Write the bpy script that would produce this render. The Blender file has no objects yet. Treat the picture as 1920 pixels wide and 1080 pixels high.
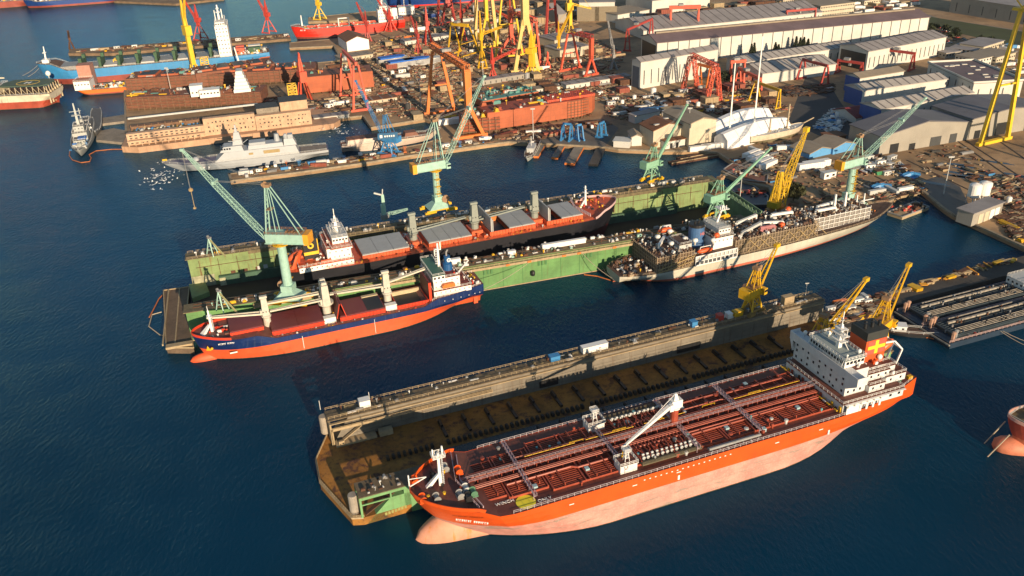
import bpy, math, random
from mathutils import Vector, Matrix
from mathutils.geometry import tessellate_polygon
random.seed(7)
sc = bpy.context.scene
COL = sc.collection
R = math.radians

# ---------------------------------------------------------------- camera
FPX, PITCH, ROLL, CAMH = 1600.0, R(27.5667), R(-2.188), 194.8
_fwd = Vector((0, math.cos(PITCH), -math.sin(PITCH)))
_rt = Vector((1, 0, 0)); _up = _rt.cross(_fwd)
CR = _rt*math.cos(ROLL) + _up*math.sin(ROLL)
CU = -_rt*math.sin(ROLL) + _up*math.cos(ROLL)
cd = bpy.data.cameras.new('camera'); cam = bpy.data.objects.new('camera', cd); COL.objects.link(cam)
cd.sensor_width = 36; cd.lens = 36*FPX/1920; cd.clip_start = 1; cd.clip_end = 40000
rot = Matrix((CR, CU, -_fwd)).transposed()
cam.matrix_world = Matrix.Translation((0, 0, CAMH)) @ rot.to_4x4()
sc.camera = cam
# ---------------------------------------------------------------- light
SUN_AZ, SUN_EL = R(295), R(13.5)
sdir = Vector((math.cos(SUN_EL)*math.cos(SUN_AZ), math.cos(SUN_EL)*math.sin(SUN_AZ), math.sin(SUN_EL)))
w = bpy.data.worlds.new('World'); sc.world = w; w.use_nodes = True
nt = w.node_tree; bg = nt.nodes['Background']
sky = nt.nodes.new('ShaderNodeTexSky'); sky.sky_type = 'NISHITA'; sky.sun_disc = False
sky.sun_elevation = SUN_EL; sky.sun_rotation = math.atan2(sdir.x, sdir.y)
sky.air_density = 1.3; sky.dust_density = 0.05; sky.ozone_density = 2.0; sky.altitude = 100
nt.links.new(sky.outputs[0], bg.inputs[0]); bg.inputs[1].default_value = 0.08
sd = bpy.data.lights.new('sun', 'SUN'); sun = bpy.data.objects.new('sun', sd); COL.objects.link(sun)
sd.energy = 5.0; sd.angle = R(0.5); sd.color = (1.0, 0.765, 0.51)
sun.rotation_mode = 'QUATERNION'; sun.rotation_quaternion = sdir.to_track_quat('Z', 'Y')
sc.view_settings.view_transform = 'Standard'; sc.view_settings.look = 'None'
sc.view_settings.exposure = 0.55; sc.view_settings.gamma = 1.0
sc.cycles.max_bounces = 5; sc.cycles.diffuse_bounces = 2; sc.cycles.glossy_bounces = 3
sc.cycles.use_denoising = True

# ---------------------------------------------------------------- pixel helpers (photo 1920x1080 -> world)
def G(px, py, z=0.0):
    d = CR*(px-960) + CU*(540-py) + _fwd*FPX
    return Vector((0, 0, CAMH)) + d*((CAMH-z)/-d.z)
def PX(P):
    d = Vector(P)-Vector((0, 0, CAMH)); ww = d.dot(_fwd)
    return (960+FPX*d.dot(CR)/ww, 540-FPX*d.dot(CU)/ww)
def ZT(P, py):
    lo, hi = -5.0, 185.0
    for _ in range(40):
        m = (lo+hi)/2
        if PX((P[0], P[1], m))[1] > py: lo = m
        else: hi = m
    return lo
class Frame:
    def __init__(s, o, deg):
        s.o = Vector((o[0], o[1], 0)); s.th = R(deg)
        s.u = Vector((math.cos(s.th), math.sin(s.th), 0)); s.n = Vector((-s.u.y, s.u.x, 0))
    def L(s, px, py, z=0.0):
        P = G(px, py, z)-s.o
        return Vector((P.dot(s.u), P.dot(s.n), z))
    def W(s, x, y, z=0.0):
        return s.o+s.u*x+s.n*y+Vector((0, 0, z))
def frame_px(a, b, z=0.0):
    A, B = G(a[0], a[1], z), G(b[0], b[1], z); d = B-A
    f = Frame(A, math.degrees(math.atan2(d.y, d.x))); f.len = d.length
    return f

# ---------------------------------------------------------------- materials
MATS = {}
def M(name, col, rough=0.6, metal=0.0, var=0.25, scale=0.35, rust=0.0, streak=False, rustcol=(0.16, 0.055, 0.02), fine=0.0, dirt=(0.05, 0.04, 0.03), seam=0.0, sw=6.0, sh=2.4, runs=0.0, runcol=(0.10, 0.055, 0.03)):
    """painted / weathered surface: base colour broken by large and fine noise, plus optional rust with a shape of its own"""
    if name in MATS: return MATS[name]
    m = bpy.data.materials.new(name); m.use_nodes = True; t = m.node_tree; N = t.nodes; K = t.links
    b = N['Principled BSDF']; b.inputs['Roughness'].default_value = rough; b.inputs['Metallic'].default_value = metal
    tc = N.new('ShaderNodeTexCoord'); mp = N.new('ShaderNodeMapping'); K.new(tc.outputs['Object'], mp.inputs[0])
    n1 = N.new('ShaderNodeTexNoise'); n1.inputs['Scale'].default_value = scale; n1.inputs['Detail'].default_value = 6; n1.inputs['Roughness'].default_value = 0.65
    K.new(mp.outputs[0], n1.inputs['Vector'])
    mr = N.new('ShaderNodeMapRange'); mr.inputs[1].default_value = 0.35; mr.inputs[2].default_value = 0.68
    mr.inputs[3].default_value = 1.0; mr.inputs[4].default_value = 1-var
    K.new(n1.outputs[0], mr.inputs[0])
    mx = N.new('ShaderNodeMix'); mx.data_type = 'RGBA'; mx.blend_type = 'MULTIPLY'; mx.inputs[0].default_value = 1
    mx.inputs[6].default_value = (*col, 1); K.new(mr.outputs[0], mx.inputs[7])
    out = mx.outputs[2]
    if rust > 0:
        m2 = N.new('ShaderNodeMapping'); K.new(tc.outputs['Object'], m2.inputs[0])
        m2.inputs['Scale'].default_value = (.22, .22, 1.5) if streak == 'h' else ((1, 1, 0.12) if streak else (1, 1, 1))
        n2 = N.new('ShaderNodeTexNoise'); n2.inputs['Scale'].default_value = scale*2.3; n2.inputs['Detail'].default_value = 8; n2.inputs['Roughness'].default_value = 0.7
        K.new(m2.outputs[0], n2.inputs['Vector'])
        r2 = N.new('ShaderNodeMapRange'); th = 0.72-0.4*rust
        r2.inputs[1].default_value = th; r2.inputs[2].default_value = th+0.1; r2.inputs[4].default_value = 0.9
        K.new(n2.outputs[0], r2.inputs[0])
        x2 = N.new('ShaderNodeMix'); x2.data_type = 'RGBA'; K.new(r2.outputs[0], x2.inputs[0])
        K.new(out, x2.inputs[6]); x2.inputs[7].default_value = (*rustcol, 1); out = x2.outputs[2]
    if fine > 0:
        n3 = N.new('ShaderNodeTexNoise'); n3.inputs['Scale'].default_value = scale*9; n3.inputs['Detail'].default_value = 3
        K.new(tc.outputs['Object'], n3.inputs['Vector'])
        r3 = N.new('ShaderNodeMapRange'); r3.inputs[1].default_value = 0.52; r3.inputs[2].default_value = 0.66; r3.inputs[4].default_value = fine
        K.new(n3.outputs[0], r3.inputs[0])
        x3 = N.new('ShaderNodeMix'); x3.data_type = 'RGBA'; K.new(r3.outputs[0], x3.inputs[0])
        K.new(out, x3.inputs[6]); x3.inputs[7].default_value = (*dirt, 1); out = x3.outputs[2]
    if seam > 0 or runs > 0:
        sx = N.new('ShaderNodeSeparateXYZ'); K.new(tc.outputs['Object'], sx.inputs[0])
        sa = N.new('ShaderNodeMath'); K.new(sx.outputs[0], sa.inputs[0]); K.new(sx.outputs[1], sa.inputs[1])
        cb = N.new('ShaderNodeCombineXYZ'); K.new(sa.outputs[0], cb.inputs[0]); K.new(sx.outputs[2], cb.inputs[1])
    if seam > 0:   # welded plate joints
        bk = N.new('ShaderNodeTexBrick'); K.new(cb.outputs[0], bk.inputs['Vector']); bk.inputs['Scale'].default_value = 1.0
        bk.inputs['Brick Width'].default_value = sw; bk.inputs['Row Height'].default_value = sh; bk.inputs['Mortar Size'].default_value = 0.09; bk.inputs['Mortar Smooth'].default_value = 0.3
        bk.inputs['Color1'].default_value = (1, 1, 1, 1); bk.inputs['Color2'].default_value = (1-seam*0.45,)*3+(1,); bk.inputs['Mortar'].default_value = (1-seam,)*3+(1,)
        xs_ = N.new('ShaderNodeMix'); xs_.data_type = 'RGBA'; xs_.blend_type = 'MULTIPLY'; xs_.inputs[0].default_value = 1
        K.new(out, xs_.inputs[6]); K.new(bk.outputs[0], xs_.inputs[7]); out = xs_.outputs[2]
    if runs > 0:   # narrow vertical rust and dirt runs
        rm = N.new('ShaderNodeMapping'); K.new(cb.outputs[0], rm.inputs[0]); rm.inputs['Scale'].default_value = (1.1, 0.07, 1)
        rn = N.new('ShaderNodeTexNoise'); rn.inputs['Scale'].default_value = 1.0; rn.inputs['Detail'].default_value = 4; K.new(rm.outputs[0], rn.inputs['Vector'])
        r4 = N.new('ShaderNodeMapRange'); r4.inputs[1].default_value = 0.56; r4.inputs[2].default_value = 0.70; r4.inputs[4].default_value = runs; K.new(rn.outputs[0], r4.inputs[0])
        x4 = N.new('ShaderNodeMix'); x4.data_type = 'RGBA'; K.new(r4.outputs[0], x4.inputs[0]); K.new(out, x4.inputs[6]); x4.inputs[7].default_value = (*runcol, 1); out = x4.outputs[2]
    K.new(out, b.inputs['Base Color'])
    MATS[name] = m; return m

def water_mat():
    m = bpy.data.materials.new('water'); m.use_nodes = True; t = m.node_tree; N = t.nodes; K = t.links
    N.remove(N['Principled BSDF']); df = N.new('ShaderNodeBsdfDiffuse'); gl = N.new('ShaderNodeBsdfGlossy'); gl.inputs['Roughness'].default_value = 0.06
    gl.inputs['Color'].default_value = (0.36, 0.68, 1.0, 1); fr = N.new('ShaderNodeFresnel'); fr.inputs['IOR'].default_value = 1.31
    mxs = N.new('ShaderNodeMixShader'); K.new(fr.outputs[0], mxs.inputs[0]); K.new(df.outputs[0], mxs.inputs[1]); K.new(gl.outputs[0], mxs.inputs[2]); K.new(mxs.outputs[0], N['Material Output'].inputs[0])
    tc = N.new('ShaderNodeTexCoord')
    n0 = N.new('ShaderNodeTexNoise'); n0.inputs['Scale'].default_value = 0.006; n0.inputs['Detail'].default_value = 4
    K.new(tc.outputs['Object'], n0.inputs['Vector'])
    cr = N.new('ShaderNodeValToRGB'); cr.color_ramp.elements[0].position = 0.35; cr.color_ramp.elements[1].position = 0.7
    cr.color_ramp.elements[0].color = (0.0002, 0.025, 0.052, 1); cr.color_ramp.elements[1].color = (0.0003, 0.034, 0.078, 1)
    K.new(n0.outputs[0], cr.inputs[0]); K.new(cr.outputs[0], df.inputs['Color'])
    mp = N.new('ShaderNodeMapping'); mp.inputs['Rotation'].default_value = (0, 0, R(35)); mp.inputs['Scale'].default_value = (1.0, 0.45, 1)
    K.new(tc.outputs['Object'], mp.inputs[0])
    n1 = N.new('ShaderNodeTexNoise'); n1.inputs['Scale'].default_value = 0.75; n1.inputs['Detail'].default_value = 5; n1.inputs['Roughness'].default_value = 0.62
    n2 = N.new('ShaderNodeTexNoise'); n2.inputs['Scale'].default_value = 0.05; n2.inputs['Detail'].default_value = 2
    K.new(mp.outputs[0], n1.inputs['Vector']); K.new(tc.outputs['Object'], n2.inputs['Vector'])
    ad = N.new('ShaderNodeMath'); ad.operation = 'MULTIPLY'; K.new(n1.outputs[0], ad.inputs[0])
    rr = N.new('ShaderNodeMapRange'); rr.inputs[1].default_value = 0.3; rr.inputs[2].default_value = 0.7; rr.inputs[3].default_value = 0.72; rr.inputs[4].default_value = 1.12
    K.new(n2.outputs[0], rr.inputs[0]); K.new(rr.outputs[0], ad.inputs[1])
    bp = N.new('ShaderNodeBump'); bp.inputs['Strength'].default_value = 1.0; bp.inputs['Distance'].default_value = 0.5
    K.new(ad.outputs[0], bp.inputs['Height']); K.new(bp.outputs[0], gl.inputs['Normal']); K.new(bp.outputs[0], fr.inputs['Normal'])
    return m

# ---------------------------------------------------------------- mesh builder
class MB:
    def __init__(s): s.v = []; s.f = []; s.m = []; s.k = 0
    def mat(s, k): s.k = k; return s
    def add(s, vs, fs):
        o = len(s.v); s.v += [tuple(p) for p in vs]; s.f += [tuple(i+o for i in f) for f in fs]; s.m += [s.k]*len(fs); return s
    def box(s, x0, x1, y0, y1, z0, z1):
        return s.add([(x0,y0,z0),(x1,y0,z0),(x1,y1,z0),(x0,y1,z0),(x0,y0,z1),(x1,y0,z1),(x1,y1,z1),(x0,y1,z1)],
                     [(3,2,1,0),(4,5,6,7),(0,1,5,4),(1,2,6,5),(2,3,7,6),(3,0,4,7)])
    def obox(s, c, d, rz=0.0, rx=0.0):
        m = Matrix.Translation(c) @ Matrix.Rotation(rz, 4, 'Z') @ Matrix.Rotation(rx, 4, 'X')
        hx, hy, hz = d[0]/2, d[1]/2, d[2]/2
        p = [(-hx,-hy,-hz),(hx,-hy,-hz),(hx,hy,-hz),(-hx,hy,-hz),(-hx,-hy,hz),(hx,-hy,hz),(hx,hy,hz),(-hx,hy,hz)]
        return s.add([m @ Vector(q) for q in p], [(3,2,1,0),(4,5,6,7),(0,1,5,4),(1,2,6,5),(2,3,7,6),(3,0,4,7)])
    def tube(s, p, q, r, n=6, r2=None, cap=True, ph=0.0):
        p, q = Vector(p), Vector(q); d = q-p
        if d.length < 1e-6: return s
        d.normalize(); a = Vector((0,0,1)) if abs(d.z) < 0.95 else Vector((1,0,0))
        e = d.cross(a).normalized(); g = d.cross(e); r2 = r if r2 is None else r2
        vs = []
        for c, rr in ((p, r), (q, r2)):
            for i in range(n):
                t = 2*math.pi*i/n+ph; vs.append(c+e*(rr*math.cos(t))+g*(rr*math.sin(t)))
        fs = [(i, n+i, n+(i+1) % n, (i+1) % n) for i in range(n)]
        if cap: fs += [tuple(range(n)), tuple(range(2*n-1, n-1, -1))]
        return s.add(vs, fs)
    def beam(s, p, q, w, h=None):
        p, q = Vector(p), Vector(q); d = q-p; h = w if h is None else h
        if d.length < 1e-6: return s
        d.normalize(); a = Vector((0,0,1)) if abs(d.z) < 0.98 else Vector((1,0,0))
        e = d.cross(a).normalized()*(w/2); g = d.cross(e.normalized())*(h/2)
        vs = [p-e-g, p+e-g, p+e+g, p-e+g, q-e-g, q+e-g, q+e+g, q-e+g]
        return s.add(vs, [(0,1,2,3),(7,6,5,4),(0,4,5,1),(1,5,6,2),(2,6,7,3),(3,7,4,0)])
    def taper(s, p, q, w0, h0, w1, h1):
        p, q = Vector(p), Vector(q); d = (q-p).normalized(); a = Vector((0,0,1)) if abs(d.z) < 0.98 else Vector((1,0,0))
        e = d.cross(a).normalized(); g = d.cross(e)
        vs = [c+e*(sx*w_/2)+g*(sy*h_/2) for c, w_, h_ in ((p,w0,h0),(q,w1,h1)) for sx, sy in ((-1,-1),(1,-1),(1,1),(-1,1))]
        return s.add(vs, [(0,1,2,3),(7,6,5,4),(0,4,5,1),(1,5,6,2),(2,6,7,3),(3,7,4,0)])
    def prism(s, poly, z0, z1, bottom=True):
        n = len(poly); vs = [(p[0],p[1],z0) for p in poly]+[(p[0],p[1],z1) for p in poly]
        tri = tessellate_polygon([[Vector((p[0],p[1],0)) for p in poly]])
        fs = [(i,(i+1)%n,n+(i+1)%n,n+i) for i in range(n)]
        ar = sum(poly[i][0]*poly[(i+1)%n][1]-poly[(i+1)%n][0]*poly[i][1] for i in range(n))
        if ar < 0: fs = [f[::-1] for f in fs]
        for t in tri:
            a, b_, c = t
            cr = (poly[b_][0]-poly[a][0])*(poly[c][1]-poly[a][1])-(poly[b_][1]-poly[a][1])*(poly[c][0]-poly[a][0])
            if cr < 0: t = t[::-1]
            fs.append(tuple(n+i for i in t))
            if bottom: fs.append(tuple(t[::-1]))
        return s.add(vs, fs)
    def lathe(s, c, prof, n=12):
        vs = []; c = Vector(c)
        for r, z in prof:
            for i in range(n):
                t = 2*math.pi*i/n; vs.append((c.x+r*math.cos(t), c.y+r*math.sin(t), c.z+z))
        fs = []
        for k in range(len(prof)-1):
            for i in range(n):
                j = (i+1) % n; fs.append((k*n+i, k*n+j, (k+1)*n+j, (k+1)*n+i))
        fs.append(tuple(range(n-1,-1,-1))); fs.append(tuple(range((len(prof)-1)*n, len(prof)*n)))
        return s.add(vs, fs)
    def lattice(s, p, q, w0, w1, n, t, h0=None, h1=None):
        """four-chord lattice girder from p to q"""
        p, q = Vector(p), Vector(q); d = (q-p); a = Vector((0,0,1)) if abs(d.normalized().z) < 0.98 else Vector((1,0,0))
        e = d.cross(a).normalized(); g = e.cross(d).normalized()
        h0 = w0 if h0 is None else h0; h1 = w1 if h1 is None else h1
        def corner(k, f):
            ww, hh = w0+(w1-w0)*f, h0+(h1-h0)*f; sx, sy = ((-1,-1),(1,-1),(1,1),(-1,1))[k]
            return p+d*f+e*(sx*ww/2)+g*(sy*hh/2)
        for k in range(4): s.beam(corner(k,0), corner(k,1), t)
        for i in range(n):
            f0, f1 = i/n, (i+1)/n
            for k in range(4):
                j = (k+1) % 4
                a_, b_ = (k, j) if i % 2 else (j, k)
                s.beam(corner(a_,f0), corner(b_,f1), t*0.6)
                if n < 40: s.beam(corner(k,f1), corner(j,f1), t*0.6)
        return s
    def build(s, name, mats, parent=None, loc=None, rz=0.0, smooth=False):
        me = bpy.data.meshes.new(name); me.from_pydata(s.v, [], s.f)
        if not isinstance(mats, (list, tuple)): mats = [mats]
        if name == 'hull' and len(mats) == 2: mats = list(mats)+[M('weed_line', (.05,.05,.025), .7, var=.6, scale=.5, rust=.4, rustcol=(.25,.13,.07))]
        for m in mats: me.materials.append(m)
        if len(mats) > 1: me.polygons.foreach_set('material_index', s.m)
        if smooth: me.polygons.foreach_set('use_smooth', [True]*len(me.polygons))
        me.update()
        o = bpy.data.objects.new(name, me); COL.objects.link(o)
        if parent: o.parent = parent
        if loc is not None: o.location = loc
        o.rotation_euler = (0, 0, rz)
        return o

ALL = []
def tag(o, label, cat, group=None, kind=None):
    if label: o['label'] = label
    if cat: o['category'] = cat
    if group: o['group'] = group
    if kind: o['kind'] = kind
    ALL.append(o); return o
def thing(name, label, cat, loc=(0,0,0), rz=0.0, group=None):
    o = bpy.data.objects.new(name, None); COL.objects.link(o); o.location = loc; o.rotation_euler = (0,0,rz)
    o.empty_display_size = 1
    return tag(o, label, cat, group)
def fthing(name, label, cat, F, group=None):
    return thing(name, label, cat, F.o, F.th, group)
def struct(mb, name, mats, **k):
    o = mb.build(name, mats, **k); o['kind'] = 'structure'; return o
def text_mb(txt, h, depth=0.05):
    c = bpy.data.curves.new('t', 'FONT'); c.body = txt; c.size = h; c.extrude = depth; c.align_x = 'CENTER'
    o = bpy.data.objects.new('t', c); COL.objects.link(o)
    dg = bpy.context.evaluated_depsgraph_get(); me = bpy.data.meshes.new_from_object(o.evaluated_get(dg))
    bpy.data.objects.remove(o); return me
def lettering(name, txt, h, mat, parent, loc, rot):
    me = text_mb(txt, h); me.materials.clear(); me.materials.append(mat)
    o = bpy.data.objects.new(name, me); COL.objects.link(o); o.parent = parent; o.location = loc; o.rotation_euler = rot
    return o

# palette
WHITE = M('white_paint', (0.74,0.73,0.70), 0.5, var=0.18, rust=0.12, scale=0.5)
CLEANWHITE = M('clean_white', (0.80,0.79,0.76), 0.45, var=0.08)
GREYW = M('off_white', (0.52,0.53,0.52), 0.5, var=0.2, rust=0.15)
DARK = M('dark_opening', (0.012,0.014,0.018), 0.5, var=0.1)
GLASS = M('window_glass', (0.015,0.02,0.03), 0.12, var=0.1)
BLACK = M('black_paint', (0.018,0.018,0.02), 0.45, var=0.3)
RUSTY = M('rusty_steel', (0.13,0.055,0.028), 0.85, var=0.5, scale=0.5, fine=0.5)
TURQ = M('turquoise_paint', (0.34,0.55,0.47), 0.5, var=0.2, rust=0.16, scale=0.45)
GREENC = M('mint_paint', (0.24,0.46,0.33), 0.5, var=0.22, rust=0.2, scale=0.5)
YEL = M('yellow_paint', (0.72,0.42,0.015), 0.5, var=0.25, rust=0.2, scale=0.5)
YEL2 = M('crane_yellow', (0.78,0.50,0.03), 0.5, var=0.15, rust=0.1, scale=0.4)
ORG = M('gantry_orange', (0.70,0.19,0.035), 0.5, var=0.2, rust=0.15, scale=0.3)
REDC = M('crane_red', (0.55,0.06,0.04), 0.5, var=0.25, rust=0.15, scale=0.3)
BLUEC = M('crane_blue', (0.05,0.24,0.52), 0.5, var=0.2, rust=0.1)
STEEL = M('grey_steel', (0.30,0.30,0.30), 0.5, var=0.35, rust=0.2)
CONC = M('concrete', (0.30,0.26,0.21), 0.9, var=0.4, scale=0.15, fine=0.35)
ROPE = M('mooring_rope', (0.45,0.38,0.28), 0.9, var=0.2)
BUOY = M('boom_orange', (0.55,0.16,0.04), 0.6, var=0.3)
# ================================================================ setting: water and land
wm = MB(); wm.add([(-20000,-2000,0),(20000,-2000,0),(20000,30000,0),(-20000,30000,0)], [(0,1,2,3)])
struct(wm, 'water', water_mat())

GROUND = M('yard_ground', (0.44,0.285,0.155), 0.9, var=0.6, scale=0.014, rust=0.3, rustcol=(0.10,0.085,0.07), fine=0.3, dirt=(0.06,0.045,0.035))
QEDGE = M('quay_edge', (0.36,0.29,0.20), 0.9, var=0.4, scale=0.3, fine=0.3)
ZQ = 2.6
shore = [(2400,690),(1920,463),(1785,402),(1765,388),(1722,352),(1645,388),(1560,422),(1455,402),(1442,352),(1398,342),(1352,322),(1376,306),
 (1345,286),(1299,283),(1240,283),(1160,280),(1135,276),(1035,270),(954,266),(920,270),(760,293),(680,306),(560,323),(432,339),(428,326),(560,309),(647,296),(790,270),
 (826,259),(813,228),(796,223),(696,239),(680,217),(600,226),(516,236),(500,228),(235,252),(232,160),(330,143),(440,131),(515,133),(560,121),(640,113),
 (625,86),(543,90),(543,80),(700,67),(745,50),(700,36),(578,41),(578,33),(690,22),(790,16),(760,-20),(740,-80)]
ring = [G(x,y,ZQ) for x,y in shore]
ring += [Vector((-300,6000,0)), Vector((6000,6000,0)), Vector((6000,500,0))]
lm = MB(); lm.prism([(p.x,p.y) for p in ring], -6, ZQ, bottom=False)
struct(lm, 'ground', GROUND)
# quay edge: a raised concrete coping along the shoreline
qm = MB()
for i in range(len(shore)-3):
    a, b = ring[i].copy(), ring[i+1].copy(); d = (b-a); 
    if d.length < 1: continue
    d.normalize(); n = Vector((-d.y, d.x, 0))
    a += -n*0.6; b += -n*0.6; a.z = b.z = ZQ-0.25
    qm.beam(a, b, 1.6, 1.2)
struct(qm, 'quay_kerb', QEDGE)

# outer quay on the right (behind the barges) as its own deck slab
PIERM = M('pier_deck', (0.085,0.075,0.065), 0.85, var=0.5, scale=0.08, fine=0.4)
def slab(name, pts, z, mat, z0=-4):
    m = MB(); P = [G(x,y,z) for x,y in pts]; m.prism([(p.x,p.y) for p in P], z0, z, bottom=False)
    return struct(m, name, mat)
slab('pier', [(1538,588),(1560,565),(1670,547),(1850,493),(1907,483),(2100,430),(2140,470),(1917,508),(1857,524),(1672,575),(1675,592),(1560,622),(1535,612)], 2.6, PIERM)
slab('pier', [(128,100),(130,92),(205,88),(345,77),(540,62),(545,72),(350,88),(210,100)], 2.8, M('jetty_deck',(0.26,0.17,0.10),0.9,var=0.5,scale=0.15,fine=0.4))
slab('pier', [(213,2),(216,-4),(420,-12),(420,-3),(330,7)], 2.8, MATS['jetty_deck'])
slab('pier', [(180,262),(183,246),(212,240),(244,246),(240,268)], 2.0, CONC)
slab('pier', [(190,232),(192,221),(238,214),(238,226)], 2.0, CONC)

# ================================================================ hull tools
def lerp(a, b, t): return a+(b-a)*t
def sstep(a, b, x):
    t = max(0.0, min(1.0, (x-a)/(b-a))); return t*t*(3-2*t)
class Hull:
    """ship hull in a local frame: bow at x=xb, stern at x=xs (either order), centre line y=yc, beam B."""
    def __init__(s, xb, xs, yc, B, sheer, zpaint, rake=6, bowl=0.17, sternl=0.2, transom=0.72, counter=True, nst=44, levels=None, zlow=-3, wl_in=3.0):
        s.xb, s.xs, s.yc, s.B = xb, xs, yc, B; s.dir = 1 if xs > xb else -1; s.L = abs(xs-xb)
        s.sheer = sheer; s.zp = zpaint; s.rake = rake; s.bowl = bowl; s.sternl = sternl; s.tr = transom; s.zlow = zlow; s.nst = nst
        s.zw = 0.4 if zlow <= 0 and zpaint > 1 else 0.05; s.counter = counter; s.wl_in = wl_in; s.zmax = max(sheer(t/60) for t in range(61))
    def x_at(s, t, z, zt):
        """distance from the deck's bow tip of station t at height z: lower levels start further aft"""
        f = max(0.0, min(1.0, z/zt)); x0 = s.rake*(1-f)**1.3
        return t*s.L + x0*max(0.0, 1-t/0.5)
    def hb(s, t, z, zt):
        """half breadth at fraction t from the bow tip, height z"""
        f = max(0.0, min(1.0, z/zt)) if z > 0 else 0.0
        x0 = s.rake*(1-f)**1.3
        x = s.x_at(t, z, zt)
        bl = s.bowl*s.L*lerp(1.45, 1.0, f)
        a = (x-x0)/bl
        if a <= 0: return 0.0
        b = 1.0 if a >= 1 else (1-(1-a)**2.2)**0.62*lerp(a**0.25, 1, f)
        e = (s.L-x)/(s.sternl*s.L)
        if e < 1:
            top = lerp(s.tr, 1.0, 1-(1-e)**2)
            # the run of the hull below the paint line narrows towards the stern
            b *= top
        if s.counter and f < 0.9:
            e2 = (s.L-x)/(s.sternl*s.L*1.45)
            if e2 < 1:
                sh = 0.30*(1-f)**1.2; nar = max(0.0, (e2-sh)/(1-sh)); low = (1-(1-nar)**2)**0.85
                b = min(b, lerp(low, 1.0, sstep(0.1, 0.9, f)))
        return b*s.B/2
    def pt(s, t, z, side, zt):
        return (s.xb+s.dir*s.x_at(t, z, zt), s.yc+side*s.hb(t, z, zt), z)
    def stations(s):
        ts = []
        for i in range(s.nst+1):
            u = i/s.nst; ts.append(0.5-0.5*math.cos(math.pi*u)*(1-0.0) if True else u)
        return ts
    def hull(s, zs_extra=()):
        m = MB(); ts = s.stations(); n = len(ts)
        for side in (-1, 1):
            rows = []
            for z in (s.zlow, 0.0, s.zw, s.zp*0.5, s.zp):
                rows.append([s.pt(t, z, side, s.sheer(t)) for t in ts])
            for f in (0.35, 0.7, 1.0):
                rows.append([s.pt(t, lerp(s.zp, s.sheer(t), f), side, s.sheer(t)) for t in ts])
            for k in range(len(rows)-1):
                m.mat(0 if k >= 4 else (2 if k == 1 and s.zw > .1 else 1))
                vs = rows[k]+rows[k+1]; fs = []
                for i in range(n-1):
                    q = (i, i+1, n+i+1, n+i); fs.append(q if side*s.dir < 0 else q[::-1])
                m.add(vs, fs)
        # transom
        zt = s.sheer(1.0)
        zz = (s.zlow, 0.0, s.zp*0.5, s.zp, lerp(s.zp, zt, .35), lerp(s.zp, zt, .7), zt)
        for k in range(len(zz)-1):
            m.mat(0 if k >= 3 else 1)
            a, b = s.pt(1, zz[k], -1, zt), s.pt(1, zz[k], 1, zt); c, d = s.pt(1, zz[k+1], 1, zt), s.pt(1, zz[k+1], -1, zt)
            if abs(a[1]-b[1])+abs(c[1]-d[1]) > 0.01: m.add([a, b, c, d], [(0,1,2,3)])
        return m
    def deck(s, drop=0.0, t0=0.0, t1=1.0):
        m = MB(); ts = [t for t in s.stations() if t0 <= t <= t1]; n = len(ts)
        A = [(s.xb+s.dir*t*s.L, s.yc-s.hb(t, s.sheer(t), s.sheer(t))+0.02, s.sheer(t)-drop) for t in ts]
        B = [(p[0], 2*s.yc-p[1], p[2]) for p in A]
        m.add(A+B, [((i, i+1, n+i+1, n+i) if s.dir > 0 else (i, n+i, n+i+1, i+1)) for i in range(n-1)])
        return m
    def bulwark(s, t0, t1, h, n=26, thick=0.25):
        m = MB()
        for side in (-1, 1):
            P = []
            for i in range(n+1):
                t = lerp(t0, t1, i/n); z = s.sheer(t); P.append(Vector(s.pt(t, z, side, z)))
            for a, b in zip(P, P[1:]):
                if (b-a).length > 0.05:
                    q0, q1 = a+Vector((0,0,h/2)), b+Vector((0,0,h/2)); m.beam(q0, q1, thick, h)
        return m
    def rail(s, t0, t1, h=1.1, step=2.0, w=0.09, inset=0.3):
        m = MB()
        n = max(3, int((t1-t0)*s.L/step))
        for side in (-1, 1):
            P = []
            for i in range(n+1):
                t = lerp(t0, t1, i/n); z = s.sheer(t); p = Vector(s.pt(t, z, side, z)); p.y -= side*inset; P.append(p)
            for p in P: m.beam(p, p+Vector((0,0,h)), w)
            for a, b in zip(P, P[1:]):
                for k in (0.5, 1.0): m.beam(a+Vector((0,0,h*k)), b+Vector((0,0,h*k)), w*0.9)
        return m

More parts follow.
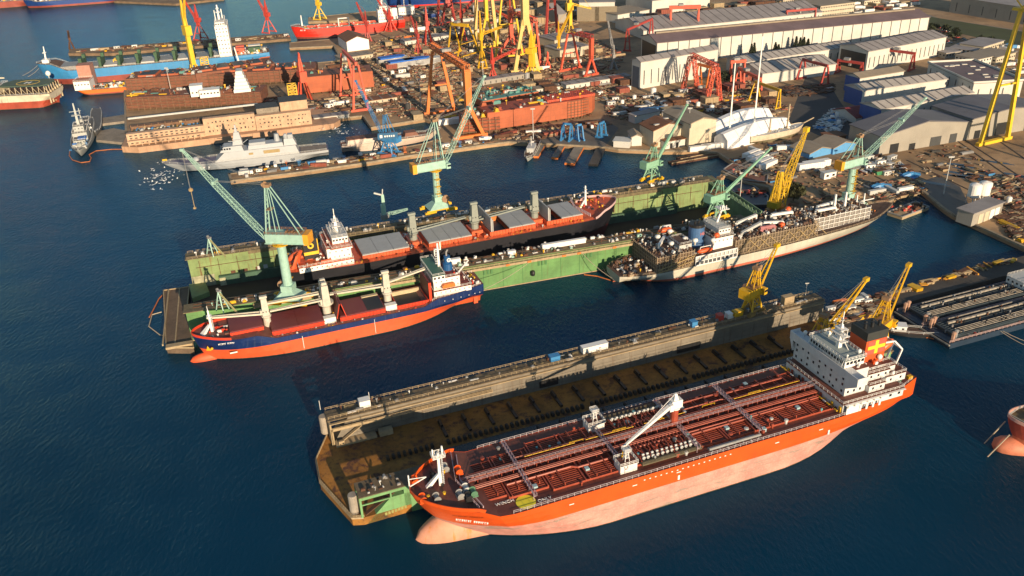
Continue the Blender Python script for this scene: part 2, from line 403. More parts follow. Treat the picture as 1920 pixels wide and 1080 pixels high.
def railing(m, pts, h=1.1, step=2.0, w=0.08, closed=False):
    pts = [Vector(p) for p in pts]
    if closed: pts = pts+[pts[0]]
    for a, b in zip(pts, pts[1:]):
        n = max(1, int((b-a).length/step))
        for i in range(n+1):
            p = a.lerp(b, i/n); m.beam(p, p+Vector((0,0,h)), w)
        for k in (0.5, 1.0): m.beam(a+Vector((0,0,h*k)), b+Vector((0,0,h*k)), w)
    return m
def deckhouse(name, parent, x0, x1, y0, y1, z0, z1, mat, windows=(), rail=True, top=None, railmat=None):
    """a tier of superstructure: body, roof edge, portholes / window strips on chosen faces"""
    b = MB(); b.box(x0, x1, y0, y1, z0, z1)
    o = b.build(name, mat, parent)
    if top:
        t = MB(); t.box(x0-0.25, x1+0.25, y0-0.25, y1+0.25, z1+0.002, z1+0.15); t.build('roof', top, o)
    if windows:
        wv = MB()
        for face, zc, size, gap in windows:
            wd, ht = size
            if face in 'sn':
                n = max(1, int((x1-x0-1)/gap)); y = y0 if face == 's' else y1; sg = -1 if face == 's' else 1
                for i in range(n):
                    x = x0+(x1-x0)*(i+0.5)/n; wv.box(x-wd/2, x+wd/2, min(y, y+sg*0.04), max(y, y+sg*0.04), z0+zc-ht/2, z0+zc+ht/2)
            else:
                n = max(1, int((y1-y0-1)/gap)); x = x0 if face == 'w' else x1; sg = -1 if face == 'w' else 1
                for i in range(n):
                    y = y0+(y1-y0)*(i+0.5)/n; wv.box(min(x, x+sg*0.04), max(x, x+sg*0.04), y-wd/2, y+wd/2, z0+zc-ht/2, z0+zc+ht/2)
        wv.build('windows', GLASS, o)
    if rail:
        r = MB(); railing(r, [(x0,y0,z1+.15),(x1,y0,z1+.15),(x1,y1,z1+.15),(x0,y1,z1+.15)], closed=True, w=0.09); r.build('railing', railmat or CLEANWHITE, o)
    return o

def name_marks(parent, n, h, mat, loc, rz, seed=1):
    """small painted name on a hull, too far to read: a row of short upright strokes"""
    r = random.Random(seed); m = MB(); x = 0
    for k in range(n):
        w_ = h*r.uniform(.35,.6)
        m.box(x,x+w_*.35,-.05,0,0,h); m.box(x+w_*.3501,x+w_,-.05,0,h*r.choice((.4,.78)),h)
        x += w_+h*.22+(h*.6 if k == n//2 else 0)
    o = m.build('ship_name', mat, parent); o.location = loc; o.rotation_euler = (0,0,rz); return o
# ================================================================ orange product tanker
def tanker():
    F = Frame(G(1146,914,15.5), 20.2)
    root = fthing('oil_tanker', 'orange and pink tanker with dark red piped deck, moored across the front of the photo', 'tanker ship', F)
    ORH = M('tanker_orange', (0.72,0.095,0.010), 0.45, var=0.2, scale=0.12, rust=0.10, streak=True, seam=.13, sw=9, sh=2.6, runs=.2, runcol=(.3,.06,.03))
    PINK = M('worn_antifouling', (0.68,0.30,0.245), 0.65, var=0.35, scale=0.16, rust=0.53, streak='h', rustcol=(0.27,0.21,0.17), seam=.08, sw=9, sh=2.4, runs=.12, runcol=(.35,.16,.08), fine=.25, dirt=(.62,.45,.38))
    OCH = M('bulb_rust', (0.66,0.31,0.20), 0.6, var=0.3, scale=0.16, rust=0.42, streak=True, rustcol=(0.50,0.19,0.03))
    DK = M('tanker_deck', (0.165,0.046,0.03), 0.6, var=0.45, scale=0.25, fine=0.35, dirt=(0.04,0.015,0.012))
    PIPE = M('deck_pipe', (0.38,0.075,0.04), 0.45, var=0.3, scale=0.4)
    PIPE2 = M('deck_pipe_dark', (0.33,0.065,0.035), 0.5, var=0.35, scale=0.4)
    RAILM = M('tanker_rail', (0.46,0.34,0.37), 0.5, var=0.15)
    yc = 18.0
    def sheer(t): return 15.5+3.2*sstep(0.13, 0.085, t)*1.0+0.9*sstep(0.10, 0.0, t)+0.8*sstep(0.9, 1.0, t)
    H = Hull(-59.5, 129, yc, 34.5, sheer, 9.0, rake=13, bowl=0.165, sternl=0.24, transom=0.55)
    m = H.hull(); m.build('hull', [ORH, PINK], root, smooth=False)
    H.deck(0.05).build('deck', DK, root)
    # bulbous bow
    b = MB(); nx = 18; na = 14; vs = []
    for i in range(nx+1):
        s_ = i/nx; x = -59.5+30*s_; r = 5.5*math.sqrt(max(0.0, 1-(1-min(1, s_*2.6))**2)); zc = .5+3*min(s_,.4)
        for k in range(na):
            a = 2*math.pi*k/na; vs.append((x, yc+r*(.72+.75*s_)*math.cos(a), zc+r*.95*(1+.8*min(s_,.4))*math.sin(a)))
    b.add(vs, [(i*na+k, i*na+(k+1)%na, (i+1)*na+(k+1)%na, (i+1)*na+k) for i in range(nx) for k in range(na)])
    b.build('bulbous_bow', OCH, root, smooth=True)
    H.bulwark(0.0, 0.10, 1.2).build('bulwark', ORH, root)
    H.rail(0.145, 0.985, h=1.2, step=2.2, w=0.10).build('railing', M('rail_pale',(.6,.52,.54),.5,var=.15), root)
    # draft marks and bollard marks on the side
    mk = MB()
    for x in list(range(12, 46, 2)):
        mk.box(x, x+0.55, H.yc-H.B/2-0.05, H.yc-H.B/2+0.02, 13.6, 13.95)
    for x in (-14, 8, 24, 62, 80): mk.box(x, x+1.6, H.yc-H.B/2-0.05, H.yc-H.B/2+0.02, 12.6, 12.9)
    for x in (24.6, 84): mk.box(x, x+0.7, H.yc-H.B/2-0.05, H.yc-H.B/2+0.02, 9.6, 11.4)
    mk.build('hull_marks', CLEANWHITE, root)
    zd = 15.5
    y0, y1 = yc-17.2, yc+17.2
    def in_deck(x):   # usable half breadth of the deck at x
        t = (x+59.5)/188.5; return H.hb(t, zd, zd)
    # longitudinal deck stiffeners: the striped look of the tank deck
    st = MB(); bays = [(-41,-31),(-30,-18),(-17,-6),(-4.5,6),(9,20),(21,31.5),(36,46),(47,57),(59,69),(70,80),(81,89)]
    for a, b_ in bays:
        for side in (-1, 1):
            y = 3.3
            while y < (12.0 if a > -18 else (8.4 if a < -35 else 10.0)):
                if y < min(in_deck(a), in_deck(b_))-2.0:
                    st.box(a+0.5, b_-0.5, yc+side*y-0.16, yc+side*y+0.16, zd, zd+0.62)
                y += 0.92
    st.build('deck_stiffeners', PIPE2, root)
    tr = MB()
    for a, b_ in bays:
        for x in (a, b_):
            h = min(in_deck(x)-1.6, 12.6 if x > -18 else (8.9 if x < -35 else 10.4))
            tr.box(x-0.22, x+0.22, yc-h, yc-2.6, zd, zd+1.0); tr.box(x-0.22, x+0.22, yc+2.6, yc+h, zd, zd+1.0)
    for x0_, x1_ in ((-36, 89),):
        for yy in (-12.4, 12.4):
            xa = -17
            tr.box(-31, -18, yc+yy*.84-0.15, yc+yy*.84+0.15, zd, zd+0.75); tr.box(-41, -31, yc+yy*.71-0.15, yc+yy*.71+0.15, zd, zd+0.75)
            tr.box(xa, x1_, yc+yy-0.15, yc+yy+0.15, zd, zd+0.75)
    tr.build('deck_girders', PIPE, root)
    # centre pipe rack with catwalk
    pr = MB()
    for k, yy in enumerate((-3.4, -2.7, -2.0, 2.0, 2.7, 3.5)):
        pr.tube((-42, yc+yy, zd+1.6), (91, yc+yy, zd+1.6), 0.26 if k % 2 else 0.2, 6)
    for x in range(-40, 91, 6): pr.box(x-0.15, x+0.15, yc-3.8, yc+3.9, zd, zd+1.3)
    pr.build('pipe_rack', PIPE, root)
    cw = MB(); cw.box(-43, 92, yc-0.8, yc+0.5, zd+2.35, zd+2.5)
    for x in range(-42, 92, 4): cw.box(x-0.1, x+0.1, yc-1.0, yc+0.6, zd, zd+2.35)
    for s_ in range(1): pass
    cwo = cw.build('catwalk', PIPE2, root)
    cr = MB(); railing(cr, [(-43,yc-1.1,zd+2.5),(92,yc-1.1,zd+2.5)], w=0.09, step=2.0); railing(cr, [(-43,yc+0.7,zd+2.5),(92,yc+0.7,zd+2.5)], w=0.09, step=2.0)
    for x in (-41.5, -23.5, 7.5, 32.5, 58, 90):
        pass
    cr.build('catwalk_railing', RAILM, cwo)
    # crosswalks over the deck pipes
    for x in (-24, 7.3, 33.8, 57.9):
        c = MB(); h = in_deck(x)-3
        c.box(x-0.35, x+0.35, yc-h, yc+h, zd+1.75, zd+1.9)
        for q in range(int(-h), int(h), 4): c.box(x-0.45, x-0.3, yc+q, yc+q+0.2, zd, zd+1.75)
        railing(c, [(x-0.5,yc-h,zd+1.9),(x-0.5,yc+h,zd+1.9)], w=0.12, step=1.7); railing(c, [(x+0.5,yc-h,zd+1.9),(x+0.5,yc+h,zd+1.9)], w=0.12, step=1.7)
        c.build('crosswalk', RAILM, root)
    # long cargo lines on either side of the rack, with bends
    lp = MB(); rr = random.Random(3)
    def run(pts, r=0.3):
        for a, b_ in zip(pts, pts[1:]): lp.tube(a, b_, r, 6)
    z = zd+1.25
    run([(-30,yc-5.2,z),(-8,yc-5.2,z),(-6,yc-6.4,z),(6,yc-6.4,z),(8,yc-5.0,z),(88,yc-5.0,z)], 0.36)
    run([(-24,yc+6.0,z),(20,yc+6.0,z),(22,yc+7,z),(56,yc+7,z),(58,yc+6,z),(88,yc+6,z)], 0.34)
    run([(36,yc-6.3,z),(57,yc-6.3,z),(60,yc-5.9,z),(88,yc-5.9,z)], 0.3)
    run([(60,yc+9.5,z),(84,yc+9.5,z),(84,yc+14,z)], 0.42); run([(30,yc+10.5,z),(58,yc+10.5,z)], 0.35)
    for x in (-34,-27,-20,-13,-2,3,14,26,40,51,63,74,84):
        for side in (-1, 1):
            h = min(in_deck(x)-2.5, 12.0 if x > -18 else 8); run([(x,yc+side*4.8,z+.3),(x,yc+side*h,z+.3),(x,yc+side*h,zd)], 0.2)
    # manifold branches, bending towards the rail
    for i in range(16):
        x = 14+i*1.35
        for side in (-1, 1):
            y2 = 11.2+rr.uniform(-.4,.4); xm = x+rr.uniform(-1.6,1.6)
            run([(x,yc+side*3.5,z+.4),(x,yc+side*rr.uniform(6,8),z+.4),(xm,yc+side*9.5,z+.4),(xm,yc+side*y2,z+.4)], 0.2)
    lp.build('cargo_pipes', PIPE, root)
    yl = MB()
    for a, b_ in ((-20,-2),(2,20),(24,40),(60,88)):
        yl.tube((a,yc+4.6,zd+1.9),(b_,yc+4.6,zd+1.9),0.13,5)
    for x in (-4, 12, 26, 47, 66):
        yl.beam((x,yc+4.6,zd+2.6),(x+5,yc+4.6,zd+2.6),0.25); yl.beam((x,yc+4.6,zd+1.9),(x,yc+4.6,zd+2.6),0.2); yl.beam((x+5,yc+4.6,zd+1.9),(x+5,yc+4.6,zd+2.6),0.2)
    yl.build('yellow_pipe', YEL, root)
    # manifold drip trays and valve flanges
    for side in (-1, 1):
        dt = MB(); ya, yb = sorted((yc+side*11.8, yc+side*13.6)); dt.box(13.5, 35.5, ya, yb, zd+0.6, zd+1.1)
        railing(dt, [(13.5,yc+side*13.7,zd+1.1),(35.5,yc+side*13.7,zd+1.1)], w=0.14, step=2.4, h=0.9)
        t_ = dt.build('drip_tray', M('tray_olive', (0.12,0.10,0.06), 0.7), root)
        fl = MB()
        for i in range(12):
            x = 15+i*1.75+rr.uniform(-.2,.2); fl.tube((x,yc+side*11.0,zd+1.7),(x,yc+side*11.5,zd+1.7),0.6,10)
            fl.tube((x,yc+side*10.6,zd+1.7),(x,yc+side*10.6,zd+2.6),0.12,5); fl.tube((x-.4,yc+side*10.6,zd+2.6),(x+.4,yc+side*10.6,zd+2.6),0.35,8)
        fl.build('valve_flanges', GREYW, t_)
    # vents, hatches, small deck gear
    for k in range(46):
        x = rr.uniform(-38, 88); s_ = rr.choice((-1,1)); y = yc+s_*rr.uniform(5, 14)
        if abs(y-yc) > in_deck(x)-2.5 or (5 < x < 12) or (x < -17 and y-yc < -8.5): continue
        v = MB(); r_ = rr.uniform(0.25, 0.6); hh = rr.uniform(0.9, 1.9)
        v.lathe((x,y,zd), [(r_,0),(r_,hh*0.7),(r_*1.5,hh*0.72),(r_*1.4,hh),(0.05,hh+0.1)], 8)
        v.build('deck_vent', rr.choice((PIPE, STEEL, GREYW, RUSTY, PIPE, M('teal_vent',(0.15,0.4,0.42)))), root)
    for x, y in ((49,-7.5),(-3.5,-7.8),(78,-7.5),(20,9),(60,-13),(70,12),(-22,-9)):
        v = MB(); v.box(x-.7,x+.7,yc+y-.7,yc+y+.7,zd,zd+1.3); v.build('deck_locker', M('pale_blue_box',(0.35,0.50,0.55),0.5), root)
    hs = MB()
    hs.tube((37,yc-15.4,zd+1.1),(57,yc-15.4,zd+1.1),0.5,8); hs.tube((37,yc-14.6,zd+1.0),(55,yc-14.6,zd+1.0),0.3,8)
    for x in range(38,57,3): hs.box(x-.2,x+.2,yc-16,yc-14.2,zd,zd+.6)
    hs.build('cargo_hose_rack', STEEL, root)
    # two white deck houses with small lattice masts
    for yy in (-11.6, 11.6):
        d = MB(); d.box(5.4, 11.4, yc+yy-2.2, yc+yy+2.2, zd, zd+3.0); d.box(5.1,11.7,yc+yy-2.5,yc+yy+2.5,zd+3.002,zd+3.2)
        dh = d.build('deck_house', [WHITE], root)
        r_ = MB(); r_.box(5.3,11.5,yc+yy-2.3,yc+yy+2.3,zd+3.203,zd+3.25); r_.build('roof', DK, dh)
        q = MB(); railing(q, [(5.2,yc+yy-2.4,zd+3.2),(11.6,yc+yy-2.4,zd+3.2),(11.6,yc+yy+2.4,zd+3.2),(5.2,yc+yy+2.4,zd+3.2)], closed=True, w=0.12, step=1.5)
        q.build('railing', CLEANWHITE, dh)
        q = MB(); cx, cy = 8.5, yc+yy
        for sx in (-1,1):
            for sy in (-1,1): q.beam((cx+sx*.8,cy+sy*.8,zd+3.2),(cx+sx*.35,cy+sy*.35,zd+7.2),0.2)
        for zz in (4.4,5.6,6.8): 
            w_ = 0.8-0.45*(zz-3.2)/4; q.box(cx-w_,cx+w_,cy-w_,cy+w_,zd+zz,zd+zz+.14)
        q.box(cx-1.2,cx+1.2,cy-1.2,cy+1.2,zd+7.2,zd+7.35); railing(q,[(cx-1.2,cy-1.2,zd+7.35),(cx+1.2,cy-1.2,zd+7.35),(cx+1.2,cy+1.2,zd+7.35),(cx-1.2,cy+1.2,zd+7.35)],closed=True,w=.12,step=1.2,h=.9)
        q.build('signal_mast', CLEANWHITE, dh)
    # hose handling crane
    c = MB(); cx, cy = 33.5, yc+1.0
    c.lathe((cx,cy,zd), [(1.5,0),(1.5,2.6),(1.35,2.7),(1.35,8.2)], 12); ped = c.build('crane_pedestal', PIPE, root)
    c = MB(); c.lathe((cx,cy,zd+8.2), [(1.9,0),(1.9,.5)], 12); c.box(cx-1.8,cx+2.2,cy-1.3,cy+1.3,zd+8.7,zd+11.6)
    c.box(cx-3.2,cx-1.8,cy-2.4,cy-1.0,zd+8.7,zd+11.2); c.taper((cx,cy,zd+11.4),(cx,cy,zd+14),1.8,1.8,.8,.8)
    c.build('crane_house', CLEANWHITE, root)
    tip = F.L(1168, 838, zd+7.0); 
    c = MB(); a = Vector((cx,cy,zd+10.6)); c.taper(a, tip, 1.4, 1.5, 0.6, 0.6)
    for q in range(8): p_ = a.lerp(tip, q/8); c.beam(p_+Vector((0,-.8,.7)), p_+Vector((0,.8,.7)), .12)
    c.beam(Vector((cx,cy,zd+14)), a.lerp(tip,.55)+Vector((0,0,.9)), .18)
    c.build('crane_jib', CLEANWHITE, root)
    c = MB(); c.beam(tip, tip-Vector((0,0,3.5)), 0.2); c.obox(tip-Vector((0,0,4.0)), (1,1,1.4)); c.build('crane_hook', YEL, root)
    # helicopter winching marking and lettering on the near side deck
    c = MB(); ctr = F.L(986, 941, zd); c.lathe((ctr.x,ctr.y,zd+0.01), [(3.1,0),(3.1,0.03)], 32); c.build('winch_marking', M('marking_yellow',(0.85,0.72,0.04),0.6,var=.1), root)
    for tx, p in (('WINCH', (941,944)), ('ONLY', (1020,941))):
        q = F.L(p[0], p[1], zd); lettering('deck_lettering', tx, 1.75, CLEANWHITE, root, (q.x+(.9 if tx == 'WINCH' else .6), q.y-(.7 if tx == 'WINCH' else -.2), zd+.22), (0,0,0))
    name_marks(root, 15, .9, CLEANWHITE, (-49.2,5.0,15.6), R(-33))
    # forecastle: foremast, winches, windlass, ladder rail, breakwater
    zf = 18.9
    fm = F.L(824, 905, zf); fx, fy = fm.x, yc+0.6
    c = MB(); c.taper((fx,fy,zf),(fx,fy,zf+12.5),1.1,1.1,.7,.7); c.taper((fx-4.2,fy+.2,zf),(fx,fy,zf+4.6),1.3,1.3,.8,.8)
    c.box(fx-2.0,fx+2.0,fy-1.4,fy+1.4,zf+11.2,zf+11.4); railing(c,[(fx-2,fy-1.4,zf+11.4),(fx+2,fy-1.4,zf+11.4),(fx+2,fy+1.4,zf+11.4),(fx-2,fy+1.4,zf+11.4)],closed=True,w=.14,step=1.2)
    c.beam((fx-1.6,fy,zf+11.5),(fx-1.6,fy,zf+14.2),.4); c.beam((fx+1.4,fy,zf+11.5),(fx+1.4,fy,zf+14.6),.5)
    for k in range(16): c.box(fx+.8,fx+1.3,fy-.5,fy+.5,zf+.5+k*.68,zf+.62+k*.68)
    c.build('foremast', CLEANWHITE, root)
    c = MB(); p = Vector((fx-9.5,fy+1.2,zf)); c.beam(p,p+Vector((0,0,6)),.35); c.beam(p+Vector((0,0,1.5)),p+Vector((5.5,0,3.6)),.3); c.beam(p+Vector((0,0,4.4)),p+Vector((5.5,0,3.6)),.2); c.build('davit', CLEANWHITE, root)
    for dx, dy, mt in ((-7,-4,ORH),(-3,-5.5,STEEL),(-7,5,ORH),(4,-7,STEEL),(6,-9,BLACK),(3.5,7,STEEL),(7,4,ORH),(-1,3.5,BLACK),(6.5,-5,GREYW),(8,-7.5,M('winch_green',(.08,.2,.12)))):
        w_ = MB(); x, y = fx+dx, yc+dy; w_.tube((x,y-1.2,zf+.9),(x,y+1.2,zf+.9),.8,10); w_.tube((x,y-1.3,zf+.9),(x,y-1.1,zf+.9),1.15,12); w_.tube((x,y+1.1,zf+.9),(x,y+1.3,zf+.9),1.15,12)
        w_.box(x-1.2,x+1.2,y-1.4,y+1.4,zf-.3,zf+.25); w_.build('mooring_winch', mt, root)
    for k in range(16):
        a = rr.uniform(0,6.28); x, y = fx+rr.uniform(-11,8), yc+rr.uniform(-8,8)
        if abs(y-yc) > H.hb((x+59.5)/188.5, 18, 18)-2: continue
        w_ = MB(); w_.lathe((x,y,zf-.2),[(.4,0),(.35,.9),(.55,1.0),(.5,1.2)],8); w_.build('bollard', rr.choice((BLACK,ORH,RUSTY,YEL)), root)
    c = MB(); yy0, yy1 = yc-13.2, yc+13.2; c.beam((-40.5,yy0,zf-1.6),(-43.5,yc,zf-.6),.3,2.4); c.beam((-43.5,yc,zf-.6),(-40.5,yy1,zf-1.6),.3,2.4)
    railing(c,[(-42.0,yy0-1,zf-.6),(-45.0,yc,zf+.2),(-42.0,yy1+1,zf-.6)],w=.15,step=1.5,h=1.3); c.build('breakwater', RAILM, root)
    # ---------------- accommodation
    WH = M('tanker_white', (0.66,0.67,0.67), 0.45, var=0.15, scale=0.3, rust=0.08, streak=True, seam=.07, sw=5, sh=2.8, runs=.14)
    DKT = M('house_deck', (0.17,0.055,0.035), 0.7, var=0.3)
    zb = 15.6
    ph = deckhouse('poop_house', root, 90.5, 117, yc-15.5, yc+15.5, zb, zb+3.3, WH, windows=(('s',1.8,(1.1,1.3),3.5),), top=DKT)
    b = MB(); b.box(94,103,yc-11.6,yc+16.4,zb+3.46,29.0); b.box(103.01,112,yc-9,yc+13,zb+3.46,26.2); blk = b.build('accommodation_block', WH, root)
    t = MB(); t.box(103.3,112,yc-9,yc+13,26.203,26.3); t.box(97.5,103.2,yc-11.5,yc+16.2,29.003,29.1); t.build('upper_deck', DKT, blk)
    # bridge wings, full beam
    b = MB(); b.box(93,97.4,yc-17.6,yc+18.4,26.8,28.99)
    b.add([(93.02,yc-17.6,26.8),(93.02,yc-11.6,26.8),(93.02,yc-11.6,22.5),(96,yc-17.6,26.8),(96,yc-11.6,26.8),(96,yc-11.6,22.5)],[(0,1,2),(5,4,3),(0,2,5,3)])
    b.add([(93.02,yc+18.2,26.8),(93.02,yc+16.4,26.8),(93.02,yc+16.4,22.5),(96,yc+18.2,26.8),(96,yc+16.4,26.8),(96,yc+16.4,22.5)],[(2,1,0),(3,4,5),(0,3,5,2)])
    bw = b.build('bridge_wing', WH, root)
    r_ = MB(); r_.box(92.9,93.2,yc-17.6,yc+18.4,28.99,30.1); r_.box(93,97.4,yc-17.75,yc-17.5,28.99,30.1); r_.box(93,97.4,yc+18.3,yc+18.5,28.99,30.1); r_.build('parapet', WH, bw)
    w_ = MB()
    for i, z in enumerate((20.6,23.3,25.6)):
        for k in range(9):
            if (k*3+i*2) % 4 == 3: continue
            y = yc-10+k*3.1; w_.box(93.95,94.0,y-.42,y+.42,z-.5,z+.5)
    w_.box(93.95,94.0,yc-6.2,yc-5.2,18.2+1.4,18.2+2.2)
    for i, z in enumerate((20.6,23.3,25.6)):
        for k in range(3): x = 95.5+k*2.6; w_.box(x-.4,x+.4,yc-11.66,yc-11.6,z-.5,z+.5)
        for k in range(3): x = 104.5+k*2.4; w_.box(x-.4,x+.4,yc-9.06,yc-9,z-.5,z+.5)
    w_.build('portholes', GLASS, blk)
    wh = MB(); wh.box(94.4,102.8,yc-9.2,yc+9.4,29.11,32.0); who = wh.build('wheelhouse', CLEANWHITE, root)
    w_ = MB(); 
    for k in range(13): y = yc-8.6+k*1.37; w_.box(94.34,94.4,y-.05,y+1.05,30.3,31.4)
    for k in range(5): x = 95+k*1.6; w_.box(x,x+1.2,yc-9.26,yc-9.2,30.3,31.4)
    w_.build('bridge_windows', GLASS, who)
    r_ = MB(); r_.box(94.0,103.2,yc-9.6,yc+9.8,32.003,32.2); r_.build('roof', M('wheelhouse_roof',(0.30,0.36,0.36),0.7,var=.2), who)
    r_ = MB(); railing(r_,[(94.1,yc-9.5,32.2),(103.1,yc-9.5,32.2),(103.1,yc+9.7,32.2),(94.1,yc+9.7,32.2)],closed=True,w=.12,step=1.5); 
    for k in range(12): y = yc-8.8+k*1.6; r_.beam((93.4,y,30.1),(94.1,y,32.6),.14)
    r_.build('railing', CLEANWHITE, who)
    # radar mast
    mx, my = 98.6, yc-.6
    c = MB(); c.taper((mx,my,32.2),(mx,my,41.5),1.6,1.6,.8,.8)
    for z, w2 in ((35.2,2.6),(37.6,3.2),(39.8,2.0)): c.box(mx-1.4,mx+1.4,my-w2,my+w2,z,z+.2)
    c.beam((mx-.4,my-2.4,38.5),(mx-.4,my+2.4,38.5),.35,.45); c.beam((mx,my-1.8,36.3),(mx,my+1.8,36.3),.3,.4)
    c.beam((mx,my,41.5),(mx,my,46.5),.3); c.beam((mx-.8,my-1.6,44),(mx-.8,my+1.6,44),.2)
    for sy in (-1,1): c.beam((mx+1.6,my+sy*3.2,32.2),(mx,my,37.5),.22); c.beam((mx,my+sy*3,37.8),(mx,my+sy*3,40.8),.2)
    c.build('radar_mast', CLEANWHITE, root)
    for x, y, z, rr_ in ((101.5,yc-7.6,32.2,.8),(100,yc+6.4,32.2,.9),(96,yc-8,32.2,.45),(109,yc-1.5,26.3,1.1),(112.5,yc-6.5,26.3,1.0),(96.4,yc+14.4,29.1,.8),(99.5,yc-13.5+3,29.1,.5)):
        c = MB(); c.lathe((x,y,z),[(.25,0),(.25,.7),(rr_*.8,.9),(rr_,.9+rr_*.7),(rr_*.7,.9+rr_*1.35),(0.05,.9+rr_*1.65)],10); c.build('radome', CLEANWHITE, root, smooth=True)
    # funnel with a yellow cross on red band
    FO = M('funnel_orange', (0.62,0.09,0.02), 0.5, var=.15)
    c = MB(); c.box(106.2,115.2,yc-5.6,yc+2.6,19,35.0); fn = c.build('funnel', FO, root)
    c = MB(); c.box(106.1,115.3,yc-5.7,yc+2.7,35.003,38.4); fb = c.build('funnel_top', M('funnel_black',(.035,.038,.035),.6), fn)
    c = MB()
    for k in range(5): x = 107.6+k*1.55; c.tube((x,yc-1.6+((k%2)*1.6-.8),38.4),(x,yc-1.6+((k%2)*1.6-.8),40.4),.55,8)
    c.build('exhaust_pipe', BLACK, fn)
    c = MB(); c.box(107.2,114.8,yc-5.66,yc-5.61,29.2,34.6); em = c.build('funnel_emblem', M('emblem_red',(.60,.10,.07),.5,var=.1), fn)
    c = MB(); c.box(110.3,111.7,yc-5.72,yc-5.67,29.2,34.6); c.box(107.2,110.29,yc-5.72,yc-5.67,31.2,32.6); c.box(111.71,114.8,yc-5.72,yc-5.67,31.2,32.6); c.build('emblem_cross', M('emblem_yellow',(.85,.55,.03),.5,var=.05), em)
    c = MB(); c.beam((99,yc-10.6,29.2),(106.2,yc-5,29.6),.7,.5); c.build('stay_beam', CLEANWHITE, root)
    # side tiers stepping down on the near side
    for x0_, x1_, ya, yb, za, zt in ((103.1,110,yc-13.4,yc-9.3,19.1,22.0),(104,113.5,yc-11,yc-9.3,22.2,25.0),(112.2,121,yc-11.5,yc+9,19.1,22.2),(112.2,118,yc-9,yc-5.9,22.4,24.6)):
        deckhouse('deck_tier', root, x0_, x1_, ya, yb, za, zt, WH, windows=(('s',1.5,(.8,.9),2.6),), top=DKT)
    c = MB()
    for k in range(6):
        x = 91+k*2.8
        c.box(x,x+.8,yc-16.95,yc-16.6,zb,zb+3.2)
    c.box(91,108,yc-16.95,yc-16.6,zb+2.5,zb+3.2); c.box(91,96.4,yc-16.94,yc-16.62,zb,zb+2.49); c.box(91,117,yc-16.6,yc-15.5,zb+3.2,zb+3.35)
    c.build('side_screen', CLEANWHITE, root)
    # lifeboat and davit at the stern
    c = MB(); c.lathe((0,0,0),[(.1,-4),(1.2,-3),(1.6,-1),(1.6,1.5),(1.0,3.2),(.1,4)],10)
    lb = c.build('lifeboat', M('lifeboat_orange',(.72,.13,.03),.4,var=.1), root, smooth=True); lb.rotation_euler = (0, R(62), 0); lb.location = (120.5, yc-.4, 27)
    c = MB()
    for yy in (-2.6, 2.0):
        for a, b_ in (((113,25),(117,30.5)),((117,30.5),(122,30)),((122,30),(126.4,25.5)),((126.4,25.5),(124.8,20)),((124.8,20),(124.5,16.5))):
            c.beam((a[0],yc-.4+yy,a[1]),(b_[0],yc-.4+yy,b_[1]),.55)
    c.beam((126.4,yc-3,25.5),(126.4,yc+1.6,25.5),.4); c.build('lifeboat_davit', CLEANWHITE, root)
    for k in range(34):
        x, y = rr.uniform(113,128), yc+rr.uniform(-12,12)
        if abs(y-yc) > H.hb((x+59.5)/188.5,15.5,15.5)-1.5: continue
        w_ = MB(); s_ = rr.uniform(.4,1.1); w_.box(x-s_,x+s_,y-s_*.7,y+s_*.7,15.6,16.2+rr.uniform(0.3,1.6)); w_.tube((x,y-s_,16.4),(x,y+s_,16.4),.55,8)
        w_.build('stern_winch', rr.choice((YEL,STEEL,RUSTY,GREYW,M('winch_green',(.08,.2,.12)))), root)
    for k in range(26):   # clutter on top of the house decks
        x, y = rr.uniform(104,116), yc+rr.uniform(-12,12); z = 26.3 if (x < 111.5 and -8.5 < y-yc < 12.5) else 22.4
        w_ = MB(); s_ = rr.uniform(.3,.8); w_.box(x-s_,x+s_,y-s_*.6,y+s_*.6,z,z+rr.uniform(.6,1.8)); w_.build('deck_box', rr.choice((CLEANWHITE,GREYW,ORH,CLEANWHITE)), root)
    for k in range(16):   # clutter in front of the house
        y = yc-15+k*2; w_ = MB(); w_.box(91.5-1.5,91.3-1.5+.6,y,y+.9,zd,zd+rr.uniform(.8,2.2)); w_.tube((88.7,y,zd+1.2),(88.7,y+1.4,zd+1.2),.3,6); w_.build('deck_fitting', rr.choice((YEL,PIPE,GREYW,RUSTY)), root)
    return root
tanker()

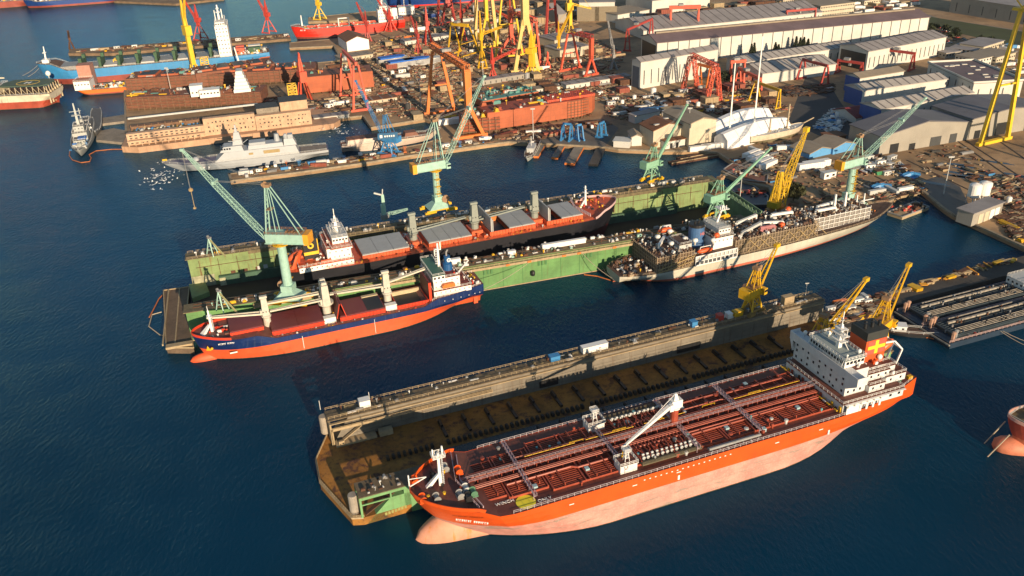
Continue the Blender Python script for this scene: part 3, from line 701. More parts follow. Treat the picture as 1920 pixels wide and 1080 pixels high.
# ================================================================ near floating dock
def near_dock():
    F = Frame((-65.8,251.5), 20.35)
    root = fthing('floating_dock', 'empty floating dock with rusty ochre floor and grey wing wall, beyond the orange tanker', 'floating dock', F)
    FL = M('dock_floor_rust', (0.40,0.175,0.03), 0.85, var=0.6, scale=0.09, rust=0.5, rustcol=(0.075,0.028,0.02), fine=0.35, dirt=(0.03,0.02,0.012))
    GW = M('dock_grey_wall', (0.225,0.20,0.16), 0.75, var=0.35, scale=0.12, seam=.22, sw=12, sh=2.2, runs=.45, rust=0.2, streak=True, rustcol=(.12,.07,.04))
    TOPM = M('dock_top', (0.20,0.15,0.09), 0.85, var=0.5, scale=0.3, fine=0.5)
    GRN = M('dock_green', (0.17,0.36,0.15), 0.65, var=0.25, seam=.12, runs=.3, scale=0.2, rust=0.15, streak=True)
    TAN = M('dock_tan', (0.42,0.32,0.19), 0.8, var=0.35, scale=0.4, rust=0.2)
    Lh = 216
    m = MB(); m.prism([(-2.5,6.3),(-9.2,-7.2),(-10.0,-20.2),(-3.5,-42.0),(0,-43.2),(Lh,-43.2),(Lh,7),(0,7)], -3, 3.0); pont = m.build('pontoon', FL, root)
    e = MB(); P = [(-2.5,6.3),(-9.2,-7.2),(-10.0,-20.2),(-3.5,-42.0),(0,-43.2)]
    for a, b_ in zip(P, P[1:]): e.beam((a[0],a[1],3.1),(b_[0],b_[1],3.1),.5,.7)
    railing(e, [(p[0]+.3,p[1],3.3) for p in P], h=.8, w=.12, step=1.2); e.build('kerb', TAN, root)
    # far wing wall
    zt = 12.5
    m = MB(); m.box(5,Lh,0,6.4,3.0,zt); 
    m.add([(-1,0,3.0),(5,0,3.0),(5,0,zt),(-1,6.4,3.0),(5,6.4,3.0),(5,6.4,zt)],[(0,1,2),(3,5,4),(0,2,5,3)]); fw = m.build('wing_wall', GW, root)
    t = MB(); t.box(-2.5,Lh,-.2,6.6,zt+.003,zt+.35); t.build('top_deck', TOPM, fw)
    t = MB(); t.box(-2.0,60,-2.2,-.01,zt-3.3,zt-3.0); t.box(-2.0,Lh,-1.0,-.01,zt-1.2,zt-.9); t.box(-2.2,-1.6,-2.2,6.3,3.01,zt); t.box(-2.0,20,-2.2,-1.9,zt-3.0,zt-2.2)
    railing(t, [(-2,-2.1,zt-3),(60,-2.1,zt-3)], w=.12); t.build('gallery', TAN, fw)
    t = MB(); 
    for x in range(12, Lh, 12): t.box(x-.15,x+.15,-.12,-.001,3.0,zt-1.3)
    for z in (5.0, 6.6, 8.2): t.box(5,Lh,-.2,-.121,z,z+.14)
    t.build('wall_ribs', GW, fw)
    t = MB(); t.box(80,88,-.5,-.25,4.2,7.2); t.box(142,153,-.5,-.25,4.2,7.4); t.build('opening', DARK, fw)
    t = MB(); t.lathe((-3.2,4.6,5.0),[(1.5,0),(1.7,.5),(1.7,7.2),(1.5,7.4)],14); t.build('end_tower', M('tower_tan',(.36,.31,.25),.8,var=.3,rust=.3,streak=True), fw)
    t = MB(); t.tube((-3.6,6.5,14),(-3.6,6.5,18),.15,5); t.build('pole', GREYW, fw)
    t = MB(); t.box(-2,-1.2,-2.2,-1.0,3,10.4); t.beam((0,-1.6,3.2),(11,-1.6,10.2),1.4,.3); t.box(-1,14,-3.6,-.3,3.01,3.9); t.box(0,2,-3.8,-3.0,3.9,5.4); t.box(15,20,-3.8,-1.2,3.01,5.2); t.build('stairway', TAN, fw)
    # near wing wall (green, shows at its left end)
    zg = 11.2
    m = MB(); m.box(14,Lh-3,-43.2,-36,3.0,zg); m.add([(0,-43.2,-1),(16,-43.2,-1),(16,-43.2,8.2),(9.5,-43.2,8.2),(0,-40.5,-1),(16,-40.5,-1),(16,-40.5,8.2),(9.5,-40.5,8.2)],[(0,1,2,3),(7,6,5,4),(0,3,7,4),(3,2,6,7),(1,5,6,2)])
    m.box(16.01,Lh-3,-43.35,-43.21,-1.0,zg)
    nw = m.build('wing_wall', GRN, root)
    t = MB(); t.box(-.6,Lh-2,-43.6,-35.6,zg+.003,zg+.4); t.build('top_deck', TOPM, nw)
    t = MB(); t.beam((-.6,-43.5,zg-.3),(16,-43.5,zg-.3),.5,1.0); t.beam((-.3,-43.3,3.5),(-.3,-43.3,zg),.7); t.beam((9.6,-43.3,8.2),(9.6,-43.3,zg),.5); t.beam((0,-43.3,8.2),(9.5,-43.3,8.2),.4); t.beam((-.3,-36,3),(-.3,-36,zg),.6); t.build('frame', GRN, nw)
    t = MB(); t.lathe((-2.0,-39.4,3.0),[(1.5,0),(1.6,.5),(1.6,7.2),(1.5,7.4)],14); t.build('end_tower', M('tower_pale',(.34,.30,.25),.8,var=.3,rust=.3,streak=True), nw)
    t = MB(); t.beam((1,-42,3.3),(11,-42,9.4),1.6,.3); t.build('stairway', RUSTY, nw)
    t = MB(); 
    for i, ch in enumerate(range(7)): t.box(7+i*1.1,7.75+i*1.1,-43.28,-43.21,1.4+i*.12,2.6+i*.12)
    t.build('draft_marks', M('faded_mark',(.30,.30,.10),.8), nw)
    # keel blocks and side bilge blocks
    for k in range(86):
        x = 14+k*2.05
        if k in (9,10,38,60): continue
        b = MB(); b.box(x,x+1.0,-18.4,-16.6,3.0,4.3); b.box(x+.1,x+.9,-18.1,-16.8,4.3,4.6); b.build('keel_block', M('keel_dark',(.035,.03,.028),.8,var=.4) if k % 3 else M('keel_timber',(.06,.045,.03),.9), root)
    for k in range(17):
        x = 37.5+k*9.2
        b = MB(); b.box(x-.55,x+.55,-13.8,-3.8,3.0,3.9); b.box(x-.45,x+.45,-8,-4.2,3.9,4.7); b.build('bilge_block', BLACK, root)
    b = MB()
    for k in range(12): b.box(70+k*9,70.8+k*9,-30,-21,3.0,3.8)
    for k in range(10): b.box(40+k*15,50+k*15,-33.5,-33,3.0,3.5)
    b.build('side_block', BLACK, root)
    # puddle-like wet strip
    b = MB(); b.box(30,200,-32,-20,3.004,3.02); b.build('wet_floor', M('wet_floor',(.02,.028,.03),.25,var=.4,scale=.1), root)
    return F, zt+.35
near_dock()
# ================================================================ green floating dock
def scatter_gear(parent, mats, n, xr, yr, z, rnd, name='deck_gear', smin=.5, smax=1.6, long=1.0, avoid=None):
    """assorted small fittings standing on a deck: winches, lockers, drums, vents, bollards, crates"""
    for _ in range(n):
        x, y = rnd.uniform(*xr), rnd.uniform(*yr)
        if avoid and avoid(x, y): continue
        s = rnd.uniform(smin, smax); k = rnd.randrange(6); m = MB()
        if k == 0: m.box(x-s*long, x+s*long, y-s*.6, y+s*.6, z, z+s*1.1); m.box(x-s*long*.8, x+s*long*.8, y-s*.5, y+s*.5, z+s*1.1, z+s*1.3); nm = 'locker'
        elif k == 1: m.tube((x, y-s, z+s*.8), (x, y+s, z+s*.8), s*.7, 8); m.box(x-s, x+s, y-s, y+s, z, z+s*.3); nm = 'winch_drum'
        elif k == 2: m.lathe((x, y, z), [(s*.35, 0), (s*.35, s*1.2), (s*.6, s*1.25), (s*.5, s*1.7), (.05, s*1.8)], 8); nm = 'deck_vent'
        elif k == 3: m.beam((x, y, z), (x+rnd.uniform(-.4,.4), y, z+s*2.6), .25); m.box(x-s*.5, x+s*.5, y-.2, y+.2, z+s*1.9, z+s*2.5); nm = 'lamp_post'
        elif k == 4:
            for q in range(3): m.tube((x-s*1.5*long, y+q*.5*s, z+.3*s), (x+s*1.5*long, y+q*.5*s, z+.3*s), .22*s, 6)
            nm = 'pipe_stack'
        else: m.box(x-s, x+s, y-s*.8, y+s*.8, z, z+s*.8); m.lathe((x, y, z+s*.8), [(s*.5, 0), (s*.5, s*.5)], 8); nm = 'pump_unit'
        m.build(nm, rnd.choice(mats), parent)
GD = Frame((-160.3,381.6), 16.2)
def green_dock():
    F = GD; rnd = random.Random(11)
    root = fthing('floating_dock', 'long green floating dock with a black cargo ship inside it', 'floating dock', F)
    GRN = M('dock_bright_green', (0.135,0.31,0.10), 0.6, var=0.4, scale=0.09, seam=.14, sw=10, sh=3, runs=.35, runcol=(.10,.09,.03), rust=0.24, streak=True, rustcol=(.14,.13,.05), fine=.12)
    GR2 = M('dock_inner_green', (0.23,0.33,0.13), 0.7, var=0.4, scale=0.12, seam=.18, sw=9, sh=3, runs=.6, runcol=(.14,.09,.03), rust=0.34, streak=True, rustcol=(.22,.15,.06))
    OLV = M('dock_olive_deck', (0.19,0.155,0.085), 0.85, var=0.5, scale=0.4, rust=.25, fine=.4)
    FL = M('dock_floor_dark', (0.045,0.034,0.026), 0.85, var=0.4, scale=0.1, fine=.4)
    TAN = MATS['dock_tan']
    Lx = 287; zt = 18.0
    m = MB(); m.box(0,Lx,-50.5,8,-3,2.2); m.build('pontoon', FL, root)
    # far wall with ledge
    m = MB(); m.box(1,Lx,0,6.8,2.2,zt); fw = m.build('wing_wall', GR2, root)
    m = MB(); m.box(14,Lx-20,-2.2,-.01,2.2,7.2); m.build('wall_ledge', M('ledge_green',(.05,.12,.08),.7,var=.4), fw)
    m = MB(); m.box(0,Lx+6,-.8,7.4,zt+.003,zt+.35); m.box(30,Lx-30,-.8,-.5,zt-1.5,zt-.002); m.build('top_deck', OLV, fw)
    m = MB()
    for x in range(6,Lx,9): m.box(x-.12,x+.12,-.14,-.001,7.3,zt-1.6)
    m.box(4,Lx-4,-.2,-.141,12.8,13.1)
    for a in (52,56,60,64,68,72,206,210,214,218,222,228): m.box(a,a+.5,-.6,-.201,8,15.4)
    for a in (20,26,32): m.box(a,a+2.2,-.3,-.142,3,8.6)
    m.build('wall_ribs', RUSTY, fw)
    m = MB(); m.box(1,12,-.25,-.003,2.3,8.4); m.box(14,17,-2.5,-2.21,2.3,6.5); m.build('pale_plating', M('plating_pale',(.42,.42,.28),.8,var=.5,scale=.35,rust=.35,rustcol=(.18,.22,.08)), fw)
    m = MB(); m.box(36,38,-.5,-.2,4,9.2); m.box(33,34.2,-.5,-.2,4,9.0); m.build('white_panel', GREYW, fw)
    m = MB(); railing(m, [(1,-.6,zt+.35),(Lx,-.6,zt+.35)], w=.12, step=2.5); railing(m, [(1,7.2,zt+.35),(Lx,7.2,zt+.35)], w=.12, step=2.5); m.build('railing', TAN, fw)
    # near wall with outer gallery
    zt = 14.5; m = MB(); m.box(1,Lx-6,-50.5,-43.5,2.2,zt); m.box(1.01,Lx-6.01,-50.62,-50.501,-2,12.6); nw = m.build('wing_wall', GRN, root)
    m = MB(); m.box(0,Lx-4,-51.2,-42.8,zt+.003,zt+.35); m.build('top_deck', OLV, nw)
    m = MB(); m.box(30,Lx-8,-52.6,-50.63,12.6,12.9); m.box(30,Lx-8,-52.7,-52.45,12.2,13.4); m.box(30,Lx-8,-51.0,-50.7,13.6,13.8)
    railing(m, [(30,-52.5,13.4),(Lx-8,-52.5,13.4)], w=.13, step=2.5, h=.9)
    m.box(1,Lx-6,-50.9,-50.63,.1,.55); m.build('gallery', TAN, nw)
    m = MB(); 
    for y in (-44.6,-47.5): m.box(4,Lx-8,y-.1,y+.1,zt+.36,zt+.6)
    m.build('crane_rail', RUSTY, nw)
    m = MB()
    for x in range(8,Lx-6,10): m.box(x-.1,x+.1,-50.75,-50.621,.6,12.0)
    for a in (118,138,166,190,218,240): m.box(a,a+1,-51.1,-50.76,8.8,11.6); m.box(a+1.8,a+2.8,-51.1,-50.76,8.8,11.6); m.box(a+3.6,a+4.6,-51.1,-50.76,8.8,11.6)
    m.build('fender_ribs', M('rib_green',(.07,.2,.07),.7,var=.3), nw)
    m = MB()
    for a in (149,160,178,186,205,222,233): m.box(a,a+1.9,-53.1,-52.71,12.4,13.3)
    m.build('orange_lockers', ORG, nw)
    m = MB(); m.lathe((163,-51.5,4),[(.1,0),(1.0,.3),(1.2,1.5),(1.0,2.7),(.1,3)],10); m.build('tyre_fender', BLACK, nw)
    # gangway bridge across the far right end
    m = MB(); m.box(Lx+4,Lx+7,-50,8,13.6,14.2)
    for y in range(-50,8,4): m.beam((Lx+4,y,14.2),(Lx+4,y+2,17.4),.3); m.beam((Lx+4,y+4,14.2),(Lx+4,y+2,17.4),.3)
    m.box(Lx+3.6,Lx+4.2,-50,8,17.2,18.4); m.box(Lx+4,Lx+7,-50,8,-2,13.59)
    m.build('end_gate', M('gate_green',(.16,.27,.15),.7,var=.4,scale=.12,rust=.25), root)
    # swinging stern apron with brown deck
    m = MB(); P = [(-13.2,1.0),(-9.2,-58.0),(2.3,-62.5),(1.2,-50),(-1.5,-24),(-1.0,0.5)]; m.prism(P,-2,3.0); 
    ap = m.build('end_platform', M('platform_brown',(.17,.115,.075),.85,var=.45,scale=.15,fine=.4), root)
    m = MB()
    for a, b_ in zip(P, P[1:]+P[:1]): m.beam((a[0],a[1],3.1),(b_[0],b_[1],3.1),.5,.7)
    m.box(-11,-10.4,-56,0,3,3.8); m.box(-5.9,-5.3,-56,0,3.0,3.3); m.build('kerb', TAN, ap)
    m = MB(); m.box(-9.2,2,-60.3,-57.2,3.01,4.1); m.build('timber_fender', TAN, ap)
    # short sloping green wedge between platform and wall
    m = MB(); m.prism([(-.9,.2),(1,-16),(9,-12),(7,.1)],2.2,4.6); m.build('ramp', GR2, root)
    mats = [GREYW, WHITE, RUSTY, STEEL, OLV, YEL, M('gear_dark',(.05,.05,.05),.7), TURQ, CLEANWHITE, REDC]
    scatter_gear(fw, mats[:7]+[WHITE,GREYW], 120, (4,Lx), (1.0,6.4), 18.36, rnd, smin=.5, smax=1.3, long=1.3)
    scatter_gear(nw, mats[:8]+[WHITE,GREYW], 130, (4,Lx-8), (-50,-48.2), zt+.36, rnd, smin=.4, smax=1.05, long=1.3)
    scatter_gear(nw, mats[:7]+[WHITE,WHITE], 90, (100,Lx-8), (-44.2,-43.2), zt+.36, rnd, smin=.5, smax=1.1, long=1.3)
    for x0, x1, y0, y1, h in ((170,193,-46.6,-44.9,2.4),(152,156,-46.8,-45,2),(123,128,-46.8,-45,2.6),(251,257,-46.8,-45,1.8),(112,117,-47,-45,2.5),(236,240,-46.6,-45,1.8)):
        m = MB(); m.box(x0,x1,y0,y1,zt+.36,zt+.36+h); m.box(x0-.1,x1+.1,y0-.1,y1+.1,zt+.37+h,zt+.5+h); m.build('white_container', CLEANWHITE, nw)
    m = MB()
    for k in range(70): x = 40+k*3.2; m.box(x,x+1.2,-23,-20.5,2.2,3.6)
    m.build('keel_blocks', BLACK, root)
green_dock()

# ================================================================ black bulk carrier in the dock
def cargo_crane(parent, x, y, z, h, r, mat, jibs, twin=False):
    m = MB(); m.lathe((x,y,z), [(r*1.05,0),(r,h*.32),(r*1.35,h*.36),(r*1.35,h*.40),(r*.95,h*.42)], 12)
    c = m.build('crane_pedestal', mat, parent)
    m = MB()
    if twin:
        m.lathe((x,y,z+h*.40),[(3.4,0),(3.4,.9)],14)
        for sy in (-1,1): m.taper((x,y+sy*2.0,z+h*.44),(x,y+sy*2.0,z+h),4.0,3.4,3.4,2.8); m.box(x-1,x+1.2,y+sy*1.9-.7,y+sy*1.9+.7,z+h,z+h+1.1); m.box(x-2.6,x-1.5,y+sy*1.9-1.0,y+sy*1.9+1.0,z+h*.45,z+h*.6)
    else:
        m.taper((x,y,z+h*.42),(x,y,z+h),r*1.9,r*1.9,r*1.6,r*1.5); m.box(x-r,x+r,y-r*.5,y+r*.5,z+h,z+h+1.0)
        m.box(x-r*1.5,x-r*.9,y-.8,y+.8,z+h*.45,z+h*.6)
    m.build('crane_tower', mat, c)
    m = MB()
    for q in range(3): m.box(x-r*.8+q*r*.8, x-r*.8+q*r*.8+.4, y-r*.98-.2, y-r*.98, z+h*.55, z+h*.58)
    m.build('windows', GLASS, c)
    for a, b, w_ in jibs:
        j = MB(); a, b = Vector(a), Vector(b); e = (b-a).cross(Vector((0,0,1))).normalized()
        for s in (-1, 1): j.beam(a+e*s*w_, b+e*s*w_*.45, .55, .7)
        for k in range(9):
            p = a.lerp(b, k/8); ww = w_*(1-.55*k/8); j.beam(p-e*ww, p+e*ww, .3)
        j.build('crane_jib', M('jib_cream',(.62,.57,.46),.5,var=.15) if twin is not None else mat, c)
    return c
def hatch(parent, x0, x1, y0, y1, z, h, coam, cover, panels=4, open_frac=0.0, gap=.12, fold=None, inner=None):
    """hatch coaming with cover panels; open_frac leaves the x0 end open"""
    m = MB(); t = .35
    m.box(x0,x1,y0,y0+t,z,z+h); m.box(x0,x1,y1-t,y1,z,z+h); m.box(x0,x0+t,y0+t,y1-t,z,z+h); m.box(x1-t,x1,y0+t,y1-t,z,z+h)
    for k in range(int((x1-x0)/1.6)): xx = x0+.5+k*1.6; m.box(xx,xx+.18,y0-.45,y0-.003,z,z+h*.95)
    m.box(x0-.2,x1+.2,y0-.5,y0+.1,z+h+.002,z+h+.18)
    o = m.build('hatch_coaming', coam, parent)
    xs = x0+(x1-x0)*open_frac
    if open_frac < 1:
        n = panels
        for k in range(n):
            a = xs+(x1-xs)*k/n; b = xs+(x1-xs)*(k+1)/n
            m = MB(); m.box(a+gap/2,b-gap/2,y0-.15,y1+.15,z+h+.2,z+h+.75); m.box(a+.4,b-.4,y0+.5,y1-.5,z+h+.751,z+h+.8); m.build('hatch_cover', cover, o)
    if open_frac > 0:
        m = MB(); m.box(x0+t,xs,y0+t,y1-t,z+.01,z+.05); m.build('cargo_hold', DARK, o)
        if inner:
            m = MB(); m.box(x0+t+.01,xs,y1-t-.9,y1-t-.01,z+.06,z+h+.02); m.build('hold_wall', inner, o)
    if fold:
        for fx in fold:
            m = MB(); m.box(fx-.35,fx+.35,y0-.1,y1+.1,z+h+.2,z+h+7.5); m.box(fx+.5,fx+1.0,y0-.1,y1+.1,z+h+.2,z+h+6.5); m.build('folded_cover', cover, o)
    return o
def bulk_carrier():
    F = Frame(G(670,495,18), 20.0); rnd = random.Random(5)
    root = fthing('bulk_carrier', 'black hulled bulk carrier with grey hatch covers and white bridge, standing in the green dock', 'cargo ship', F)
    BH = M('bulk_black', (0.012,0.013,0.02), 0.4, var=0.4, scale=.15, rust=.06, streak=True)
    DR = M('bulk_dark_red', (0.13,0.018,0.022), 0.6, var=0.35, scale=.12)
    OD = M('bulk_orange', (0.66,0.12,0.04), 0.5, var=.3, scale=.4, rust=.1)
    GC = M('hatch_grey', (0.38,0.39,0.39), 0.55, var=.12, scale=.3)
    CG = M('crane_greygreen', (0.25,0.28,0.25), 0.55, var=.15)
    yc = 13.6
    def sheer(t): return 17.6+2.6*sstep(.10,.06,t)+1.2*sstep(.07,0,t)
    H = Hull(145,-33,yc,27,sheer,9.5,rake=7,bowl=.15,sternl=.22,transom=.6,zlow=3.6)
    H.hull().build('hull', [BH,DR], root); H.deck(.05).build('deck', OD, root)
    H.bulwark(0,.10,1.2).build('bulwark', M('pale_bulwark',(.62,.42,.42),.5,var=.3), root)
    H.rail(.11,.99,h=1.1,step=3,w=.11).build('railing', OD, root)
    zd = 17.6
    hatch(root,3.6,27,2.6+1.5,23.5,zd,2.0,OD,GC,panels=3)
    hatch(root,37,59.5,4,23,zd,2.0,OD,GC,panels=4)
    hatch(root,69,94,3.6,23,zd,2.4,OD,GC,panels=2,open_frac=.42,fold=[70],inner=ORG)
    hatch(root,100.5,121,3.8,23,zd,2.4,OD,GC,panels=2,open_frac=.40,fold=[101.5],inner=ORG)
    for x in (31.5,64,97.2):
        cargo_crane(root,x,yc-1,zd,15.5,1.9,CG,[((x+1.5,yc,zd+6.5),(x+29,yc+3,zd+7.4),1.5)] if x < 90 else [], twin=None)
        m = MB(); m.box(x-3,x+3,yc-5,yc+5,zd,zd+2.2); m.build('mast_house', OD, root)
        scatter_gear(root,[WHITE,OD,GREYW,RUSTY,REDC],14,(x-4,x+4),(3,24),zd+.05,rnd,smin=.5,smax=1.1)
    scatter_gear(root,[OD,RUSTY,YEL,OD],50,(0,122),(1.2,2.6),zd+.05,rnd,smin=.3,smax=.6)
    # forecastle
    c = MB(); fx = 127; c.taper((fx,yc,20),(fx,yc,32),1.3,1.3,.6,.6); c.box(fx-1,fx+1,yc-1.6,yc+1.6,28,28.2); c.beam((fx,yc-1.8,30.4),(fx,yc+1.8,30.4),.3); c.taper((fx-3,yc,20),(fx,yc,24.5),1,1,.6,.6); c.build('foremast', CLEANWHITE, root)
    scatter_gear(root,[REDC,OD,BLACK,YEL,M('purple_deck',(.14,.05,.09),.6)],26,(125,140),(yc-7,yc+7),20.4,rnd,smin=.5,smax=1.1)
    m = MB(); railing(m,[(124,yc-12.5,19.6),(121,yc,19.9),(124,yc+12.5,19.6)],w=.3,step=1.2,h=1.6); m.build('breakwater', M('pale_pink_rail',(.6,.45,.48),.5), root)
    # accommodation at the left end
    W_ = CLEANWHITE; ZB = zd
    deckhouse('poop_house',root,-27,-1,2,25,ZB,ZB+2.6,W_,windows=(('s',1.4,(.6,.6),2.2),),top=OD)
    deckhouse('accommodation_block',root,-13,-1.5,4,23,ZB+2.75,ZB+9.0,W_,windows=(('s',1.6,(.55,.55),2.1),('s',4.2,(.55,.55),2.4),('w',3.6,(.6,.6),2.6)),top=OD)
    deckhouse('bridge_deck',root,-11,-1.2,.4,26.6,ZB+9.15,ZB+9.9,W_,top=OD)
    deckhouse('wheelhouse',root,-9.5,-2,6,21,ZB+10.05,ZB+13.2,W_,windows=(('s',1.8,(1.0,.9),1.3),('w',1.8,(.9,.8),1.6)),top=GREYW)
    m = MB(); mx = -6; m.taper((mx,yc,ZB+13.3),(mx,yc,ZB+21.5),1.7,1.7,.8,.8); m.box(mx-2,mx+2,yc-2.4,yc+2.4,ZB+16.3,ZB+16.5); m.box(mx-1.6,mx+1.6,yc-2.4,yc+2.4,ZB+19,ZB+19.2); m.beam((mx,yc-2.6,ZB+20),(mx,yc+2.6,ZB+20),.4); m.beam((mx,yc,ZB+21.5),(mx,yc,ZB+25),.3)
    for q in range(8): m.beam((mx+rnd.uniform(-3,3),yc+rnd.uniform(-7,7),ZB+13.3),(mx+rnd.uniform(-3,3),yc+rnd.uniform(-7,7),ZB+17),.16)
    m.build('radar_mast', CLEANWHITE, root)
    m = MB(); m.box(-23,-16,9.5,17.5,ZB+2.75,ZB+13.5); fn = m.build('funnel', BLACK, root)
    m = MB(); m.box(-23.05,-15.95,9.45,17.55,ZB+5.2,ZB+6.8); m.box(-16.3,-15.9,9.44,10.0,ZB+6.81,ZB+13); m.build('funnel_band', YEL2, fn)
    m = MB(); m.tube((-19.5,9.42,ZB+9.8),(-19.5,9.38,ZB+9.8),1.5,20); e = m.build('funnel_emblem', YEL2, fn)
    m = MB(); m.tube((-19.5,9.375,ZB+9.8),(-19.5,9.34,ZB+9.8),.7,16); m.build('emblem_centre', BLACK, e)
    m = MB()
    for q in range(4): m.tube((-22+q*1.6,13+(q%2),ZB+13.5),(-22+q*1.6,13+(q%2),ZB+15.2),.55,7)
    m.build('exhaust_pipe', BLACK, fn)
    m = MB(); a0 = Vector((-25,6,ZB+1)); 
    for q in range(5): m.beam(a0+Vector((q*.8-5,q*.4,0)),a0+Vector((q*.7-2,q*1.5,6.5)),.8)
    m.beam(a0+Vector((-5,0,.3)),a0+Vector((1,5,6.7)),1.1); m.box(-31,-25,8,18,ZB,ZB+2.2); m.build('stern_davits', OD, root)
    m = MB(); m.lathe((0,0,0),[(.1,-3.6),(1,-2.8),(1.4,-1),(1.4,1.5),(.8,3),(.1,3.6)],10); o = m.build('lifeboat', OD, root, smooth=True); o.rotation_euler = (0,R(58),0); o.location = (-28,12,ZB+5)
    for x, y, z, l in ((-14,3.2,ZB+3.4,5),):
        m = MB(); m.tube((x-l/2,y,z),(x+l/2,y,z),.9,8); m.build('lifeboat', OD, root)
    scatter_gear(root,[OD,WHITE,OD,WHITE,GREYW],50,(-30,-1),(1.5,25),ZB+2.8,rnd,smin=.4,smax=.9)
    scatter_gear(root,[OD,WHITE,WHITE],20,(-12,-2),(5,22),ZB+9.95,rnd,smin=.3,smax=.7)
bulk_carrier()

# ================================================================ blue and orange bulk carrier, left
def blue_ship():
    F = Frame(G(600,616,9), 20.2); rnd = random.Random(8)
    root = fthing('cargo_ship', 'dark blue cargo ship with orange underside and maroon hatches, moored against the green dock', 'cargo ship', F)
    BL = M('hull_navy', (0.006,0.026,0.12), 0.42, runs=.35, runcol=(.06,.09,.17), var=0.3, scale=.2, rust=.10, streak=True, rustcol=(.10,.13,.2))
    OR = M('hull_orange', (0.74,0.105,0.03), 0.58, seam=.06, sw=8, sh=2, runs=.2, runcol=(.5,.12,.05), var=0.2, scale=.2, rust=.12, streak=True, rustcol=(.62,.17,.08))
    MR = M('hatch_maroon', (0.17,0.03,0.035), 0.55, var=.12, scale=.3)
    RD = M('coaming_red', (0.68,0.055,0.02), 0.45, var=.2, scale=.4)
    DB = M('deck_redbrown', (0.22,0.08,0.06), 0.7, var=.4, scale=.4, fine=.3)
    CW = M('crane_cream', (0.55,0.52,0.45), 0.55, var=.2, scale=.5, rust=.15)
    yc = 10.6
    def sheer(t): return 8.9+3.0*sstep(.245,.215,t)+1.4*sstep(.15,0,t)+2.6*sstep(.775,.815,t)+.9*sstep(.85,1,t)
    H = Hull(-52.5,77.5,yc,21.6,sheer,6.3,rake=4.5,bowl=.19,sternl=.26,transom=.62)
    H.hull().build('hull', [BL,OR], root); H.deck(.05).build('deck', DB, root)
    b = MB(); nx, na = 10, 10; vs = []
    for i in range(nx+1):
        s_ = i/nx; x = -55.5+13*s_; r = 2.9*math.sqrt(max(0,1-(1-min(1,s_*1.7))**2))
        for k in range(na): a = 2*math.pi*k/na; vs.append((x, yc+r*.8*math.cos(a), .4+r*math.sin(a)))
    b.add(vs,[(i*na+k,i*na+(k+1)%na,(i+1)*na+(k+1)%na,(i+1)*na+k) for i in range(nx) for k in range(na)]); b.build('bulbous_bow', OR, root, smooth=True)
    H.bulwark(0,.12,1.1).build('bulwark', RD, root)
    H.rail(.25,.78,h=1.1,step=2,w=.1).build('railing', DB, root)
    H.rail(.8,.99,h=1.0,step=2,w=.1).build('railing', CLEANWHITE, root)
    m = MB()
    for x in (57,61,65,69,72,74.5): m.box(x,x+.35,yc-10.82+.0+max(0,(x-60)*.10),yc-10.6+max(0,(x-60)*.10),9.6,9.95)
    m.build('portholes', CLEANWHITE, root)
    m = MB(); sy = yc-10.83
    m.box(-8.1,-7.9,sy,sy+.05,1.0,7.2); m.box(24,24.15,sy,sy+.05,.8,8.0); m.build('draft_marks', CLEANWHITE, root)
    m = MB(); m.box(-38.6,-35.6,sy+1.0,sy+1.06,5.4,6.0); m.build('hull_marks', CLEANWHITE, root)
    name_marks(root,11,.8,CLEANWHITE,(-42.5,yc-8.75,10.0),R(-9))
    m = MB(); m.add([(-47.8,yc-6.3,7.4),(-45.8,yc-7.2,7.4),(-47,yc-6.7,9.8)],[(0,1,2)]); m.tube((-45.5,yc-7.6,8.6),(-45.4,yc-7.9,8.6),.6,10); m.build('anchor', YEL, root)
    zd = 8.9
    hatch(root,-37,-23,yc-6,yc+7.5,zd+2.6,1.6,RD,MR,panels=1)
    hatch(root,-20,2.6,yc-8.4,yc+7,zd,2.0,RD,MR,panels=2,gap=.05)
    hatch(root,9.6,30,yc-8.4,yc+6.6,zd,2.0,RD,MR,panels=1,inner=M('hold_cream',(.55,.45,.28),.7,var=.3))
    hatch(root,35.5,50.3,yc-8.4,yc+6.6,zd,2.0,RD,MR,open_frac=1,inner=MATS['hold_cream'])
    # open part of the third hold
    m = MB(); m.box(22,29.5,yc-8,yc+6.2,zd+2.78,zd+2.85); m.build('open_hold', DARK, root)
    m = MB(); m.box(22,29.5,yc+4.3,yc+6.2,zd+2.86,zd+3.2); m.build('hold_wall', MATS['hold_cream'], root)
    for fx, d in ((8.2,1.75),(12.4,-1.75)):   # folded, tent-like hatch cover
        m = MB(); m.add([(fx-.25,yc-8.4,zd+2.2),(fx+.25,yc-8.4,zd+2.2),(fx+d+.25,yc-8.4,zd+9),(fx+d-.25,yc-8.4,zd+9),(fx-.25,yc+6.6,zd+2.2),(fx+.25,yc+6.6,zd+2.2),(fx+d+.25,yc+6.6,zd+9),(fx+d-.25,yc+6.6,zd+9)],
            [(0,1,2,3),(7,6,5,4),(0,3,7,4),(1,5,6,2),(3,2,6,7)]); o = m.build('folded_cover', [MR], root)
        m = MB(); m.beam((fx,yc-8.55,zd+2.2),(fx+d,yc-8.55,zd+9),.9,.28); m.build('cover_edge', RD, o)
    m = MB(); m.box(50.8,51.6,yc-8.6,yc+7.4,zd+2.0,zd+10.5); o = m.build('folded_cover', MR, root)
    m = MB(); m.box(50.6,51.8,yc-9.0,yc-8.61,zd,zd+10.6); m.build('cover_edge', RD, o)
    J = M('jib_cream',(.62,.57,.46),.5,var=.15)
    cargo_crane(root,-20.8,yc+.6,zd+.5,14,1.6,CW,[((-22,yc+1,zd+7.2),(-45,yc+3,zd+9.2),1.2)],twin=False)
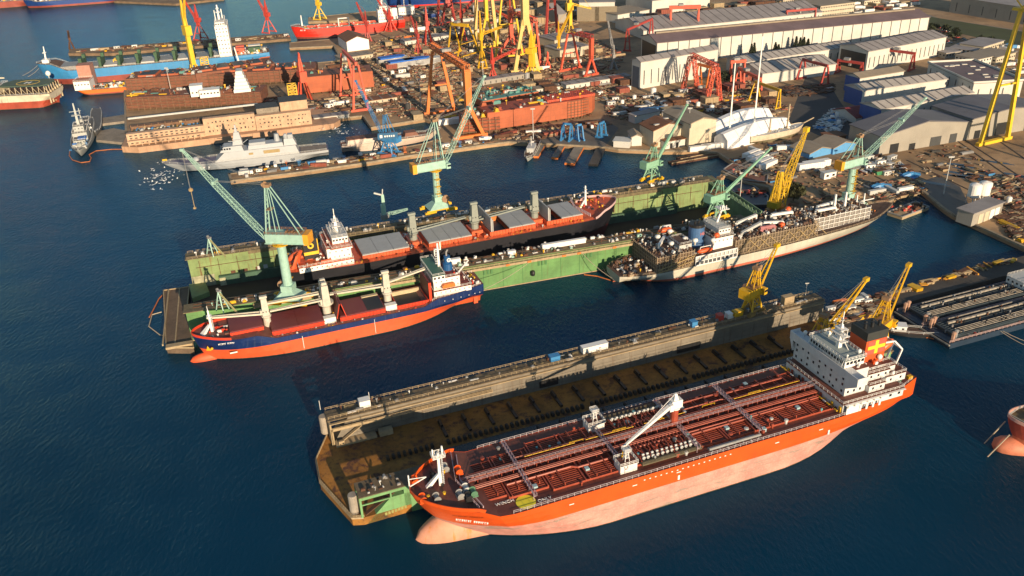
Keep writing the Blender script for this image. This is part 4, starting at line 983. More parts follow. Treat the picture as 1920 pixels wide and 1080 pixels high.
    cargo_crane(root,5.2,yc-1,zd,17,1.8,CW,[((3,yc+2,zd+11),(-21,yc+4.5,zd+9.6),.9),((3,yc-3,zd+10),(-19,yc-.5,zd+8.2),.9)],twin=True)
    cargo_crane(root,33,yc-1,zd,16,1.7,CW,[((31.5,yc,zd+9.5),(8,yc+3.5,zd+8.6),1.2),((53,yc+1,zd+13.5),(34,yc,zd+10.5),.7)],twin=False)
    for x in (5.2,33):
        m = MB(); m.box(x-2.6,x+2.6,yc-7.6,yc-4.6,zd,zd+2.6); m.build('mast_house', CLEANWHITE, root)
        scatter_gear(root,[RD,WHITE,DB,YEL,RUSTY],12,(x-3,x+3),(yc-6,yc+8),zd+.1,rnd,smin=.4,smax=.9)
    scatter_gear(root,[RD,YEL,WHITE,DB,RD],46,(-38,50),(yc-10.3,yc-9.0),zd+.1,rnd,smin=.2,smax=.45)
    scatter_gear(root,[RD,GREYW,WHITE,DB,BLACK,RD],26,(-49,-38),(yc-5,yc+5),12.2,rnd,smin=.4,smax=.9)
    c = MB(); fx = -44; c.taper((fx,yc,12),(fx,yc,23),1.1,1.1,.6,.6); c.taper((fx-4.5,yc-2,12.4),(fx-.5,yc,16),2.6,1.2,1,.8); c.box(fx-1,fx+1,yc-1.3,yc+1.3,20,20.2); c.beam((fx,yc,23),(fx,yc,25),.2)
    for k in range(12): c.box(fx+.6,fx+1.1,yc-.5,yc+.5,13+k*.7,13.12+k*.7)
    c.build('foremast', CLEANWHITE, root)
    # accommodation
    z0 = 11.6
    deckhouse('poop_house',root,53,71,yc-8.6,yc+8.6,z0,z0+2.6,CLEANWHITE,windows=(('s',1.5,(.5,.5),1.9),),top=M('house_red_deck',(.26,.05,.035),.7,var=.3))
    deckhouse('accommodation_block',root,53.4,66,yc-7.6,yc+7.6,z0+2.76,z0+8.2,CLEANWHITE,windows=(('s',1.4,(.5,.5),1.9),('s',3.9,(.5,.5),2.2),('w',3.8,(.5,.5),2.4)),top=MATS['house_red_deck'])
    deckhouse('wheelhouse',root,52.6,58.4,yc-10.2,yc+10.2,z0+8.36,z0+11.2,CLEANWHITE,windows=(('s',1.7,(1.0,.9),1.3),('w',1.7,(1.0,.9),1.5)),top=M('roof_green',(.05,.15,.11),.6,var=.2))
    m = MB(); m.lathe((62.8,yc+.4,z0+8.36),[(2.4,0),(2.2,3.2),(1.5,3.6),(1.5,6.8)],14); fn = m.build('funnel', M('funnel_blue',(.01,.09,.26),.5,var=.15), root, smooth=False)
    m = MB(); m.tube((63.2,yc-1.28,z0+13.6),(63.2,yc-1.34,z0+13.6),1.0,16); m.build('funnel_emblem', CLEANWHITE, fn)
    m = MB(); m.tube((63.2,yc-1.345,z0+13.7),(63.2,yc-1.38,z0+13.7),.45,12); m.build('emblem_centre', MATS['funnel_blue'], fn)
    m = MB(); m.tube((62.6,yc+.4,z0+15.2),(62.6,yc+.4,z0+17),.4,6); m.tube((62.6,yc+.4,z0+17),(63.4,yc+.4,z0+18.2),.4,6); m.build('exhaust_pipe', STEEL, fn)
    m = MB(); mx = 58.3; m.taper((mx,yc-1,z0+11.4),(mx,yc-1,z0+23),1.2,1.2,.7,.7)
    for k in range(7): m.box(mx-1.6,mx-.6,yc-1.6,yc-.4,z0+13+k*1.2,z0+13.15+k*1.2)
    m.beam((mx-1.6,yc-1,z0+17),(mx-1.6,yc-1,z0+20),.35); m.beam((mx+1.3,yc-1,z0+19.5),(mx+1.3,yc-1,z0+23.5),.5); m.beam((mx-1.6,yc-1,z0+20),(mx+1.4,yc-1,z0+19.6),.35); m.build('radar_mast', CLEANWHITE, root)
    m = MB(); m.box(57.0,63,yc-9.7,yc-8.0,z0+3.9,z0+5.4); m.box(57.5,62.5,yc-9.8,yc-8.3,z0+5.401,z0+5.9); m.build('lifeboat', ORG, root)
    m = MB(); m.beam((65,yc-6,z0+8),(72,yc-3,z0+12.5),.5); m.taper((65,yc-6,z0+5.5),(65,yc-6,z0+9),1,1,.7,.7); m.build('stores_crane', CLEANWHITE, root)
    scatter_gear(root,[CLEANWHITE,RD,DB,CLEANWHITE],34,(54,71),(yc-8,yc+8),z0+2.8,rnd,smin=.3,smax=.7,avoid=lambda x,y: x<66 and abs(y-yc)<7.8)
    scatter_gear(root,[CLEANWHITE,RD,DB,YEL,BLACK],30,(70,75.5),(yc-6,yc+6),12.6,rnd,smin=.4,smax=.9)
    scatter_gear(root,[CLEANWHITE,RD],12,(59,66),(yc-7,yc+7),z0+8.3,rnd,smin=.3,smax=.6)
    m = MB(); m.box(74,76,yc-1.5,yc+1.5,-1,5.6); m.build('rudder', OR, root)
blue_ship()

# ================================================================ livestock carrier
def livestock_ship():
    F = Frame(G(1287.5,518.6,0), 21.0); rnd = random.Random(21)
    root = fthing('livestock_carrier', 'pale cream ship covered in open pens and brown scaffolding, outside the green dock', 'ship', F)
    CR_ = M('hull_cream', (0.54,0.52,0.43), 0.5, seam=.08, sw=8, sh=2.5, runs=.25, runcol=(.3,.18,.09), var=.25, scale=.1, rust=.14, streak=True)
    RB = M('hull_red_line', (0.52,0.12,0.07), 0.6, var=.25, scale=.2)
    DK = M('pen_deck', (0.13,0.075,0.055), 0.8, var=.5, scale=.4, fine=.4)
    SC = M('scaffold_tan', (0.40,0.31,0.21), 0.7, var=.3, scale=.6)
    yc = 10.2
    def sheer(t): return 6.2+1.6*sstep(.55,.15,t)+3.0*sstep(.12,0,t)
    H = Hull(138,-36,yc,24.5,sheer,1.6,rake=15,bowl=.32,sternl=.13,transom=.55,counter=True)
    H.hull().build('hull',[CR_,RB],root); H.deck(.05).build('deck',DK,root); H.rail(0,.99,h=1.1,step=3,w=.12).build('railing',SC,root)
    # red wedge at the raised bow
    m = MB(); m.add([(123.2,yc-.3,0),(123.8,yc-.25,4.4),(100,yc-7.9,1.6),(100,yc-7.5,0)],[(0,1,2,3)])
    def pens(x0, x1, y0, y1, z0, z1, tiers, step, mat, inner, nm):
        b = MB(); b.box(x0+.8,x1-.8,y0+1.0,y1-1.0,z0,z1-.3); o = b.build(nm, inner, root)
        f = MB(); hh = (z1-z0)/tiers
        for k in range(tiers+1):
            z = z0+hh*k
            f.box(x0,x1,y0,y0+.25,z-.12,z+.14); f.box(x0,x0+.25,y0,y1,z-.12,z+.14); f.box(x1-.25,x1,y0,y1,z-.12,z+.14)
        n = int((x1-x0)/step)
        for k in range(n+1): x = x0+(x1-x0)*k/n; f.box(x-.12,x+.12,y0-.05,y0+.15,z0,z1+1.0)
        n = int((y1-y0)/step)
        for k in range(n+1): y = y0+(y1-y0)*k/n; f.box(x0-.05,x0+.15,y-.12,y+.12,z0,z1+1.0)
        for k in range(tiers):
            for j in range(4): z = z0+hh*k+.5+j*.45; f.box(x0,x1,y0+.3,y0+.36,z,z+.1); f.box(x0+.3,x0+.36,y0,y1,z,z+.1)
        f.build('pen_rails', mat, o)
        t = MB(); t.box(x0,x1,y0+.3,y1,z1-.28,z1); t.build('pen_roof', DK, o)
        return o
    pens(-18.5,2.5,-1.6,23.6,6.4,14.3,4,1.6,SC,RUSTY,'pen_block')
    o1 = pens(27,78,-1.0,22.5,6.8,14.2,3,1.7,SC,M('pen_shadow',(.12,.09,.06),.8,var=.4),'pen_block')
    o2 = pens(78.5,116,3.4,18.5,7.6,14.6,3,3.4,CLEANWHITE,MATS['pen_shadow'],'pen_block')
    # slanted scaffolding poles and sheets
    m = MB()
    for x0 in (28,34,40,52,58,64,70):
        m.beam((x0,-1.5,7),(x0+7,-1.6,13.5),.22); m.beam((x0+14,-1.5,7),(x0+7,-1.6,13.5),.22)
    for x0 in range(-17,2,4): m.beam((x0,-2.1,6.4),(x0+4,-2.2,13),.2); 
    m.beam((-18,-2.2,8),(2,-2.3,12),.35); m.beam((-18,-2.2,6.6),(2,-2.3,9.5),.35)
    m.build('scaffolding', M('scaffold_pole',(.5,.36,.16),.7,var=.3), root)
    # white gallery midships
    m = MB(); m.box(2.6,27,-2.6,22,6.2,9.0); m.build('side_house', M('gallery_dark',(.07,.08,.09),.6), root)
    m = MB()
    for z in (6.2,8.6,11.0): m.box(2.6,27,-2.9,-2.61,z,z+.55)
    for k in range(11): x = 2.6+k*2.42; m.box(x,x+.45,-2.9,-2.61,6.75,11.0)
    m.build('gallery_frame', CLEANWHITE, root)
    deckhouse('side_deck',root,3,26.6,-2.4,22,9.02,11.0,GREYW,top=DK,rail=False)
    deckhouse('accommodation_block',root,15,26.6,1.0,20,11.2,17.2,CLEANWHITE,windows=(('s',4.2,(.6,.6),2.0),('e',3,(.6,.6),2.4)),top=DK)
    deckhouse('wheelhouse',root,19.5,26.4,3.5,17,17.4,20.2,CLEANWHITE,windows=(('s',1.7,(.9,.8),1.3),('e',1.7,(.9,.8),1.6)),top=GREYW)
    deckhouse('aft_house',root,-4,3,2,12,14.4,17.0,GREYW,top=DK)
    m = MB(); m.lathe((0,0,11.2),[(4.4,0),(4.0,4),(3.9,10.2)],20); fn = m.build('funnel', M('funnel_slate_blue',(.06,.15,.33),.5,var=.25), root); fn.location = (11,10.5,0)
    m = MB(); m.lathe((0,0,21.41),[(4.0,0),(3.9,1.4),(3.0,1.5)],20)
    for q in range(4): m.tube((-1.5+q,.5*((q%2)*2-1),22.8),(-1.5+q,.5*((q%2)*2-1),24.2),.45,7)
    m.build('funnel_top', BLACK, fn)
    lettering('funnel_letters','HS',2.3,M('letter_red',(.8,.25,.2),.5),fn,(.9,-4.0,17.6),(R(90),0,R(10)))
    m = MB(); mx = 25; m.taper((mx-2,yc+2,17),(mx+2,yc+2,29),1.1,1.1,.7,.7); m.box(mx-1,mx+4,yc-1,yc+5,27.4,27.7)
    for q in range(4): m.beam((mx-1+q*1.2,yc,27.6),(mx-1+q*1.2,yc,29.5),.3)
    m.beam((mx-2,yc-2,26),(mx+3,yc+6,26),.3); m.build('radar_mast', CLEANWHITE, root)
    for x,y,z,l in ((9.5,-.2,12.6,9),(-.5,21.5,17,8)):
        m = MB(); m.lathe((0,0,0),[(.1,-l/2),(1.0,-l*.38),(1.35,0),(1.0,l*.38),(.1,l/2)],10); o = m.build('lifeboat', M('boat_orange',(.75,.12,.03),.45,var=.1), root, smooth=True); o.rotation_euler=(0,R(90),0); o.location=(x,y,z)
        m = MB(); m.beam((x-3,y+1,z-1.6),(x-3,y-.4,z+2.4),.35); m.beam((x+3,y+1,z-1.6),(x+3,y-.4,z+2.4),.35); m.beam((x-3,y-.4,z+2.4),(x+3,y-.4,z+2.4),.3); m.build('boat_davit', CLEANWHITE, root)
    for x,y,z in ((3,8,14.4),(5.5,3,15),(-6,6,14.4),(-8,16,14.4),(14,0,14.6),(1,19,14.4)):
        m = MB(); m.lathe((x,y,z),[(.5,0),(.5,1.5),(1.3,2.0),(1.5,2.6),(1.2,3.3),(.2,3.6)],10); m.build('mushroom_vent', CLEANWHITE, root, smooth=True)
    m = MB(); m.lathe((17,1.6,17.4),[(.3,0),(1.3,.4),(1.6,1.3),(1.2,2.2),(.2,2.5)],12); m.build('orange_tank', MATS['boat_orange'], root, smooth=True)
    mats = [WHITE,GREYW,STEEL,RUSTY,DK,SC,DK,STEEL,RUSTY,DK,M('duct_beige',(.42,.36,.28),.7,var=.3)]
    scatter_gear(root,mats,150,(-17,2),(0,22),14.35,rnd,smin=.4,smax=1.0,long=1.2)
    scatter_gear(root,mats,330,(27,78),(0,21.5),14.25,rnd,smin=.4,smax=1.1,long=1.4)
    scatter_gear(root,mats,130,(79,116),(4,18),14.65,rnd,smin=.4,smax=1.0,long=1.2)
    scatter_gear(root,mats+[YEL,ORG],60,(-34,-19),(1,19),6.3,rnd,smin=.6,smax=1.4)
    scatter_gear(root,mats+[YEL,ORG],40,(114,125),(6,14),8.3,rnd,smin=.4,smax=1.0)
    scatter_gear(root,mats,40,(4,26),(-1,20),11.2,rnd,smin=.5,smax=1.1,avoid=lambda x,y: (x>14 and y>.5) or (x-11)**2+(y-10.5)**2<25)
    scatter_gear(root,mats,26,(15,26),(2,19),17.4,rnd,smin=.4,smax=.9,avoid=lambda x,y: x>19 and 3<y<17.5)
    for a, b_, nm, mt in ((( 33,3,16),(46,5,18.5),'ventilation_duct',GREYW),((50,8,16.5),(60,5,16.2),'ventilation_duct',CLEANWHITE),((38,14,16.4),(52,17,17),'ventilation_duct',WHITE),((60,15,16.3),(72,13,16.6),'ventilation_duct',CLEANWHITE),((84,9,16.3),(96,8,16.6),'ventilation_duct',CLEANWHITE),((88,13,16.3),(100,14,16.6),'ventilation_duct',CLEANWHITE),((-12,8,16.2),(-4,16,16.2),'ventilation_duct',CLEANWHITE)):
        m = MB(); m.beam(a,b_,1.3,1.3); m.tube(a,(a[0],a[1],14),.6,8); m.tube(b_,(b_[0],b_[1],14),.6,8); m.build(nm, mt, root)
    for x,y,mt in ((58,3.5,'boat_orange'),(74,19,'boat_orange')):
        m = MB(); m.lathe((x,y,14.3),[(.6,0),(1.5,.5),(1.6,1.8),(.8,2.6)],10); m.build('orange_tank', MATS[mt], root, smooth=True)
    m = MB(); m.box(44,54,2.4,4.4,14.3,15.9); m.tube((44,3,16.5),(53,3,16.2),.9,8); m.build('pink_tarpaulin', M('tarp_pink',(.42,.17,.18),.8,var=.3), root)
    for x in (114,119): m = MB(); m.taper((x,yc+2,9),(x,yc+2,19),1.0,1.0,.5,.5); m.beam((x-5,yc+2,14.5),(x+7,yc+2,14.8),.45); m.build('derrick', CLEANWHITE, root)
    for x in (97,104): m = MB(); m.taper((x,yc,15),(x,yc,23),1.3,1.3,.9,.9); m.build('kingpost', CLEANWHITE, root)
livestock_ship()
# ================================================================ cranes
def TIP(base, az, px, py):
    """point where the view ray of a pixel meets the vertical plane through base at azimuth az"""
    d = CR*(px-960) + CU*(540-py) + _fwd*FPX; n = Vector((-math.sin(az), math.cos(az), 0))
    o = Vector((0,0,CAMH)); b = Vector((base[0],base[1],0)); t = (b-o).dot(n)/d.dot(n); return o+d*t
def luff_crane(name, label, base, z0, house_y, top_y, tip_px, az, mat, cw, colr=2.0, kind='column', hl=14, hw=5, legs=YEL, group=None, wide=2.6, foot=6.0, jib='lattice', hook=None, seg=14):
    """slewing crane: undercarriage, column or trestle, machine house, A-frame with stays, luffing jib"""
    az = R(az); root = thing(name, label, 'crane', (base[0],base[1],z0), az, group)
    zh = ZT(base, house_y)-z0; zt = ZT(base, top_y)-z0
    T = TIP(base, az, *tip_px); tip = Vector(((T-Vector((base[0],base[1],0))).dot(Vector((math.cos(az),math.sin(az),0))), 0, T.z-z0))
    k = colr
    m = MB()
    for s in (-1,1):
        for q in (-1,1): m.obox((s*foot*.75,q*foot*.55,.7),(foot*.8,1.5,1.3)); m.tube((s*foot*.95,q*foot*.55-.5,.5),(s*foot*.95,q*foot*.55+.5,.5),.55,8); m.tube((s*foot*.55,q*foot*.55-.5,.5),(s*foot*.55,q*foot*.55+.5,.5),.55,8)
        m.box(-foot,foot,s*foot*.55-.4,s*foot*.55+.4,1.3,2.0)
    m.build('bogies', legs, root)
    if kind == 'column':
        m = MB(); n = 4; m.add([(-foot*.8,-foot*.6,2),(foot*.8,-foot*.6,2),(foot*.8,foot*.6,2),(-foot*.8,foot*.6,2),(-k,-k,5.5),(k,-k,5.5),(k,k,5.5),(-k,k,5.5)],[(3,2,1,0),(0,1,5,4),(1,2,6,5),(2,3,7,6),(3,0,4,7),(4,5,6,7)])
        m.box(-k*1.25,k*1.25,-k*1.25,k*1.25,5.5,8.2); m.build('portal', mat, root)
        m = MB(); m.lathe((0,0,8.2),[(k,0),(k*.92,zh-9.2)],16); m.build('column', mat, root, smooth=False)
        m = MB(); m.lathe((0,0,zh-1.8),[(k*1.7,0),(k*1.9,.4),(k*1.9,.7),(k*1.2,.8),(k*1.2,1.8)],18); railing(m,[(k*1.9*math.cos(a*.524),k*1.9*math.sin(a*.524),zh-1.1) for a in range(12)],closed=True,w=.12,step=1.5); m.build('slewing_ring', legs if legs != mat else STEEL, root)
        m = MB()
        for q in range(int(zh/1.5)-5): m.box(-.4,.4,-k-.9,-k-.75,8.4+q*1.5,8.6+q*1.5)
        m.beam((-.5,-k-.9,8.2),(-.5,-k-.9,zh-1.8),.14); m.beam((.5,-k-.9,8.2),(.5,-k-.9,zh-1.8),.14); 
        for q in range(3): m.box(-1.5,1.5,-k-1.6,-k*.6,10+q*(zh-12)/3,10.15+q*(zh-12)/3)
        m.build('ladder', YEL, root)
        m = MB(); m.tube((k+1.8,-k,6.5),(k+1.8,-k-1.0,6.5),2.1,20); 
        for q in range(10): a = q*math.pi/5; m.beam((k+1.8,-k-1.05,6.5),(k+1.8+2.3*math.cos(a),-k-1.05,6.5+2.3*math.sin(a)),.18)
        m.build('cable_reel', M('reel_brown',(.32,.20,.12),.8), root)
    else:
        m = MB()
        for s in (-1,1):
            for q in (-1,1):
                m.beam((s*foot*.7,q*foot*.55,1.8),(s*k*.9,q*k*.8,zh-1.2),.75); 
            m.beam((s*foot*.7,-foot*.55,2),(s*k*.9,k*.8,zh-1.2),.35); m.beam((s*foot*.7,foot*.55,2),(s*k*.9,-k*.8,zh-1.2),.35)
            m.beam((-foot*.7,s*foot*.55,2),(k*.9,s*k*.8,zh-1.2),.35); m.beam((foot*.7,s*foot*.55,2),(-k*.9,s*k*.8,zh-1.2),.35)
            m.beam((-foot*.55,s*foot*.45,zh*.4),(foot*.55,s*foot*.45,zh*.4),.5)
        m.lathe((0,0,zh-1.3),[(k*1.2,0),(k*1.3,.5),(k*1.1,1.3)],14); m.build('trestle', mat, root)
    # machine house
    xa, xb_ = -hl*.68, hl*.32; hh = 4.0 if hl > 10 else 3.2
    m = MB(); m.box(xa,xb_,-hw/2,hw/2,zh,zh+hh); m.box(xa-.4,xb_+.4,-hw/2-.4,hw/2+.4,zh-.35,zh-.003); ho = m.build('machine_house', mat, root)
    m = MB(); m.box(xa-2.4,xa-.01,-hw/2-.1,hw/2+.1,zh-.8,zh+hh+.2); m.build('counterweight', cw, ho)
    m = MB(); m.box(xb_+.01,xb_+2.4,-hw/2-1.2,-hw/2+1.4,zh-.6,zh+2.2); c = m.build('cab', mat, root)
    m = MB(); m.box(xb_+.6,xb_+2.43,-hw/2-1.24,-hw/2-1.2,zh+.5,zh+1.6); m.box(xb_+2.4,xb_+2.44,-hw/2-.9,-hw/2+1.1,zh+.5,zh+1.6); m.build('windows', GLASS, c)
    m = MB(); railing(m,[(xa,-hw/2,zh+hh),(xb_,-hw/2,zh+hh),(xb_,hw/2,zh+hh),(xa,hw/2,zh+hh)],closed=True,w=.12,step=1.8)
    for q in range(6): m.box(xa+1+q*1.3,xa+1.8+q*1.3,-1.2,1.0,zh+hh+.01,zh+hh+.6+.3*(q%2))
    m.build('roof_equipment', M('rust_brown_trim',(.30,.16,.08),.8,var=.4), ho)
    # A-frame
    top = Vector((xb_-hl*.22,0,zt)); m = MB()
    for s in (-1,1):
        y = s*hw*.36
        m.beam((xb_-.6,y,zh+hh),(top.x+.6,s*.9,zt-.5),.5); m.beam((xb_-hl*.3,y,zh+hh),(top.x-.3,s*.8,zt-.5),.3); m.beam((xa+1.2,y,zh+hh),(top.x-.5,s*1.0,zt-.2),.34)
    for q in range(1,5): f = q/5; z = zh+hh+(zt-zh-hh)*f; ww = hw*.36*(1-f)+.9*f; m.beam((xb_-.6+(top.x+1.2-xb_)*f,-ww,z),(xb_-.6+(top.x+1.2-xb_)*f,ww,z),.3); m.beam((xb_-.6+(top.x+1.2-xb_)*f,-ww,z),(xb_-.6+(top.x+1.2-xb_)*min(1,f+.2),ww,z+(zt-zh-hh)*.2 if q<4 else z),.22)
    m.build('a_frame', mat, root)
    m = MB(); m.box(top.x-1.4,top.x+1.2,-1.5,1.5,zt-.7,zt+.6)
    for s in (-1,1): m.tube((top.x+1.2,s*.9-.25,zt+.4),(top.x+1.2,s*.9+.25,zt+.4),.9,10)
    m.box(top.x-1.0,top.x+1.6,-1.9,1.9,zt*.5+(zh+hh)*.5,zt*.5+(zh+hh)*.5+.15); m.build('sheave_head', M('sheave_rust',(.36,.22,.12),.8,var=.4), root)
    # jib
    a = Vector((xb_+.2,0,zh+1.0)); L = (tip-a).length
    m = MB()
    if jib == 'lattice':
        mid = a.lerp(tip,.12); m.lattice(a,mid,wide*1.05,wide,1,.24,h0=.5,h1=1.5); m.lattice(mid,a.lerp(tip,.62),wide,wide*.75,seg,.21,h0=1.5,h1=1.6); m.lattice(a.lerp(tip,.62),tip,wide*.75,.7,seg//2,.19,h0=1.6,h1=.7)
        p = a.lerp(tip,.62); m.obox(p+Vector((0,0,1.2)),(1.2,wide*1.2,1.4)); m.obox(tip,(1.6,1.3,1.1))
    elif jib == 'box': m.taper(a,tip,1.5,1.7,.7,.8); m.obox(tip,(1.6,.9,1.1)); m.beam(a+Vector((0,0,1.2)),a.lerp(tip,.4)+Vector((0,0,1.0)),.2)
    else:
        for s in (-1,1): m.beam(a+Vector((0,s*wide/2,0)),tip+Vector((0,s*.5,0)),.5,.55); m.beam(a+Vector((0,s*wide/2,1.4)),tip+Vector((0,s*.4,.3)),.3)
        for q in range(9): p = a.lerp(tip,q/9); w_ = wide*(1-q/9)/2+.5*q/9; m.beam(p-Vector((0,w_,0)),p+Vector((0,w_,0)),.28)
        m.obox(tip,(2.6,1.6,1.6))
    jb = m.build('jib', mat, root)
    m = MB()
    for s in (-1,1): m.beam(top+Vector((1.2,s*.9,.6)),a.lerp(tip,.62)+Vector((0,s*.5,1.4)),.10); m.beam(top+Vector((1.2,s*.5,.6)),tip+Vector((0,s*.3,.5)),.08)
    m.build('luffing_ropes', STEEL, root)
    if hook:
        m = MB(); m.beam(tip,tip-Vector((0,0,hook)),.09); m.beam(tip+Vector((0,.4,0)),tip+Vector((0,.4,-hook)),.09); m.build('hoist_rope', STEEL, jb)
        m = MB(); h = tip-Vector((0,0,hook)); m.lathe(h-Vector((0,0,1.8)),[(.1,0),(.9,.5),(1.0,1.3),(.2,1.9)],10); m.tube(h-Vector((0,0,1.8)),h-Vector((0,0,9)),.12,5); m.obox(h-Vector((0,0,9.2)),(.9,.9,.7)); m.build('hook_block', M('hook_gold',(.45,.32,.16),.5), jb)
    return root

def gwall(px, py, z): return G(px, py, z)
OCW = M('counterweight_orange', (.80,.36,.03), .5, var=.2)
luff_crane('luffing_crane','tall turquoise column crane behind the blue cargo ship, jib lowered over the water',G(545,563,14.9),14.9,451,347,(341,281),172,TURQ,OCW,colr=2.1,hl=17,hw=6,foot=8,wide=3.4,hook=17,seg=18)
luff_crane('luffing_crane','turquoise column crane with raised jib on the far dock wall, beyond the black ship',G(822,393,18.4),18.4,314,226,(908,143),24,TURQ,OCW,colr=1.9,hl=16,hw=5.6,foot=8,wide=3.2,seg=16)
luff_crane('luffing_crane','turquoise column crane with orange counterweight on the quay beside the cream ship bow',G(1588,386,2.6),2.6,308,256,(1735,184),28,TURQ,OCW,colr=2.1,hl=15,hw=5,foot=9,wide=3.0,legs=TURQ,seg=16)
luff_crane('trestle_crane','green trestle crane with slim solid jib on the far right corner of the green dock',G(1222,338,18.4),18.4,309,272,(1288,197),38,GREENC,GREENC,colr=2.1,kind='trestle',hl=8,hw=5,foot=5.5,jib='box')
luff_crane('trestle_crane','green trestle crane with slim solid jib right behind the blue funnel of the cream ship',G(1343,408,14.9),14.9,372,334,(1445,278),32,GREENC,GREENC,colr=2.1,kind='trestle',hl=8,hw=5,foot=5.5,jib='box')
FA = Frame((-65.8,251.5), 20.35)
pA = FA.W(168.5,5,0); 
luff_crane('jib_crane','yellow jib crane on trestle legs on the grey wing wall below the cream ship',G(1409,584,13.4),13.4,549,503,(1457,460),38,YEL,YEL,colr=1.9,kind='trestle',hl=6.5,hw=5,foot=4.6,jib='twin',legs=M('leg_brown_yellow',(.30,.20,.06),.7,var=.4))
luff_crane('jib_crane','yellow jib crane half hidden behind the white bridge of the orange tanker',G(1532,668,13.0),13.0,640,592,(1624,524),38,YEL,YEL,colr=2.0,kind='trestle',hl=8,hw=6,foot=5,jib='twin',legs=MATS['leg_brown_yellow'])
luff_crane('jib_crane','yellow jib crane rising behind the funnel of the orange tanker',G(1640,668,3.0),3.0,611,560,(1704,497),42,YEL,YEL,colr=2.4,kind='trestle',hl=9,hw=6.5,foot=6,jib='twin',legs=MATS['leg_brown_yellow'])
luff_crane('harbour_crane','bright blue portal crane on the long jetty beside the pale pink hull',G(731,289,2.6),2.6,262,212,(667,152),150,BLUEC,BLUEC,colr=2.6,kind='trestle',hl=10,hw=6,foot=7,jib='lattice',legs=BLUEC,wide=2.2,seg=10)
m = MB(); p = G(727,255,18); m.obox((p.x,p.y,p.z),(14,.4,4.6),R(8)); o = m.build('sign_board', M('sign_blue',(.02,.12,.26),.5)); tag(o,'blue sign board with white marks on the blue portal crane','sign')
m = MB()
for q,(wd,hh) in enumerate(((1.8,2.0),(.9,1.2),(.9,1.2),(.9,1.2),(.9,1.2),(.9,1.2))): m.obox((p.x-4.5+q*1.5+(1.2 if q else 0),p.y-.33-.0+(q*1.5-4.5)*.14,p.z),(wd,.1,hh),R(8))
m.build('sign_marks', CLEANWHITE, o)

# small derricks standing on the dock walls
def derrick(label, base, z0, h, az, mat, lean=0.35, jibl=9):
    root = thing('derrick', label, 'crane', (base[0],base[1],z0), R(az))
    m = MB()
    for s in (-1,1): m.beam((-2.4,s*1.6,0),(0,s*.5,h),.4); m.beam((2.4,s*1.8,0),(0,s*.5,h),.4); m.beam((-1.6,s*1.1,h*.35),(1.6,s*1.2,h*.35),.2)
    for q in range(1,4): f = q/4; m.beam((-2.4*(1-f),-1.6*(1-f)-.5*f,h*f),(-2.4*(1-f),1.6*(1-f)+.5*f,h*f),.2); m.beam((2.4*(1-f),-1.8*(1-f)-.5*f,h*f),(-2.4*(1-f),1.6*(1-f)+.5*f,h*f),.14)
    m.build('mast', mat, root)
    m = MB(); m.beam((.3,0,h*.9),(jibl,0,.9),.7,.5); m.build('jib', M('derrick_yellow_grey',(.35,.33,.16),.7), root)
    m = MB(); m.obox((0,0,h+.3),(1.6,1.4,.8)); m.tube((-.8,-.3,h+.9),(-.8,.3,h+.9),.6,8); m.build('head', STEEL, root)
derrick('small lattice derrick on the far wall at the left end of the green dock',G(399,478,18.4),18.4,9.0,-30,TURQ)
derrick('small lattice derrick on the near wall of the green dock, above the blue ship',G(418,582,14.9),14.9,9.5,-30,TURQ)
root = thing('pedestal_crane','small mint pedestal crane with folded jib at the outer side of the green dock','crane',tuple(G(722,412,12))[:2]+(12,),R(14))
m = MB(); m.taper((0,0,0),(0,0,15),2.4,2.4,1.5,1.5); m.box(-1.6,-.9,-1.2,1.2,3,9); m.build('column', TURQ, root)
m = MB(); m.box(-2.2,2.2,-2,2,1.0,3.4); m.build('cab', STEEL, root)
m = MB(); m.beam((0,0,14.6),(-4.5,0,16.4),.8); m.beam((0,0,15),(.4,0,18),.5); m.build('head', GREYW, root)
m = MB(); m.lattice((2,0,3),(13,0,4.6),1.6,.8,6,.22); m.build('jib', TURQ, root)

# big yellow lattice tower crane
def tower_crane():
    b = G(1457,392,2.6); az = R(45); root = thing('lattice_crane','big yellow lattice boom crane on the quay behind the cream ship','crane',(b.x,b.y,2.6),az)
    T = TIP(b, az, 1512, 243); tip = Vector(((T-Vector((b.x,b.y,0))).dot(Vector((math.cos(az),math.sin(az),0))),0,T.z-2.6))
    m = MB(); m.lathe((0,0,0),[(4.5,0),(4.5,1.2),(3.6,1.4),(3.6,2.6)],16); m.box(-6,6,-4.5,4.5,0,.8); m.build('slewing_base', M('crane_amber',(.62,.26,.03),.6,var=.3), root)
    K = Vector((5,0,20)); m = MB(); m.lattice((0,0,2.6),K,6.4,5.0,5,.4); m.lattice((-4,0,3),(-1,0,23),3.6,2.2,6,.3)
    for s in (-1,1): m.beam((-6,s*3,2.6),(-1,s*1.2,23),.5); m.beam((3,s*3.2,2.6),(-1,s*1.2,23),.4)
    m.box(-7,-2,-3,3,2.6,6.2); m.build('tower', YEL2, root)
    m = MB(); m.lattice(K-Vector((2,0,12)),tip,4.6,1.5,15,.3); m.obox(tip,(3.2,2.6,2.8)); m.build('boom', YEL2, root)
    m = MB(); m.beam((-1,0,23),tip,.14); m.beam((-1,.8,23),tip,.14); m.build('stay_ropes', STEEL, root)
tower_crane()

